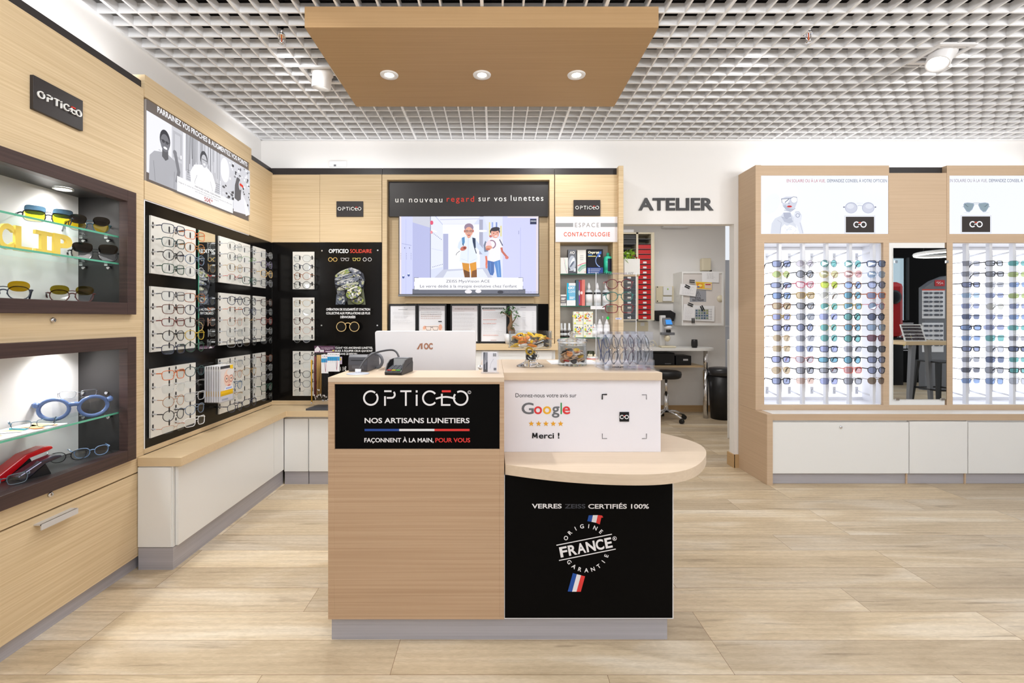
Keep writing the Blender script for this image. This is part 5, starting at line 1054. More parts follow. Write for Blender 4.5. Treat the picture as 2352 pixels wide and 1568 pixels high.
MB().lathe([(.046,0),(.046,.002),(.042,.003),(0,.003)], (0,0,.0003), 32).build('disc', mat('grommet_grey', (190,196,210), .35), t, local=True)
m = MB(); [m.cyl((.0+.007*i-.008, .002*i, .003), (.004+.008*i-.012, .004, .02), .0045, n=8) for i in range(3)]; m.build('plugs', WHITEPL, t, local=True)
y = YC_(861.5); xt_ = X(903,y); t = thing('card_terminal', 'black card payment terminal at the front edge of the counter', 'card reader', (xt_, y, ZC)); t.rotation_euler = (0,0,-.12)
w_ = .072; m = MB(); prof = [(0,.0005),(-.002,.012),(.010,.020),(.085,.034),(.150,.050),(.158,.04),(.155,.0005)]
m.prism([(-w_/2, a, b) for a, b in prof], (w_,0,0)).build('body', BLKPL, t, .002, local=True)
m = MB()
for sx in (-1, 1): m.prism([(sx*w_/2, .006, .016),(sx*w_/2, .075, .033),(sx*w_/2, .100, .060),(sx*w_/2, .055, .058),(sx*w_/2, .028, .045)], (-sx*.005,0,0))
m.prism([(-w_/2,.100,.060),(-w_/2,.075,.033),(-w_/2,.150,.048),(-w_/2,.150,.060)], (w_,0,0)); m.build('privacy_shield', BLKPL, t, .001, local=True)
MB().box(-.028,.028,.108,.145,.0602,.0612).build('display', mat('terminal_display', (120,124,134), .25), t, local=True)
for i, c in enumerate(((220,80,80),(226,206,60),(110,200,90))): MB().box(-.027+.019*i, -.011+.019*i, .004, .010, .0185, .0215).build('key', mat('key_colour', c, .4), t, local=True)
kp = MB()
for r_ in range(4):
    for c_ in range(3): MB().box(-.027+.019*c_, -.011+.019*c_, .018+.014*r_, .028+.014*r_, .021+.0026*r_, .026+.0026*r_).build('key', GREYPL, t, local=True)
m = MB(); e0 = V((xg+.004, YC_(858.5)+.004, ZC+.018)); e1 = V((xt_-.01, y+.150, ZC+.045))
pts = [e0, e0+V((.012,.03,.035)), e0+V((.035,.09,.062)), e0.lerp(e1,.62)+V((0,.10,.055)), e0.lerp(e1,.85)+V((0,.07,.045)), e1+V((0,.03,.008)), e1]
def crv(p, it=3):
    for _ in range(it):
        q = [p[0]]
        for a, b in zip(p, p[1:]): q += [a.lerp(b,.25), a.lerp(b,.75)]
        p = q+[p[-1]]
    return p
tag(m.tube(crv(pts), .0042, 8).build('terminal_cable', mat('cable_grey', (62,62,66), .5)), 'dark grey cable arching from the grommet to the card terminal', 'cable')
y = YC_(857.5); t = thing('card_holder', 'clear acrylic holder of business cards at the counter joint', 'card holder', (X(1125,y), y, ZC))
w_ = .074; zt_ = .090
MB().box(-w_/2, w_/2, 0, .003, .0005, zt_).box(-w_/2, w_/2, .021, .024, .0005, zt_+.004).box(-w_/2, w_/2, .003, .021, .0005, .004).box(-w_/2, -w_/2+.003, .003, .021, .004, zt_*.8).box(w_/2-.003, w_/2, .003, .021, .004, zt_*.8).build('acrylic_tray', ACRYL, t, local=True)
ct = thing('business_card', 'black and white business cards standing in the clear holder', 'card', (X(1125,y), y+.005, ZC+.005)); m = MB(); m.box(-.030,.030,0,.012,0,.084,(236,236,240)); A = Art(m, FRONT(X(1125,y)*0-.030, 0, 0), c=.0003)
A.rect(.003,.001,.021,.083,(66,66,74)); A.poly([(.003,.030),(.021,.045),(.021,.083),(.010,.083)],(140,142,150)); A.line([(.012,.012),(.0125,.05)],.0014,(220,220,226)); A.rect(.044,.066,.056,.079,(70,70,78)); A.rect(.046,.008,.057,.018,(120,120,128)); A.ring(.050,.0755,.003,.0012,(240,240,240)); A.ring(.050,.0695,.003,.0012,(240,240,240)); A.line([(.030,.015),(.036,.04),(.046,.055)],.001,(170,170,178))
m.build('stack', PRINT, ct, local=True)
t = thing('computer_mouse', 'small white and black mouse lying behind the card holder', 'mouse', (X(1103,2.14), 2.14, ZC)); MB().ball((0,0,.010), (.012,.022,.0095), 14, 8).build('shell', WHITEPL, t, local=True); MB().box(-.0015,.0015,-.021,-.004,.012,.0195).build('wheel', BLKPL, t, local=True)
# glass pedestal bowl with key fobs
y = 2.26; xb_ = X(1218,y); t = thing('pedestal_bowl', 'clear glass pedestal bowl full of yellow and black key fobs', 'bowl', (xb_, y, ZC))
MB().lathe([(.066,.001),(.066,.005),(.050,.012),(.028,.024),(.0235,.034)], (0,0,0), 40, cap=True).build('foot', SOLIDG, t, local=True)
MB().lathe([(.0235,.0345),(.0235,.082),(.026,.086),(.096,.089),(.102,.096),(.103,.170),(.0995,.170),(.0985,.098),(.0,.0935)], (0,0,0), 40).build('glass', GLASS, t, local=True)
MB().lathe([(.0225,.036),(.0225,.082)], (0,0,0), 24, cap=False).build('stem_wall', GLASS, t, local=True)
zb_ = ZC+.0945
FOBC = {'yellow':((240,196,30),None), 'orange':((238,140,30),None), 'black':((34,36,44),None), 'white':((236,236,236),None), 'grey':((110,112,118),None)}
fobm = {k: mat('fob_plastic', v[0], .4) for k, v in FOBC.items()}; steel = mat('fob_ring_steel', (176,170,160), .25, .9)
def fob(kind, loc, rot, col, lab, inside):
    t = thing('key_fob', lab, 'key fob', loc, group='key fobs in the pedestal bowl'); t.rotation_euler = rot
    m = MB()
    if kind == 'ring': m.tube([(.017*math.cos(a), .017*math.sin(a), 0) for a in [2*PI*i/18 for i in range(18)]], .0045, 6, True).box(.018,.032,-.005,.005,-.0025,.0025)
    elif kind == 'square':
        m.box(-.014,.014,-.014,-.006,-.002,.002).box(-.014,.014,.006,.014,-.002,.002).box(-.014,-.006,-.006,.006,-.002,.002).box(.006,.014,-.006,.006,-.002,.002)
    else: m.tube([(-.03,0,0),(-.015,.004,.002),(.01,-.003,.001),(.03,.004,0)], .008, 8, flat=.5)
    m.build('body', fobm[col], t, local=True)
    MB().tube([(.034+.008*math.cos(a), .008*math.sin(a), .001) for a in [2*PI*i/12 for i in range(12)]], .0011, 5, True).build('split_ring', steel, t, local=True)
i = 0
for layer, n_, rr, zz in ((0,11,.074,.010),(1,11,.074,.026),(2,10,.070,.042),(3,8,.050,.054),(0,4,.03,.014),(2,5,.030,.044)):
    for j in range(n_):
        an = 2*PI*j/n_+layer*.5+.2; kind = rnd.choice(('ring','square','strap','ring')); col = rnd.choice(('yellow','yellow','orange','black','yellow','orange','white')) if kind != 'square' else rnd.choice(('black','white'))
        kn = {'ring':'ring-shaped','square':'square','strap':'strap'}[kind]
        fob(kind, (xb_+rr*math.cos(an), y+rr*math.sin(an), zb_+zz), (rnd.uniform(-.6,.6)+(.9 if rr > .06 else 0)*math.sin(an)*0, rnd.uniform(-.5,.5), rnd.uniform(0,6)), col, '%s %s key fob lying in the clear glass pedestal bowl' % (col, kn), 0)
for k, (c_, z_) in enumerate((('yellow',.073),('black',.056),('black',.044))): fob('ring', (xb_+(-.004,.004,-.002)[k], y, ZC+z_), (PI/2-.3,.2,.4), c_, '%s ring-shaped key fob down in the hollow stem of the glass bowl' % c_ if k == 0 else 'black ring-shaped key fob down in the hollow stem of the glass bowl', 1)
# lidded glass jar with discs
y = 2.32; xj = X(1314.5,y); t = thing('glass_jar', 'lidded clear glass jar of wooden and coloured discs on the counter', 'jar', (xj, y, ZC))
MB().lathe([(.069,.001),(.070,.004),(.070,.112),(.066,.112),(.066,.014),(0,.012)], (0,0,0), 36).build('glass', GLASS, t, local=True)
ld = MB().lathe([(.064,.098),(.064,.106),(.070,.1125),(.074,.118),(.074,.124),(.066,.130),(.018,.133),(.012,.138),(.016,.152),(.019,.158),(.014,.164),(0,.165)], (0,0,0), 36).build('lid', SOLIDG, t, local=True)
DISC = {'pale wooden':(222,184,150), 'yellow':(238,196,44), 'orange':(236,148,60), 'black':(44,46,52), 'white':(236,230,226), 'red':(200,40,40)}
dm = {k: mat('disc_'+k.replace(' ', '_'), v, .5) for k, v in DISC.items()}
n_ = 0
for layer, (cnt, rr, zz) in enumerate(((8,.047,.018),(3,.018,.018),(8,.048,.028),(7,.044,.040),(3,.016,.032),(8,.047,.052),(6,.038,.062),(3,.016,.056),(4,.024,.070))):
    for j in range(cnt):
        an = 2*PI*j/cnt+layer*.7; c_ = rnd.choice(('pale wooden','pale wooden','pale wooden','yellow','orange','black','black','white')) if not (layer == 0 and j == 5) else 'red'
        o = thing('disc_token', '%s disc%s in the lidded glass jar' % (c_, ' with a smile and two eyes' if c_ == 'pale wooden' else ' token lying'), 'disc', (xj+rr*math.cos(an), y+rr*math.sin(an), ZC+zz+.006), group='disc tokens in the glass jar'); o.rotation_euler = (rnd.uniform(-.5,1.0), rnd.uniform(-.5,.5), rnd.uniform(-.6,.6))
        MB().lathe([(.0145,-.002),(.0145,.002),(0,.002)], (0,0,0), 16).build('body', dm[c_], o, local=True)
        if c_ == 'pale wooden':
            m = MB(); q = Fr((0,0,.002),(1,0,0),(0,1,0),(0,0,1)); dk = (80,50,34); m.ell(q,-.005,.004,.002,.002,dk,.0003,n=8); m.ell(q,.005,.004,.002,.002,dk,.0003,n=8); m.arc(q,0,.001,.007,PI*1.15,PI*1.85,.0014,dk,.0003,8); m.build('face_mark', PRINT, o, local=True)
# paper behind the jar
b = MB().box(X(1262,2.45), X(1372,2.45), 2.36, 2.60, ZC, ZC+.0012).build('paper_sheets', PAPER); tag(b, 'white sheets of paper lying on the counter behind the glass jar', 'paper')
# acrylic case of reading glasses
y0_, y1_ = 2.10, 2.25; cx0_, cx1_ = X(1381,2.15), X(1495,2.15); xc_ = (cx0_+cx1_)/2; t = thing('reading_glasses_case', 'clear acrylic counter case of upright reading glasses, lettered on its base', 'display case', (xc_, 2.18, ZC))
MB().box(cx0_-.008, X(1507,2.10), 2.055, 2.29, ZC+.0005, ZC+.006).build('base_plate', ACRYL, t)
zt_ = ZC+.170
MB().box(cx0_, cx1_, y0_, y0_+.003, ZC+.006, ZC+.045).box(cx0_, cx0_+.003, y0_, y1_, ZC+.006, ZC+.045).box(cx1_-.003, cx1_, y0_, y1_, ZC+.006, ZC+.045).build('front_rail', ACRYL, t)
NT = 6; tw = (cx1_-cx0_-.006)/NT
RGC = (('navy blue',(40,60,110),(.5)),('black',(30,30,32),1),('grey',(110,106,112),1),('plum',(90,52,70),1),('dark plum and clear',(70,60,76),1),('black and white',(40,40,44),1))
for i in range(NT):
    xa = cx0_+.003+tw*i
    MB().box(xa+.001, xa+tw-.001, y0_+.006, y0_+.008, ZC+.0065, zt_).box(xa+.001, xa+tw-.001, y1_-.050, y1_-.048, ZC+.0065, zt_).box(xa+.001, xa+.003, y0_+.008, y1_-.05, ZC+.0065, zt_).box(xa+tw-.003, xa+tw-.001, y0_+.008, y1_-.05, ZC+.0065, zt_).box(xa+.003, xa+tw-.003, y0_+.008, y1_-.05, ZC+.0065, ZC+.009).build('clear_sleeve', ACRYL, t)
    MB().ball((xa+tw*.5+.008, y0_+.004, ZC+.090), .0032, 10, 6).build('stud', CHROME, t)
    g = glasses((xa+tw/2, y0_+.022, ZC+.088), 0, 'panto', RGC[i][1], (236,240,244), '%s reading glasses upright in sleeve %s of the acrylic case' % (RGC[i][0], ('one','two','three','four','five','six')[i]), 'reading glasses', 'reading glasses in the acrylic case', fold=1, tagged=False, k=.98); g.rotation_euler = (0, PI/2, 0)
    g.rotation_euler = (Matrix.Rotation(.75+rnd.uniform(-.35,.35), 3, 'Z') @ Matrix.Rotation(PI/2, 3, 'Y')).to_euler()
m = MB(); q = FRONT(0, y0_-.0005, 0); m.text(q, 'OWLET', X(1407,y0_), ZC+.010, X(1433,y0_), .0065, (26,24,26), .0003, .04); m.text(q, 'READING', X(1442,y0_), ZC+.010, X(1480,y0_), .0065, (170,160,176), .0003, .02); m.text(q, 'FIZZ', X(1483,y0_), ZC+.010, X(1493,y0_), .0075, (30,28,30), .0003, .0, .2); m.build('lettering', PRINT, t)
# acrylic stand with three reading glasses
y = 2.34; sx0_, sx1_ = X(1369,y), X(1461.5,y); zt_ = Z(626,y); t = thing('acrylic_stand', 'tall clear acrylic stand showing three coloured reading glasses', 'display stand', ((sx0_+sx1_)/2, y, ZC))
MB().box(sx0_, sx1_, y, y+.004, ZC+.004, zt_).box(sx0_, sx1_, y-.02, y+.10, ZC+.0005, ZC+.004).build('clear_panel', ACRYL, t)
MB().box(sx0_-.0008, sx0_+.0012, y-.001, y+.005, ZC+.004, zt_).box(sx1_-.0012, sx1_+.0008, y-.001, y+.005, ZC+.004, zt_).build('edge', mat('acrylic_edge', (236,238,242), .3), t)
m = MB(); A = Art(m, PX(y)); A.text('OWLET',1377,629.5,1402,3.6,(40,36,40),.04); A.text('READING',1406,629.5,1440,3.6,(150,136,150),.02); A.text('FIZZ',1443,629.5,1455,4.2,(40,36,40),0,shear=.2); A.ell(1396,730,3.4,3.6,(30,206,80)); A.line([(1413.5,731.5),(1428,731.5)],4.2,(222,222,240)); A.line([(1416,731.5),(1424,731.5)],1.2,(120,140,200)); m.build('printing', PRINT, t)
for i, (v, sh, c1, c2, lab) in enumerate(((652,'round',(104,28,44),(226,160,160),'dark red round reading glasses, topmost on the clear acrylic stand'), (681,'panto',(30,110,104),(60,170,170),'teal round reading glasses, middle pair on the clear acrylic stand'), (708.5,'square',(120,26,40),(60,40,44),'dark red square reading glasses, lowest on the clear acrylic stand'))):
    zz = Z(v,y-.06); MB().cyl(((sx0_+sx1_)/2, y, zz+.006), ((sx0_+sx1_)/2, y-.052, zz+.006), .005, n=10).build('peg', ACRYL, t)
    glasses(((sx0_+sx1_)/2, y-.062, zz), -.12, sh, c1, (246,240,228), lab, 'reading glasses', 'reading glasses on the acrylic stand', r=.0019, tc=c2, tl=.058, tagged=False, k=1.02, metal=0)
for sx in (-1, 1): MB().tube([((sx0_+sx1_)/2+sx*.068, y-.004+.009*math.cos(a)*.3, Z(730,y)+.011*math.sin(a)) for a in [2*PI*i/12 for i in range(12)]], .0012, 5, True).build('ring', CHROME, t)
# bonsai on the ledge
y = 3.725; xp_ = X(1173,y); t = thing('potted_bonsai', 'small bonsai in a white pot on the ledge below the screen', 'plant', (xp_, y, zl))
MB().lathe([(.040,.0005),(.054,.080),(.050,.080),(.044,.06),(0,.06)], (0,0,0), 28).build('pot', WHITEPL, t, local=True)
m = MB().tube([(0,0,.06),(.004,0,.10),(-.006,0,.13),(.004,0,.17),(.0,0,.22),(.004,0,.26)], [.020,.026,.022,.012,.010,.006], 10).tube([(.012,0,.06),(.022,-.004,.10),(.016,0,.13)], [.014,.016,.010], 8).tube([(.002,0,.15),(.03,0,.19),(.05,0,.23)], [.006,.004,.003], 6).tube([(0,0,.2),(-.03,0,.23),(-.06,0,.245)], [.006,.004,.003], 6); m.build('trunk', BARK, t, local=True)
m = MB()
def leaf(m, c, l, wd, an, ti, col=None):
    R = Matrix.Translation(c) @ Matrix.Rotation(an, 4, 'Z') @ Matrix.Rotation(ti, 4, 'Y')
    pts = [R @ V(p) for p in ((0,0,0),(l*.3,wd*.8,.002),(l*.65,wd*.7,.002),(l,0,0),(l*.65,-wd*.7,.002),(l*.3,-wd*.8,.002))]; m.prism(pts, R.to_3x3() @ V((0,0,.0012)), col)
for i in range(54):
    bx, bz = rnd.choice(((0,.25),(-.03,.235),(.035,.225),(.05,.235),(-.055,.25),(.0,.275),(.02,.265)))
    leaf(m, V((bx+rnd.uniform(-.02,.02), rnd.uniform(-.03,.02), bz+rnd.uniform(-.02,.03))), rnd.uniform(.022,.042), rnd.uniform(.007,.011), rnd.uniform(0,6.28), rnd.uniform(-.3,.9))
for c in ((.004,-.02,.15),(.012,-.015,.165),(.03,-.01,.15),(-.008,-.02,.13)): leaf(m, V(c), .04, .012, rnd.uniform(-.9,.3), .3)
m.build('leaves', LEAF, t, local=True)
# cord stand on the back bench
y = 3.62; t = thing('cord_stand', 'acrylic stand hung with eyeglass cords on the back bench', 'display stand', (X(748,y), y+.05, .564)); zb_ = .5645
sx0_, sx1_ = X(717,y), X(776,y)
MB().prism([(X(706,3.6),3.57,zb_),(sx1_+.05,3.57,zb_),(sx1_+.02,3.74,zb_),(sx0_,3.74,zb_)], (0,0,.014)).build('base', mat('stand_base', (70,74,82), .3), t)
MB().box(sx0_, sx1_, 3.66, 3.664, zb_+.014, Z(793,3.66)).build('clear_panel', ACRYL, t)
m = MB(); A = Art(m, PX(3.659), 690, 780, 8.71); A.rect(280,125,690,245,(92,62,86)); A.poly([(285,190),(345,125),(400,185),(370,245),(285,245)],(226,222,226)); A.rect(392,200,470,245,(222,222,224)); A.text('Les cordons de lunettes',420,172,655,16,(236,220,228),.02); A.text('en fleurs',490,198,590,14,(236,220,228),.02); A.ell(658,218,22,16,(214,206,90)); A.rect(505,228,640,240,(226,222,226)); A.rect(280,245,690,252,(180,120,160)); m.build('header_card', PRINT, t)
for k_ in range(2): MB().cyl((X(724+26*k_,3.66), 3.66, Z(812,3.66)), (X(724+26*k_,3.66), 3.60, Z(812,3.66)), .003, n=8).build('hanging_peg', CHROME, t)
bw = {'dark red':(96,24,36), 'gold':(176,140,84), 'black':(26,24,26), 'yellow':(206,160,40), 'silver':(150,150,152)}
def cord(u, y_, v0, v1, cn, lab, r_=.0026):
    x_ = X(u,y_); z0_, z1_ = Z(v0,y_), max(Z(v1,y_), zb_+.02); m = MB()
    m.tube([(x_, y_, z0_), (x_+rnd.uniform(-.003,.003), y_-.002, z0_*.6+z1_*.4), (x_+rnd.uniform(-.004,.004), y_, z1_)], r_, 6)
    o = thing('eyeglass_cord', lab, 'cord', (x_, y_, z1_), group='eyeglass cords on the stand'); m.build('cord', mat_cord[cn], o); MB().ball((x_, y_-.002, z1_), (.004,.004,.008), 8, 6).build('end_loop', CHROME, o)
mat_cord = {k: mat('cord_'+k.replace(' ','_'), v, .5, .3 if k in ('gold','silver') else 0) for k, v in bw.items()}
for i in range(3): cord(722.5+1.4*i, 3.625, 818, 908+4*i, 'dark red', 'dark red eyeglass cord at the left edge of the cord stand')
for i in range(9): cord(728+1.15*i, 3.62-.002*(i % 3), 815, rnd.uniform(895,912), 'gold', 'gold beaded eyeglass cord hanging left of the white packets')
for i in range(12): cord(739.5+1.35*i, 3.625-.003*(i % 3), 840, rnd.uniform(895,922), 'black', 'black eyeglass cord hanging below the white packets')
for i in range(2): cord(714.5+1.9*i, 3.64, 826, 925, 'yellow', 'yellow eyeglass cord hanging left of the dark red cords', .003)
for i in range(7):
    u = 738+(0,4,14,18,22,26,30)[i]; yy = 3.60-.004*i if i < 3 else 3.59-.003*(i-3); v0 = 814 if i < 2 else 810; o = thing('cord_packet', 'white and blue packaged eyeglass cord hanging on the cord stand', 'packet', (X(u,yy), yy, Z(857,yy)), group='packaged cords on the stand')
    m = MB().box(X(u,yy), X(u+12,yy), yy, yy+.002, Z(v0+43,yy), Z(v0,yy), (238,238,242)); A = Art(m, PX(yy)); A.rect(u,v0+9,u+12,v0+18,(60,160,216)); A.line([(u+3.5,v0+11),(u+5.5,v0+40)],.8,(40,50,90)); A.line([(u+8,v0+11),(u+5.5,v0+40)],.8,(190,80,100)); A.rect(u+3,v0+3,u+5,v0+5,(90,90,100)); A.rect(u+8,v0+3,u+9.5,v0+5,(150,70,90)); m.build('card', PRINT, o)
o = thing('cord_packet', 'mauve packaged cord with a yellow dot at the right of the cord stand', 'packet', (X(781,3.63), 3.63, Z(836,3.63)), group='packaged cords on the stand'); m = MB().box(X(776,3.63), X(785.5,3.63), 3.63, 3.632, Z(836,3.63), Z(819,3.63), (200,184,204)); A = Art(m, PX(3.63)); A.ell(781.5,824.5,2.6,3,(226,214,90)); A.rect(776.5,824,778.5,829,(40,36,40)); m.build('card', PRINT, o)
# ---------------------------------------------------------------- contents of the left niches
def at_(u, Xp): return F*Xp/(U0-u)
def clipped(u, Xp, zf, rz, sh, fc, low, up, lab, clear_low=False):
    yy = at_(u, Xp); a, b = SIZE[sh]
    t = glasses((-Xp, yy, zf+b*1.2+.002), rz, sh, fc, low, lab, 'eyeglasses', 'eyeglasses with clip-on lenses in the upper niche', r=.0022, k=1.18)
    a *= 1.18; b *= 1.18; m = MB(); P = outline(sh, a*SZX, b); cx = a*SZX+.010
    for sx in (-1, 1): m.prism([(sx*(cx+x), -.004-.35*max(0, z+b*.3), z*.80+b*.98) for x, z in P], (0,-.0012,0))
    m.build('clip_on_lens', lmat(up), t, local=True); MB().tube([(-.012,-.006,b*.85),(0,-.008,b*.9),(.012,-.006,b*.85)], .0018, 6).build('clip_bridge', fmat(fc), t, local=True); return t
YL = (226,196,30)
clipped(112, 1.875, 1.658, .95, 'square', (24,40,60), YL, (60,90,110), 'navy eyeglasses, dark clip-on raised over yellow lenses, left on the top niche shelf')
clipped(206, 1.865, 1.658, .80, 'panto', (30,70,84), YL, (44,34,34), 'teal eyeglasses with brown clip-on over yellow lenses, right on the top niche shelf')
clipped(219, 1.865, 1.528, .80, 'big', (26,26,30), (196,190,186), (40,32,32), 'black eyeglasses with dark clip-on, on the second niche shelf')
clipped(166, 1.865, 1.331, .80, 'panto', (90,40,36), (236,232,226), (150,130,30), 'thin red eyeglasses with olive clip-on raised, on the upper niche floor')
clipped(8, 1.87, 1.331, .80, 'panto', (60,66,80), (236,232,226), (190,150,20), 'thin grey eyeglasses with amber clip-on, cut by the left edge of the photo')
for ch, u0, u1, lab in (('C',-2,34,'yellow acrylic letter C on the niche shelf, cut by the left edge'), ('L',38,76,'yellow acrylic letter L on the niche shelf'), ('I',84,122,'yellow acrylic letter I with wide serifs on the niche shelf'), ('P',127,168,'yellow acrylic letter P nearest the dark niche side')):
    ya, yb = at_(u0, 1.86), at_(u1, 1.86); zz = 1.5285; hh = .092; q = LEFTW(-1.875, 0, 0); m = MB()
    if ch == 'I':
        yc = (ya+yb)/2; m.box(-1.875,-1.863, yc-.012, yc+.012, zz+.016, zz+hh-.016).box(-1.875,-1.863, ya, yb, zz+hh-.016, zz+hh).box(-1.875,-1.863, ya, yb, zz, zz+.016)
    else: m.text(q, ch, ya, zz, yb, hh, None, 0, .03, depth=.012)
    tag(m.build('letter', YELS), lab, 'letter', 'yellow letters on the niche shelf')
yy = at_(170, 1.88); glasses((-1.88, yy, .808+.052), .72, 'round', (84,108,156), (246,248,249), 'oversized matte blue display eyeglasses on the lower niche shelf', 'eyeglasses', None, r=.0080, k=1.93, tl=.10, tagged=False)
t = thing('glasses_riser', 'small clear riser behind the oversized blue eyeglasses', 'display riser', (-1.965, 2.20, .8085)); MB().box(-2.005,-1.935,2.14,2.26,.885,.888).box(-2.005,-2.002,2.14,2.26,.8085,.885).box(-1.938,-1.935,2.14,2.26,.8085,.885).build('clear_body', ACRYL, t)
glasses((-1.95, at_(180,1.95), .888+.018), .72, 'rect', (150,152,160), (246,248,249), 'thin silver eyeglasses with a red temple behind the oversized blue pair', 'eyeglasses', None, r=.0011, metal=1, tc=(190,30,40), tl=.05, tagged=False)
b = MB().box(-2.0,-1.835,1.46,2.03,.8085,.8100); m = Art(b, Fr((-2.0,1.46,.8100),(1,0,0),(0,1,0),(0,0,1)))
for i in range(24): m.poly([(rnd.uniform(0,.12), .02+i*.022), (rnd.uniform(.05,.165), .01+i*.022), (rnd.uniform(.05,.165), .04+i*.022), (rnd.uniform(0,.1), .05+i*.022)], rnd.choice([(236,150,90),(40,150,160),(240,222,150),(236,236,236),(240,190,150)]))
tag(b.build('display_mat', PRINT), 'multicoloured abstract mat under the eyeglasses on the lower niche shelf', 'mat')
for f in bpy.data.meshes['display_mat'].polygons: pass
glasses((-1.885, at_(78,1.885), .811+.017), .80, 'rect', (90,120,140), (246,248,249), 'thin blue-grey eyeglasses lying on the multicoloured mat', 'eyeglasses', None, r=.0012, metal=1, tl=.12)
zf = .621
def vcase(u, Xp, L, wd, hh, mt, lab, rz):
    yy = at_(u, Xp); t = thing('glasses_case', lab, 'eyeglass case', (-Xp, yy, zf), rz); m = MB()
    prof = [(-L/2,.0005),(-L/2+.02,.0005),(.01,hh*.78),(L/2-.02,hh*.92),(L/2,hh),(L/2-.005,hh*1.12),(L/2-.03,hh*1.16),(-.005,hh),(-L/2-.01,.02)]
    m.prism([(a,-wd/2,b) for a,b in prof], (0,wd,0)).build('shell', mt, t, .004, local=True)
    MB().prism([(-L/2+.025,-wd/2+.004,.001),(L*.22,-wd/2+.004,.001),(.012,-wd/2+.004,hh*.76)], (0,wd-.008,0)).build('lining', BLKPL, t, local=True); return t
vcase(50, 1.935, .19, .06, .085, REDG, 'glossy red folding eyeglass case standing open on the lower niche floor', 1.35)
vcase(88, 1.86, .14, .055, .06, mat('gunmetal_gloss', (92,90,108), .12, .8), 'glossy gunmetal folding eyeglass case in front of the red one', 1.25)
for u, Xp, fc, lc, lab, sh, rz in ((157,1.90,(28,28,30),(240,244,245),'black eyeglasses lying on the lower niche floor behind the pale blue pair','panto',.75),(212,1.855,(120,150,190),(240,244,245),'pale blue and grey eyeglasses at the front of the lower niche floor','panto',.9),(8,1.86,(96,110,120),(240,244,245),'grey-green eyeglasses at the left edge of the lower niche floor','square',.8)):
    glasses((-Xp, at_(u,Xp), zf+SIZE[sh][1]+.003), rz, sh, fc, lc, lab, 'eyeglasses', 'eyeglasses on the lower niche floor', r=.0018, tl=.10)
# ---------------------------------------------------------------- workshop behind the doorway
YS = 6.14; t = thing('tray_shelf', 'cream pigeonhole shelf of black and red trays in the workshop', 'shelf unit', (X(1463,YS), 6.27, Z(735,YS)))
cxs = [(1428.5,1461.5),(1466,1495.5)]; vt, vb = 535, 734; sp_ = 11.53
m = MB()
for u0, u1 in ((1425,1428.5),(1461.5,1466),(1495.5,1503)): m.box(X(u0,YS), X(u1,YS), YS, 6.395, Z(vb+1.5,YS), Z(vt-1.5,YS))
m.box(X(1428,YS), X(1496,YS), YS, 6.395, Z(vt+2,YS), Z(vt-1.5,YS)).box(X(1428,YS), X(1496,YS), YS, 6.395, Z(vb+1.5,YS), Z(vb-.8,YS)).box(X(1428,YS), X(1496,YS), 6.385, 6.395, Z(vb,YS), Z(vt,YS)).build('carcass', CREAM, t)
for ci, (u0, u1) in enumerate(cxs):
    for k_ in range(1, 17): MB().box(X(u0,YS)+.0005, X(u1,YS)-.0005, YS+.002, 6.384, Z(vt+2+sp_*k_+.4,YS), Z(vt+2+sp_*k_-.4,YS)).build('divider', GREYPL, t)
    for k_ in range(17):
        if (ci == 1 and k_ < 2) or (ci == 0 and k_ in (2,3)): continue
        va, vb2 = vt+2+sp_*k_+2.0, vt+2+sp_*(k_+1)-.5
        lbl = ci == 1 and k_ >= 5 or ci == 0 and k_ >= 8
        o = thing('tray', '%s tray%s, %s of the workshop pigeonholes, counted from top' % (('black','red')[ci], ' with a white label' if lbl else '', 'slot %s' % ('one two three four five six seven eight nine ten eleven twelve thirteen fourteen fifteen sixteen seventeen'.split()[k_])), 'tray', ((X(u0,YS)+X(u1,YS))/2, YS, Z(vb2,YS)), group='trays in the workshop shelf')
        MB().box(X(u0,YS)+.003, X(u1,YS)-.003, YS+.006, 6.36, Z(vb2,YS)+.001, Z(va,YS)).build('body', RED if ci else BLKPL, o)
        if lbl: MB().box(X((u0+u1)/2-3.5,YS), X((u0+u1)/2+4.5,YS), YS+.003, YS+.006, Z(vb2-1.2,YS), Z(vb2-5.2,YS)).build('label_holder', WHITEPL, o)
o = tag(MB().box(X(1430,YS), X(1457,YS), 6.15, 6.35, Z(vt-1.6,YS), Z(526,YS)).build('white_box', WHITEPL, bevel=.006), 'white box lying on top of the workshop pigeonhole shelf', 'box')
y = 4.10; t = thing('wall_planter', 'white planter of lime-green and red leaves at the left of the doorway', 'planter', (X(1451,y), y+.06, Z(631,y)))
MB().box(X(1434,y), X(1470,y), y, y+.11, Z(630.5,y), Z(594,y)).build('pot', WHITE2, t, .003); MB().box(1.0005, X(1470,y), y+.005, y+.11, Z(633,y), Z(630.8,y)).build('bracket_shelf', WOOD, t)
m = MB(); mr = MB(); xc_ = X(1447,y)
for i in range(34): leaf(m, V((xc_+rnd.uniform(-.05,.07), y+rnd.uniform(.0,.09), Z(594,y)+rnd.uniform(-.005,.09)*(1-.4*rnd.random()))), rnd.uniform(.035,.06), rnd.uniform(.012,.02), rnd.uniform(0,6.28), rnd.uniform(-.5,1.1))
for i in range(9): m.tube([(xc_+rnd.uniform(-.02,.02), y+.05, Z(600,y)), (xc_+rnd.uniform(-.05,.06), y+.04, Z(594,y)+rnd.uniform(.03,.09))], .002, 5)
m.build('leaves', LEAFY, t)
for i in range(7): leaf(mr, V((xc_+rnd.uniform(-.02,.05), y-.004, Z(594,y)+rnd.uniform(.0,.03))), .03, .009, rnd.uniform(-1,4), rnd.uniform(-.4,.6))
mr.build('red_leaves', RED, t)
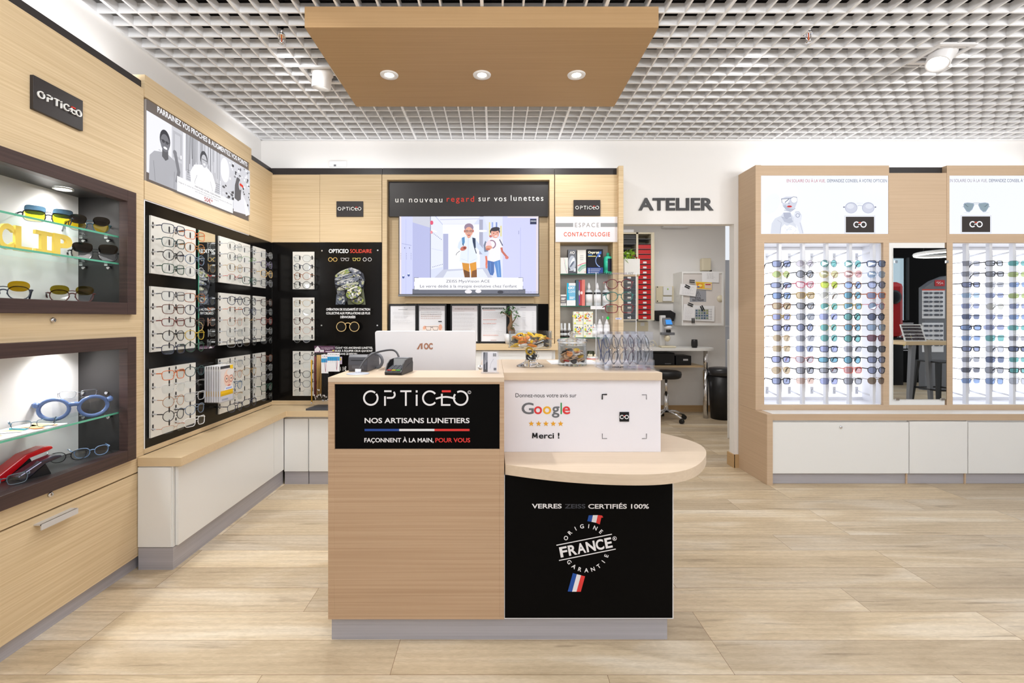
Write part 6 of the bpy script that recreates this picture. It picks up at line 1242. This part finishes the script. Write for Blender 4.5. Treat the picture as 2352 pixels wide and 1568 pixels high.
y = 6.38; t = thing('fuse_box', 'cream fuse box plate with a white breaker on the workshop wall', 'fuse box', (X(1529,y), y, Z(694,y)))
MB().box(X(1507,y), X(1551,y), y, y+.019, Z(694,y), Z(657,y)).build('plate', CREAM, t, .003); MB().box(X(1522,y), X(1542,y), y-.03, y, Z(678,y), Z(658,y)).box(X(1521.5,y), X(1542,y), y-.02, y, Z(691.5,y), Z(681,y)).build('breaker', WHITEPL, t, .002)
m = MB()
for px, py in ((1510,659),(1548.5,659),(1510,691.5),(1548.5,691.5)): m.cyl((X(px,y),y,Z(py,y)),(X(px,y),y-.003,Z(py,y)),.008,n=8)
m.build('screws', BLKPL, t); MB().ball((X(1532,y), y-.032, Z(664,y)), (.008,.003,.012), 8, 6).build('green_mark', LEAFY, t)
y = 6.10; t = thing('electrical_cabinet', 'white wall cabinet with pinned papers and a warning sign in the workshop', 'wall cabinet', (X(1614,y), 6.25, Z(748,y)))
x0_, x1_ = X(1566,y), X(1662,y); MB().box(x0_, x1_, y+.02, 6.398, Z(747.5,y), Z(623.5,y)).build('body', WHITE2, t); MB().frame_box(x0_, x1_, y-.006, y+.018, Z(747.5,y), Z(623.5,y), X(1569,y), X(1658,y), Z(743,y), Z(628,y)).build('door_frame', WHITE2, t, .002); MB().box(X(1569,y), X(1658,y), y+.005, y+.016, Z(743,y), Z(628,y)).build('door', mat('cabinet_door', (222,216,212), .4), t)
MB().lathe([(.0,-.004),(.045,-.004),(.045,.004),(0,.004)], (0,0,0), 24, M=Matrix.Translation((X(1655,y), y+.001, Z(685.5,y))) @ Matrix.Rotation(PI/2,4,'X')).build('door_handle', CREAM, t)
m = MB(); A = Art(m, PX(y+.004), 1420, 420, 4.127); A.rect(678,1018,833,1127,(158,160,168)); A.line([(758,1022),(737,1072),(780,1072)],4,(24,24,28),True); A.line([(760,1035),(752,1052),(763,1050),(756,1068)],3,(24,24,28)); A.text('LOCAL',727,1096,784,14,(30,30,34),.03); A.text('ÉLECTRIQUE',704,1117,809,14,(30,30,34),.03); m.build('warning_sign', PRINT, t)
def sheet(pts, lab, draw, yo):
    m = MB(); A = Art(m, PX(y-.008-yo), 1420, 420, 4.127); cxp = sum(p[0] for p in pts)/len(pts); cyp = sum(p[1] for p in pts)/len(pts); a, b = A.m(cxp, cyp); o = thing('pinned_paper', lab, 'paper', tuple(A.fr.at(a,b)), group='papers on the workshop cabinet')
    mm = MB().prism([A.fr.at(*A.m(*p)) for p in pts], (0,.0012,0)); mm.build('sheet', PAPER, o); draw(A); m.build('printing', PRINT, o)
sheet([(792,838),(956,840),(955,945),(795,938)], 'white paper at the top right of the workshop cabinet', lambda A: lines(A,840,920,860,905,5,(170,166,172),2), .0)
def yel(A): A.poly([(733,935),(888,944),(884,1010),(742,1000)],(238,196,60)); A.poly([(745,950),(800,953),(798,996),(748,992)],(232,140,60)); A.poly([(818,950),(884,953),(882,1002),(820,998)],(226,206,190)); A.rect(826,958,876,968,(190,50,50)); A.ell(776,972,20,12,(250,230,120)); A.ell(760,985,12,7,(90,120,190))
sheet([(731,932),(890,942),(886,1014),(739,1003)], 'yellow and orange card on the workshop cabinet', yel, .003)
sheet([(592,955),(748,972),(732,1076),(578,1058)], 'tilted white paper left of the yellow card', lambda A: lines(A,605,720,990,1050,5,(190,186,200),2), .006)
def chart(A):
    for r_ in range(4):
        for c_ in range(5): A.rect(733+25*c_,1200+24*r_,752+25*c_,1218+24*r_,rnd.choice([(96,120,140),(130,150,130),(150,156,110),(84,104,124)]))
    for c_ in range(7): A.line([(729+25*c_,1196),(729+25*c_,1294)],2,(150,150,160))
    for r_ in range(5): A.line([(729,1196+24*r_),(888,1196+24*r_)],2,(150,150,160))
sheet([(720,1160),(914,1166),(911,1312),(718,1304)], 'white paper with a coloured grid at the bottom right of the cabinet', chart, .0)
sheet([(622,1146),(732,1158),(722,1308),(610,1300)], 'plain white paper at the bottom left of the workshop cabinet', lambda A: lines(A,632,710,1180,1280,8,(206,204,212),2), .004)
for i, (a_, b_, rot) in enumerate(((701,931,.05),(657,982,.45),(686,1153,.35),(798,1186,1.1),(711,1305,1.55))):
    A = Art(MB(), PX(y-.022), 1420, 420, 4.127); a, b = A.m(a_, b_); p = A.fr.at(a, b); o = thing('magnet', ('topmost dark magnet','tilted dark magnet on the tilted paper','dark magnet on the plain lower paper','small dark magnet on the grid chart','upright dark magnet at the bottom')[i]+' on the workshop cabinet', 'magnet', tuple(p), group='magnets on the workshop cabinet'); o.rotation_euler = (0, rot, 0)
    for s_ in (-1,1): MB().box(-.033,.033,0,.008,s_*.011-.006,s_*.011+.006).build('bar', BLKPL, o, local=True)
y = 6.36; t = thing('wall_box', 'small cream plastic box on the wall above the electrical cabinet', 'box', (X(1620,y), y, Z(622,y))); MB().box(X(1609.5,y), X(1630,y), y-.05, y+.038, Z(622,y), Z(593.5,y)).build('cover', CREAM, t, .012); MB().box(X(1632,y), X(1635,y), y+.0, y+.038, Z(623.5,y), Z(620,y)).build('catch', BLKPL, t)
y = 6.3; t = thing('wall_basket', 'black perforated basket on the wall above the lens meter', 'basket', (X(1528,y), y, Z(738,y))); MB().prism([(X(1504,y),y,Z(713,y)),(X(1541,y),y,Z(712.5,y)),(X(1552,y),y,Z(719.5,y)),(X(1548,y),y,Z(737,y)),(X(1508,y),y,Z(737.5,y)),(X(1503,y),y,Z(733,y))], (0,.098,0)).build('body', BLKPL, t, .004)
m = MB(); [m.box(X(1509+3*i,y)-.004, X(1509+3*i,y)+.004, y-.002, y, Z(720+4*j,y)-.004, Z(720+4*j,y)+.004) for i in range(12) for j in range(4)]; m.build('perforation_rows', mat('basket_holes', (8,8,9), .8), t)
zt_ = .885; yt0 = 5.90; t = thing('work_table', 'white round-ended work table in the workshop', 'table', (2.5, 6.1, 0))
P = [(1.7,yt0),(X(1610,yt0),yt0)]; cxp, cyp, rr = X(1610,yt0), yt0+.235, .235
P += [(cxp+rr*1.05*math.cos(a), cyp+rr*math.sin(a)) for a in [-PI/2+PI*i/14 for i in range(1,14)]]+[(cxp,yt0+.47),(1.7,yt0+.47)]
MB().prism([(a,b,zt_-.032) for a,b in P], (0,0,.032)).build('tabletop', WHITE2, t, .002); MB().cyl((X(1620.5,5.98),5.98,.001),(X(1620.5,5.98),5.98,.6), .030, n=20).cyl((X(1620.5,5.98),5.98,.6),(X(1620.5,5.98),5.98,zt_-.032), .025, n=20).build('leg', CHROME, t); MB().box(1.7, X(1610,6.1), 6.02, 6.38, .635, .66).build('lower_shelf', WOOD_T, t); MB().box(1.72,1.76,6.0,6.38,.001,zt_-.032).build('side_panel', WHITE2, t)
o = thing('storage_box', 'large black box on the shelf under the work table', 'box', (X(1521,6.1), 6.15, .66)); MB().box(X(1492,6.05), X(1550,6.05), 6.05, 6.33, .6605, Z(810,6.05)).build('body', BLKPL, o, .01); MB().box(X(1527,6.05), X(1541,6.05), 6.046, 6.05, .675, .685).build('vent_row', GREYPL, o)
o = thing('storage_box', 'smaller black box with a silver label under the work table', 'box', (X(1570,6.06), 6.12, .66)); MB().box(X(1553,6.05), X(1588,6.05), 6.05, 6.3, .6605, Z(817,6.05)).build('body', BLKPL, o, .005); MB().box(X(1569,6.05), X(1580,6.05), 6.045, 6.0495, Z(828,6.05), Z(824,6.05)).build('label_holder', ALU, o)
y = 6.08; xl_ = X(1533,y); t = thing('lens_meter', 'white lens meter with a blue screen on the work table', 'optical instrument', (xl_, y, zt_)); 
MB().prism([(X(1515,y),y-.07,zt_+.001),(X(1549,y),y-.07,zt_+.001),(X(1545,y),y+.12,zt_+.001),(X(1519,y),y+.12,zt_+.001)], (0,0,.022)).build('base', CREAM, t, .008)
MB().box(X(1520,y), X(1532,y), y+.04, y+.10, zt_+.02, Z(724,y)).build('column', WHITEPL, t, .008); MB().ball((X(1532,y), y-.01, Z(776,y)), (.036,.05,.045), 16, 10).build('lower_head', CREAM, t); MB().ball((X(1534,y), y-.01, Z(752,y)), (.05,.06,.03), 16, 10).build('upper_head', WHITEPL, t)
MB().box(X(1517,y), X(1547,y), y-.05, y+.02, Z(769,y), Z(763,y)).build('stage', GREYPL, t, .006); MB().cyl((X(1534,y), y-.02, Z(763,y)), (X(1534,y), y-.02, Z(757,y)), .03, n=16).build('nose', BLKPL, t)
MB().prism([(X(1521,y),y-.05,Z(747,y)),(X(1544,y),y-.05,Z(747,y)),(X(1542,y),y-.0,Z(731,y)),(X(1523,y),y-.0,Z(731,y))], (0,.04,.01)).build('display_housing', GREYPL, t, .008)
m = MB(); q0 = [(X(1526.5,y),y-.0505,Z(744.5,y)),(X(1541,y),y-.0505,Z(744.5,y)),(X(1540,y),y-.0145,Z(734,y)),(X(1527,y),y-.0145,Z(734,y))]; m.poly([V(p)+V((0,-.006,0)) for p in q0], (70,150,230)); m.build('display', SCREEN, t)
m = MB().tube(crv([V((xl_-.09,6.2,zt_+.005)),V((xl_-.14,6.18,zt_+.10)),V((xl_-.20,6.2,zt_+.06)),V((xl_-.12,6.16,zt_+.02)),V((xl_-.22,6.2,zt_+.01))]), .005, 6); tag(m.build('power_cable', CREAM), 'cream cable looping on the work table beside the lens meter', 'cable')
y = 6.05; t = thing('pen_cup', 'small black faceted cup on the white work table', 'cup', (X(1595,y), y, zt_)); MB().lathe([(.032,.001),(.040,.03),(.040,.075),(.036,.105),(.033,.105),(.033,.02),(0,.02)], (0,0,0), 10).build('cup', BLKPL, t, local=True)
y = 5.86; xs_, zs_ = X(1530,y), .615; t = thing('swivel_stool', 'black round swivel stool with a chrome star base in the workshop', 'stool', (xs_, y, 0))
MB().lathe([(.0,zs_-.095),(.15,zs_-.095),(.175,zs_-.08),(.182,zs_-.04),(.175,zs_-.012),(.14,zs_),(0,zs_+.004)], (0,0,0), 32).build('seat', BLKPL, t, local=True); MB().cyl((0,0,.10),(0,0,.33),.028,n=16).cyl((0,0,.33),(0,0,zs_-.09),.017,n=16).build('gas_column', CHROME, t, local=True)
for i in range(5):
    an = -1.1+2*PI*i/5; c_, s_ = math.cos(an), math.sin(an); MB().tube([(0,0,.115),(.12*c_,.12*s_,.105),(.24*c_,.24*s_,.06)], [.022,.017,.012], 8).build('base_arm', CHROME, t, local=True); MB().cyl((.24*c_-.018*s_,.24*s_+.018*c_,.028),(.24*c_+.018*s_,.24*s_-.018*c_,.028), .027, n=14).box(.24*c_-.01,.24*c_+.01,.24*s_-.01,.24*s_+.01,.028,.062).build('caster', BLKPL, t, local=True)
y = 5.95; t = thing('waste_bin', 'tall black waste bin at the right of the work table', 'bin', (X(1657,y), y, 0)); MB().lathe([(.125,.001),(.158,.56),(0,.56)], (0,0,0), 32).build('body', BLKPL, t, local=True); MB().lathe([(.164,.55),(.166,.60),(.15,.635),(.10,.645),(0,.645)], (0,0,0), 32).build('lid', mat('bin_lid', (44,44,48), .3), t, local=True)
t = thing('white_board', 'narrow white board edge standing behind the right doorway jamb', 'board', (X(1676,4.95), 4.95, 0)); MB().box(X(1671.5,4.95), X(1671.5,4.95)+.03, 4.95, 4.965, .001, Z(779,4.95)).build('panel', WHITE2, t, .008)
t = thing('strip_light', 'white strip light on the workshop wall just under the lintel', 'light', (X(1552,6.3), 6.35, Z(520,6.3))); MB().box(X(1524,6.3), X(1581,6.3), 6.30, 6.398, Z(521.5,6.3), Z(516,6.3)).build('housing', WHITEPL, t, .004)
y = 6.39; t = thing('junction_panel', 'grey-white cable panel below the pigeonhole shelf', 'panel', (X(1460,y), y, Z(760,y))); MB().box(X(1425,y), X(1488,y), y-.02, y+.009, Z(760,y), Z(739,y)).build('cover', CREAM, t, .004); MB().box(X(1470,y), X(1479,y), y-.026, y-.02, Z(748,y), Z(740,y)).build('switch', WHITEPL, t)
# ---------------------------------------------------------------- the mall side that the tall mirror reflects
def MX(u, D): return (u-U0)/F*D
def MY(D): return 2*YR-D
def MZ(v, D): return H-(v-V0)/F*D
D = 9.3; struct('wall_shopfront', MB().box(MX(2085,D), 10, MY(D)-.1, MY(D), 0, 3.3).box(6.6, MX(2085,D), MY(D)-.1, MY(D), 0, MZ(735,D)).box(6.6, MX(2085,D), MY(D)-.1, MY(D), MZ(592,D), 3.3).box(6.6, 10, -3.6, MY(D)-.1, 3.2, 3.3), BLACKM, 'black shopfront wall seen only in the tall mirror', 'wall')
o = MB().box(MX(2085,D)-.04, MX(2085,D), MY(D), MY(D)+.03, MZ(735,D), MZ(592,D)).box(6.7, MX(2085,D)-.04, MY(D), MY(D)+.03, MZ(735,D)-.03, MZ(735,D)).build('window_1', BLKPL); o['kind'] = 'structure'; tag(o, 'black window frame of the shopfront seen in the tall mirror', 'window'); MB().box(6.7, MX(2085,D)-.04, MY(D)-.06, MY(D)-.05, MZ(735,D), MZ(592,D)).build('window_glass', seethrough('window_glass', (226,236,240), .15), o)
D = 8.9; x_, y_, z_ = MX(2058,D), MY(D), MZ(682,D); t = thing('vending_machine', 'red rounded machine reflected at the left of the tall mirror', 'machine', (x_, y_, 0)); MB().box(x_-.22, x_+.17, y_-.3, y_, .9, 1.95).build('body', RED, t, .09); MB().lathe([(.0,0),(.13,0),(.13,.03),(.09,.04),(0,.04)], (0,0,0), 24, M=Matrix.Translation((x_-.05,y_,z_)) @ Matrix.Rotation(-PI/2,4,'X')).build('round_port', BLKPL, t); MB().box(x_-.2, x_+.15, y_-.28, y_-.02, .001, .9).build('pedestal', BLKPL, t)
D = 9.25; fr = Fr((MX(2050,D), MY(D)+.012, MZ(735,D)), (D/F,0,0), (0,0,-D/F), (0,1,0), -1); o = thing('notice_board', 'black notice board with white product cards reflected in the tall mirror', 'notice board', tuple(fr.at(25,35))); m = MB().box(MX(2040,D), MX(2097,D), MY(D)+.002, MY(D)+.011, MZ(806,D), MZ(736,D)); m.build('board', BLACKM, o); m = MB(); A = Art(m, fr)
for i in range(3):
    for j in range(2): A.rect(-6+19*i,29+19*j,11+19*i,46+19*j,(232,234,238)); A.ell(3+19*i,38+19*j,5,2.4,((90,170,110),(176,90,90),(230,206,60))[(i+j) % 3])
A.rect(-6,6,46,8,(206,206,210)); A.rect(6,20,36,24,(60,100,190)); A.rect(2,68,44,70,(206,206,210)); m.build('cards', PRINT, o)
D = 6.6; t = thing('ring_pendant_lamp', 'white glowing ring lamp reflected at the top of the tall mirror', 'pendant lamp', (MX(2174,D), MY(D), MZ(581,D))); R_ = .34
MB().tube([(R_*math.cos(a), R_*math.sin(a), 0) for a in [2*PI*i/40 for i in range(40)]], .022, 8, True).build('housing', WHITEPL, t, local=True); MB().tube([(R_*math.cos(a), R_*math.sin(a), -.016) for a in [2*PI*i/40 for i in range(40)]], .014, 8, True).build('light_ring', LAMPE, t, local=True); MB().cyl((0,R_,0),(0,R_*.2,1.1), .003, n=6).cyl((-R_,0,0),(0,0,1.1), .003, n=6).cyl((R_,0,0),(0,0,1.1), .003, n=6).build('suspension_wires', BLKPL, t, local=True)
D = 8.3; x0_, x1_ = MX(2117,D), MX(2205,D); y_ = MY(D); t = thing('sunglasses_stand', 'grey arched stand of dark sunglasses reflected in the tall mirror', 'display stand', ((x0_+x1_)/2, y_, 0)); m = MB(); P = [(x0_+.05,y_,.001),(x1_,y_,.001),(x1_,y_,MZ(630,D)),(MX(2172,D),y_,MZ(634,D)),(MX(2145,D),y_,MZ(645,D)),(x0_+.05,y_,MZ(660,D))]; m.prism(P, (0,-.12,0)).build('body', GREYPL, t)
MB().box(x0_, MX(2167,D), y_+.001, y_+.02, MZ(731,D), MZ(667,D)).build('rack_board', RWHITE, t); MB().box(x0_, MX(2167,D), y_+.001, y_+.022, MZ(667,D), MZ(664,D)).build('orange_strip', mat('orange_strip', (220,70,40), .4), t); MB().box(x0_, MX(2164,D), y_+.001, y_+.02, MZ(808,D), MZ(741,D)).build('rack_board', RWHITE, t)
MB().box(MX(2146,D), MX(2168,D), y_+.001, y_+.01, MZ(657,D), MZ(643,D)).build('red_badge', RED, t); m = MB(); q = Fr((MX(2146,D), y_+.0105, MZ(657,D)), (D/F,0,0), (0,0,D/F), (0,1,0)); m.stroke(q, [(3,8),(7,10),(6,5),(12,10),(11,4),(16,8),(18,5)], 1.6, (245,240,240)); m.build('badge_mark', PRINT, t)
for r_ in range(11):
    for c_ in range(2):
        v = (673+10*r_) if r_ < 6 else (748+11*(r_-6)); glasses((MX(2127+24*c_,D), y_+.05, MZ(v,D)), PI, 'wrap', FC['black'], LC['dark grey'], 'dark sunglasses, %s on the arched grey stand reflected in the tall mirror' % ('left column','right column')[c_], 'sunglasses', 'sunglasses on the reflected stand', tagged=False, tl=.04, k=1.05)
D = 6.5; y_ = MY(D); x0_, x1_ = MX(2080,D), MX(2215,D); zt_ = MZ(784,D); t = thing('high_table', 'oak-topped high table reflected in the tall mirror', 'table', ((x0_+x1_)/2, y_, 0)); MB().box(x0_, x1_, y_-.5, y_, zt_-.05, zt_).build('tabletop', WOOD_T, t, .004)
for xx, yy in ((x0_+.13,y_-.05),(x1_-.1,y_-.05),(x0_+.13,y_-.45),(x1_-.1,y_-.45)): MB().tube([(xx,yy,zt_-.05),(xx-.05*(1 if xx < (x0_+x1_)/2 else -1),yy,.001)], [.042,.03], 4).build('leg', GREYPL, t)
o = thing('sample_tray', 'tilted white tray of dark samples on the reflected high table', 'tray', (MX(2118,D), y_-.1, zt_)); o.rotation_euler = (-.35,0,PI); m = MB().frame_box(-.15,.15,0,.012,.0,.25,-.138,.138,.012,.238); [m.box(-.138,.138,.002,.010,.055+.048*i,.062+.048*i) for i in range(4)]; m.build('frame', WHITEPL, o, local=True)
for r_ in range(5):
    for c_ in range(3): MB().box(-.132+.09*c_, -.052+.09*c_, .003,.009,.015+.046*r_,.05+.046*r_).build('sample', mat('sample_dark', (46,26,30), .4), o, local=True)
D = 7.0; y_ = MY(D); xs_ = MX(2155,D); zs_ = MZ(828,D); t = thing('metal_stool', 'black metal bar stool reflected in the tall mirror', 'stool', (xs_, y_, 0)); MB().box(xs_-.19, xs_+.19, y_-.19, y_+.19, zs_-.02, zs_).build('seat', BLKPL, t, .008)
for sx in (-1,1):
    for sy in (-1,1): MB().tube([(xs_+sx*.165,y_+sy*.165,zs_-.02),(xs_+sx*.21,y_+sy*.21,.001)], [.032,.02], 4).build('leg', BLKPL, t)
MB().tube([(xs_+sx*.19,y_+sy*.19,.22) for sx, sy in ((-1,-1),(1,-1),(1,1),(-1,1))], .012, 6, True).build('footrest', BLKPL, t)
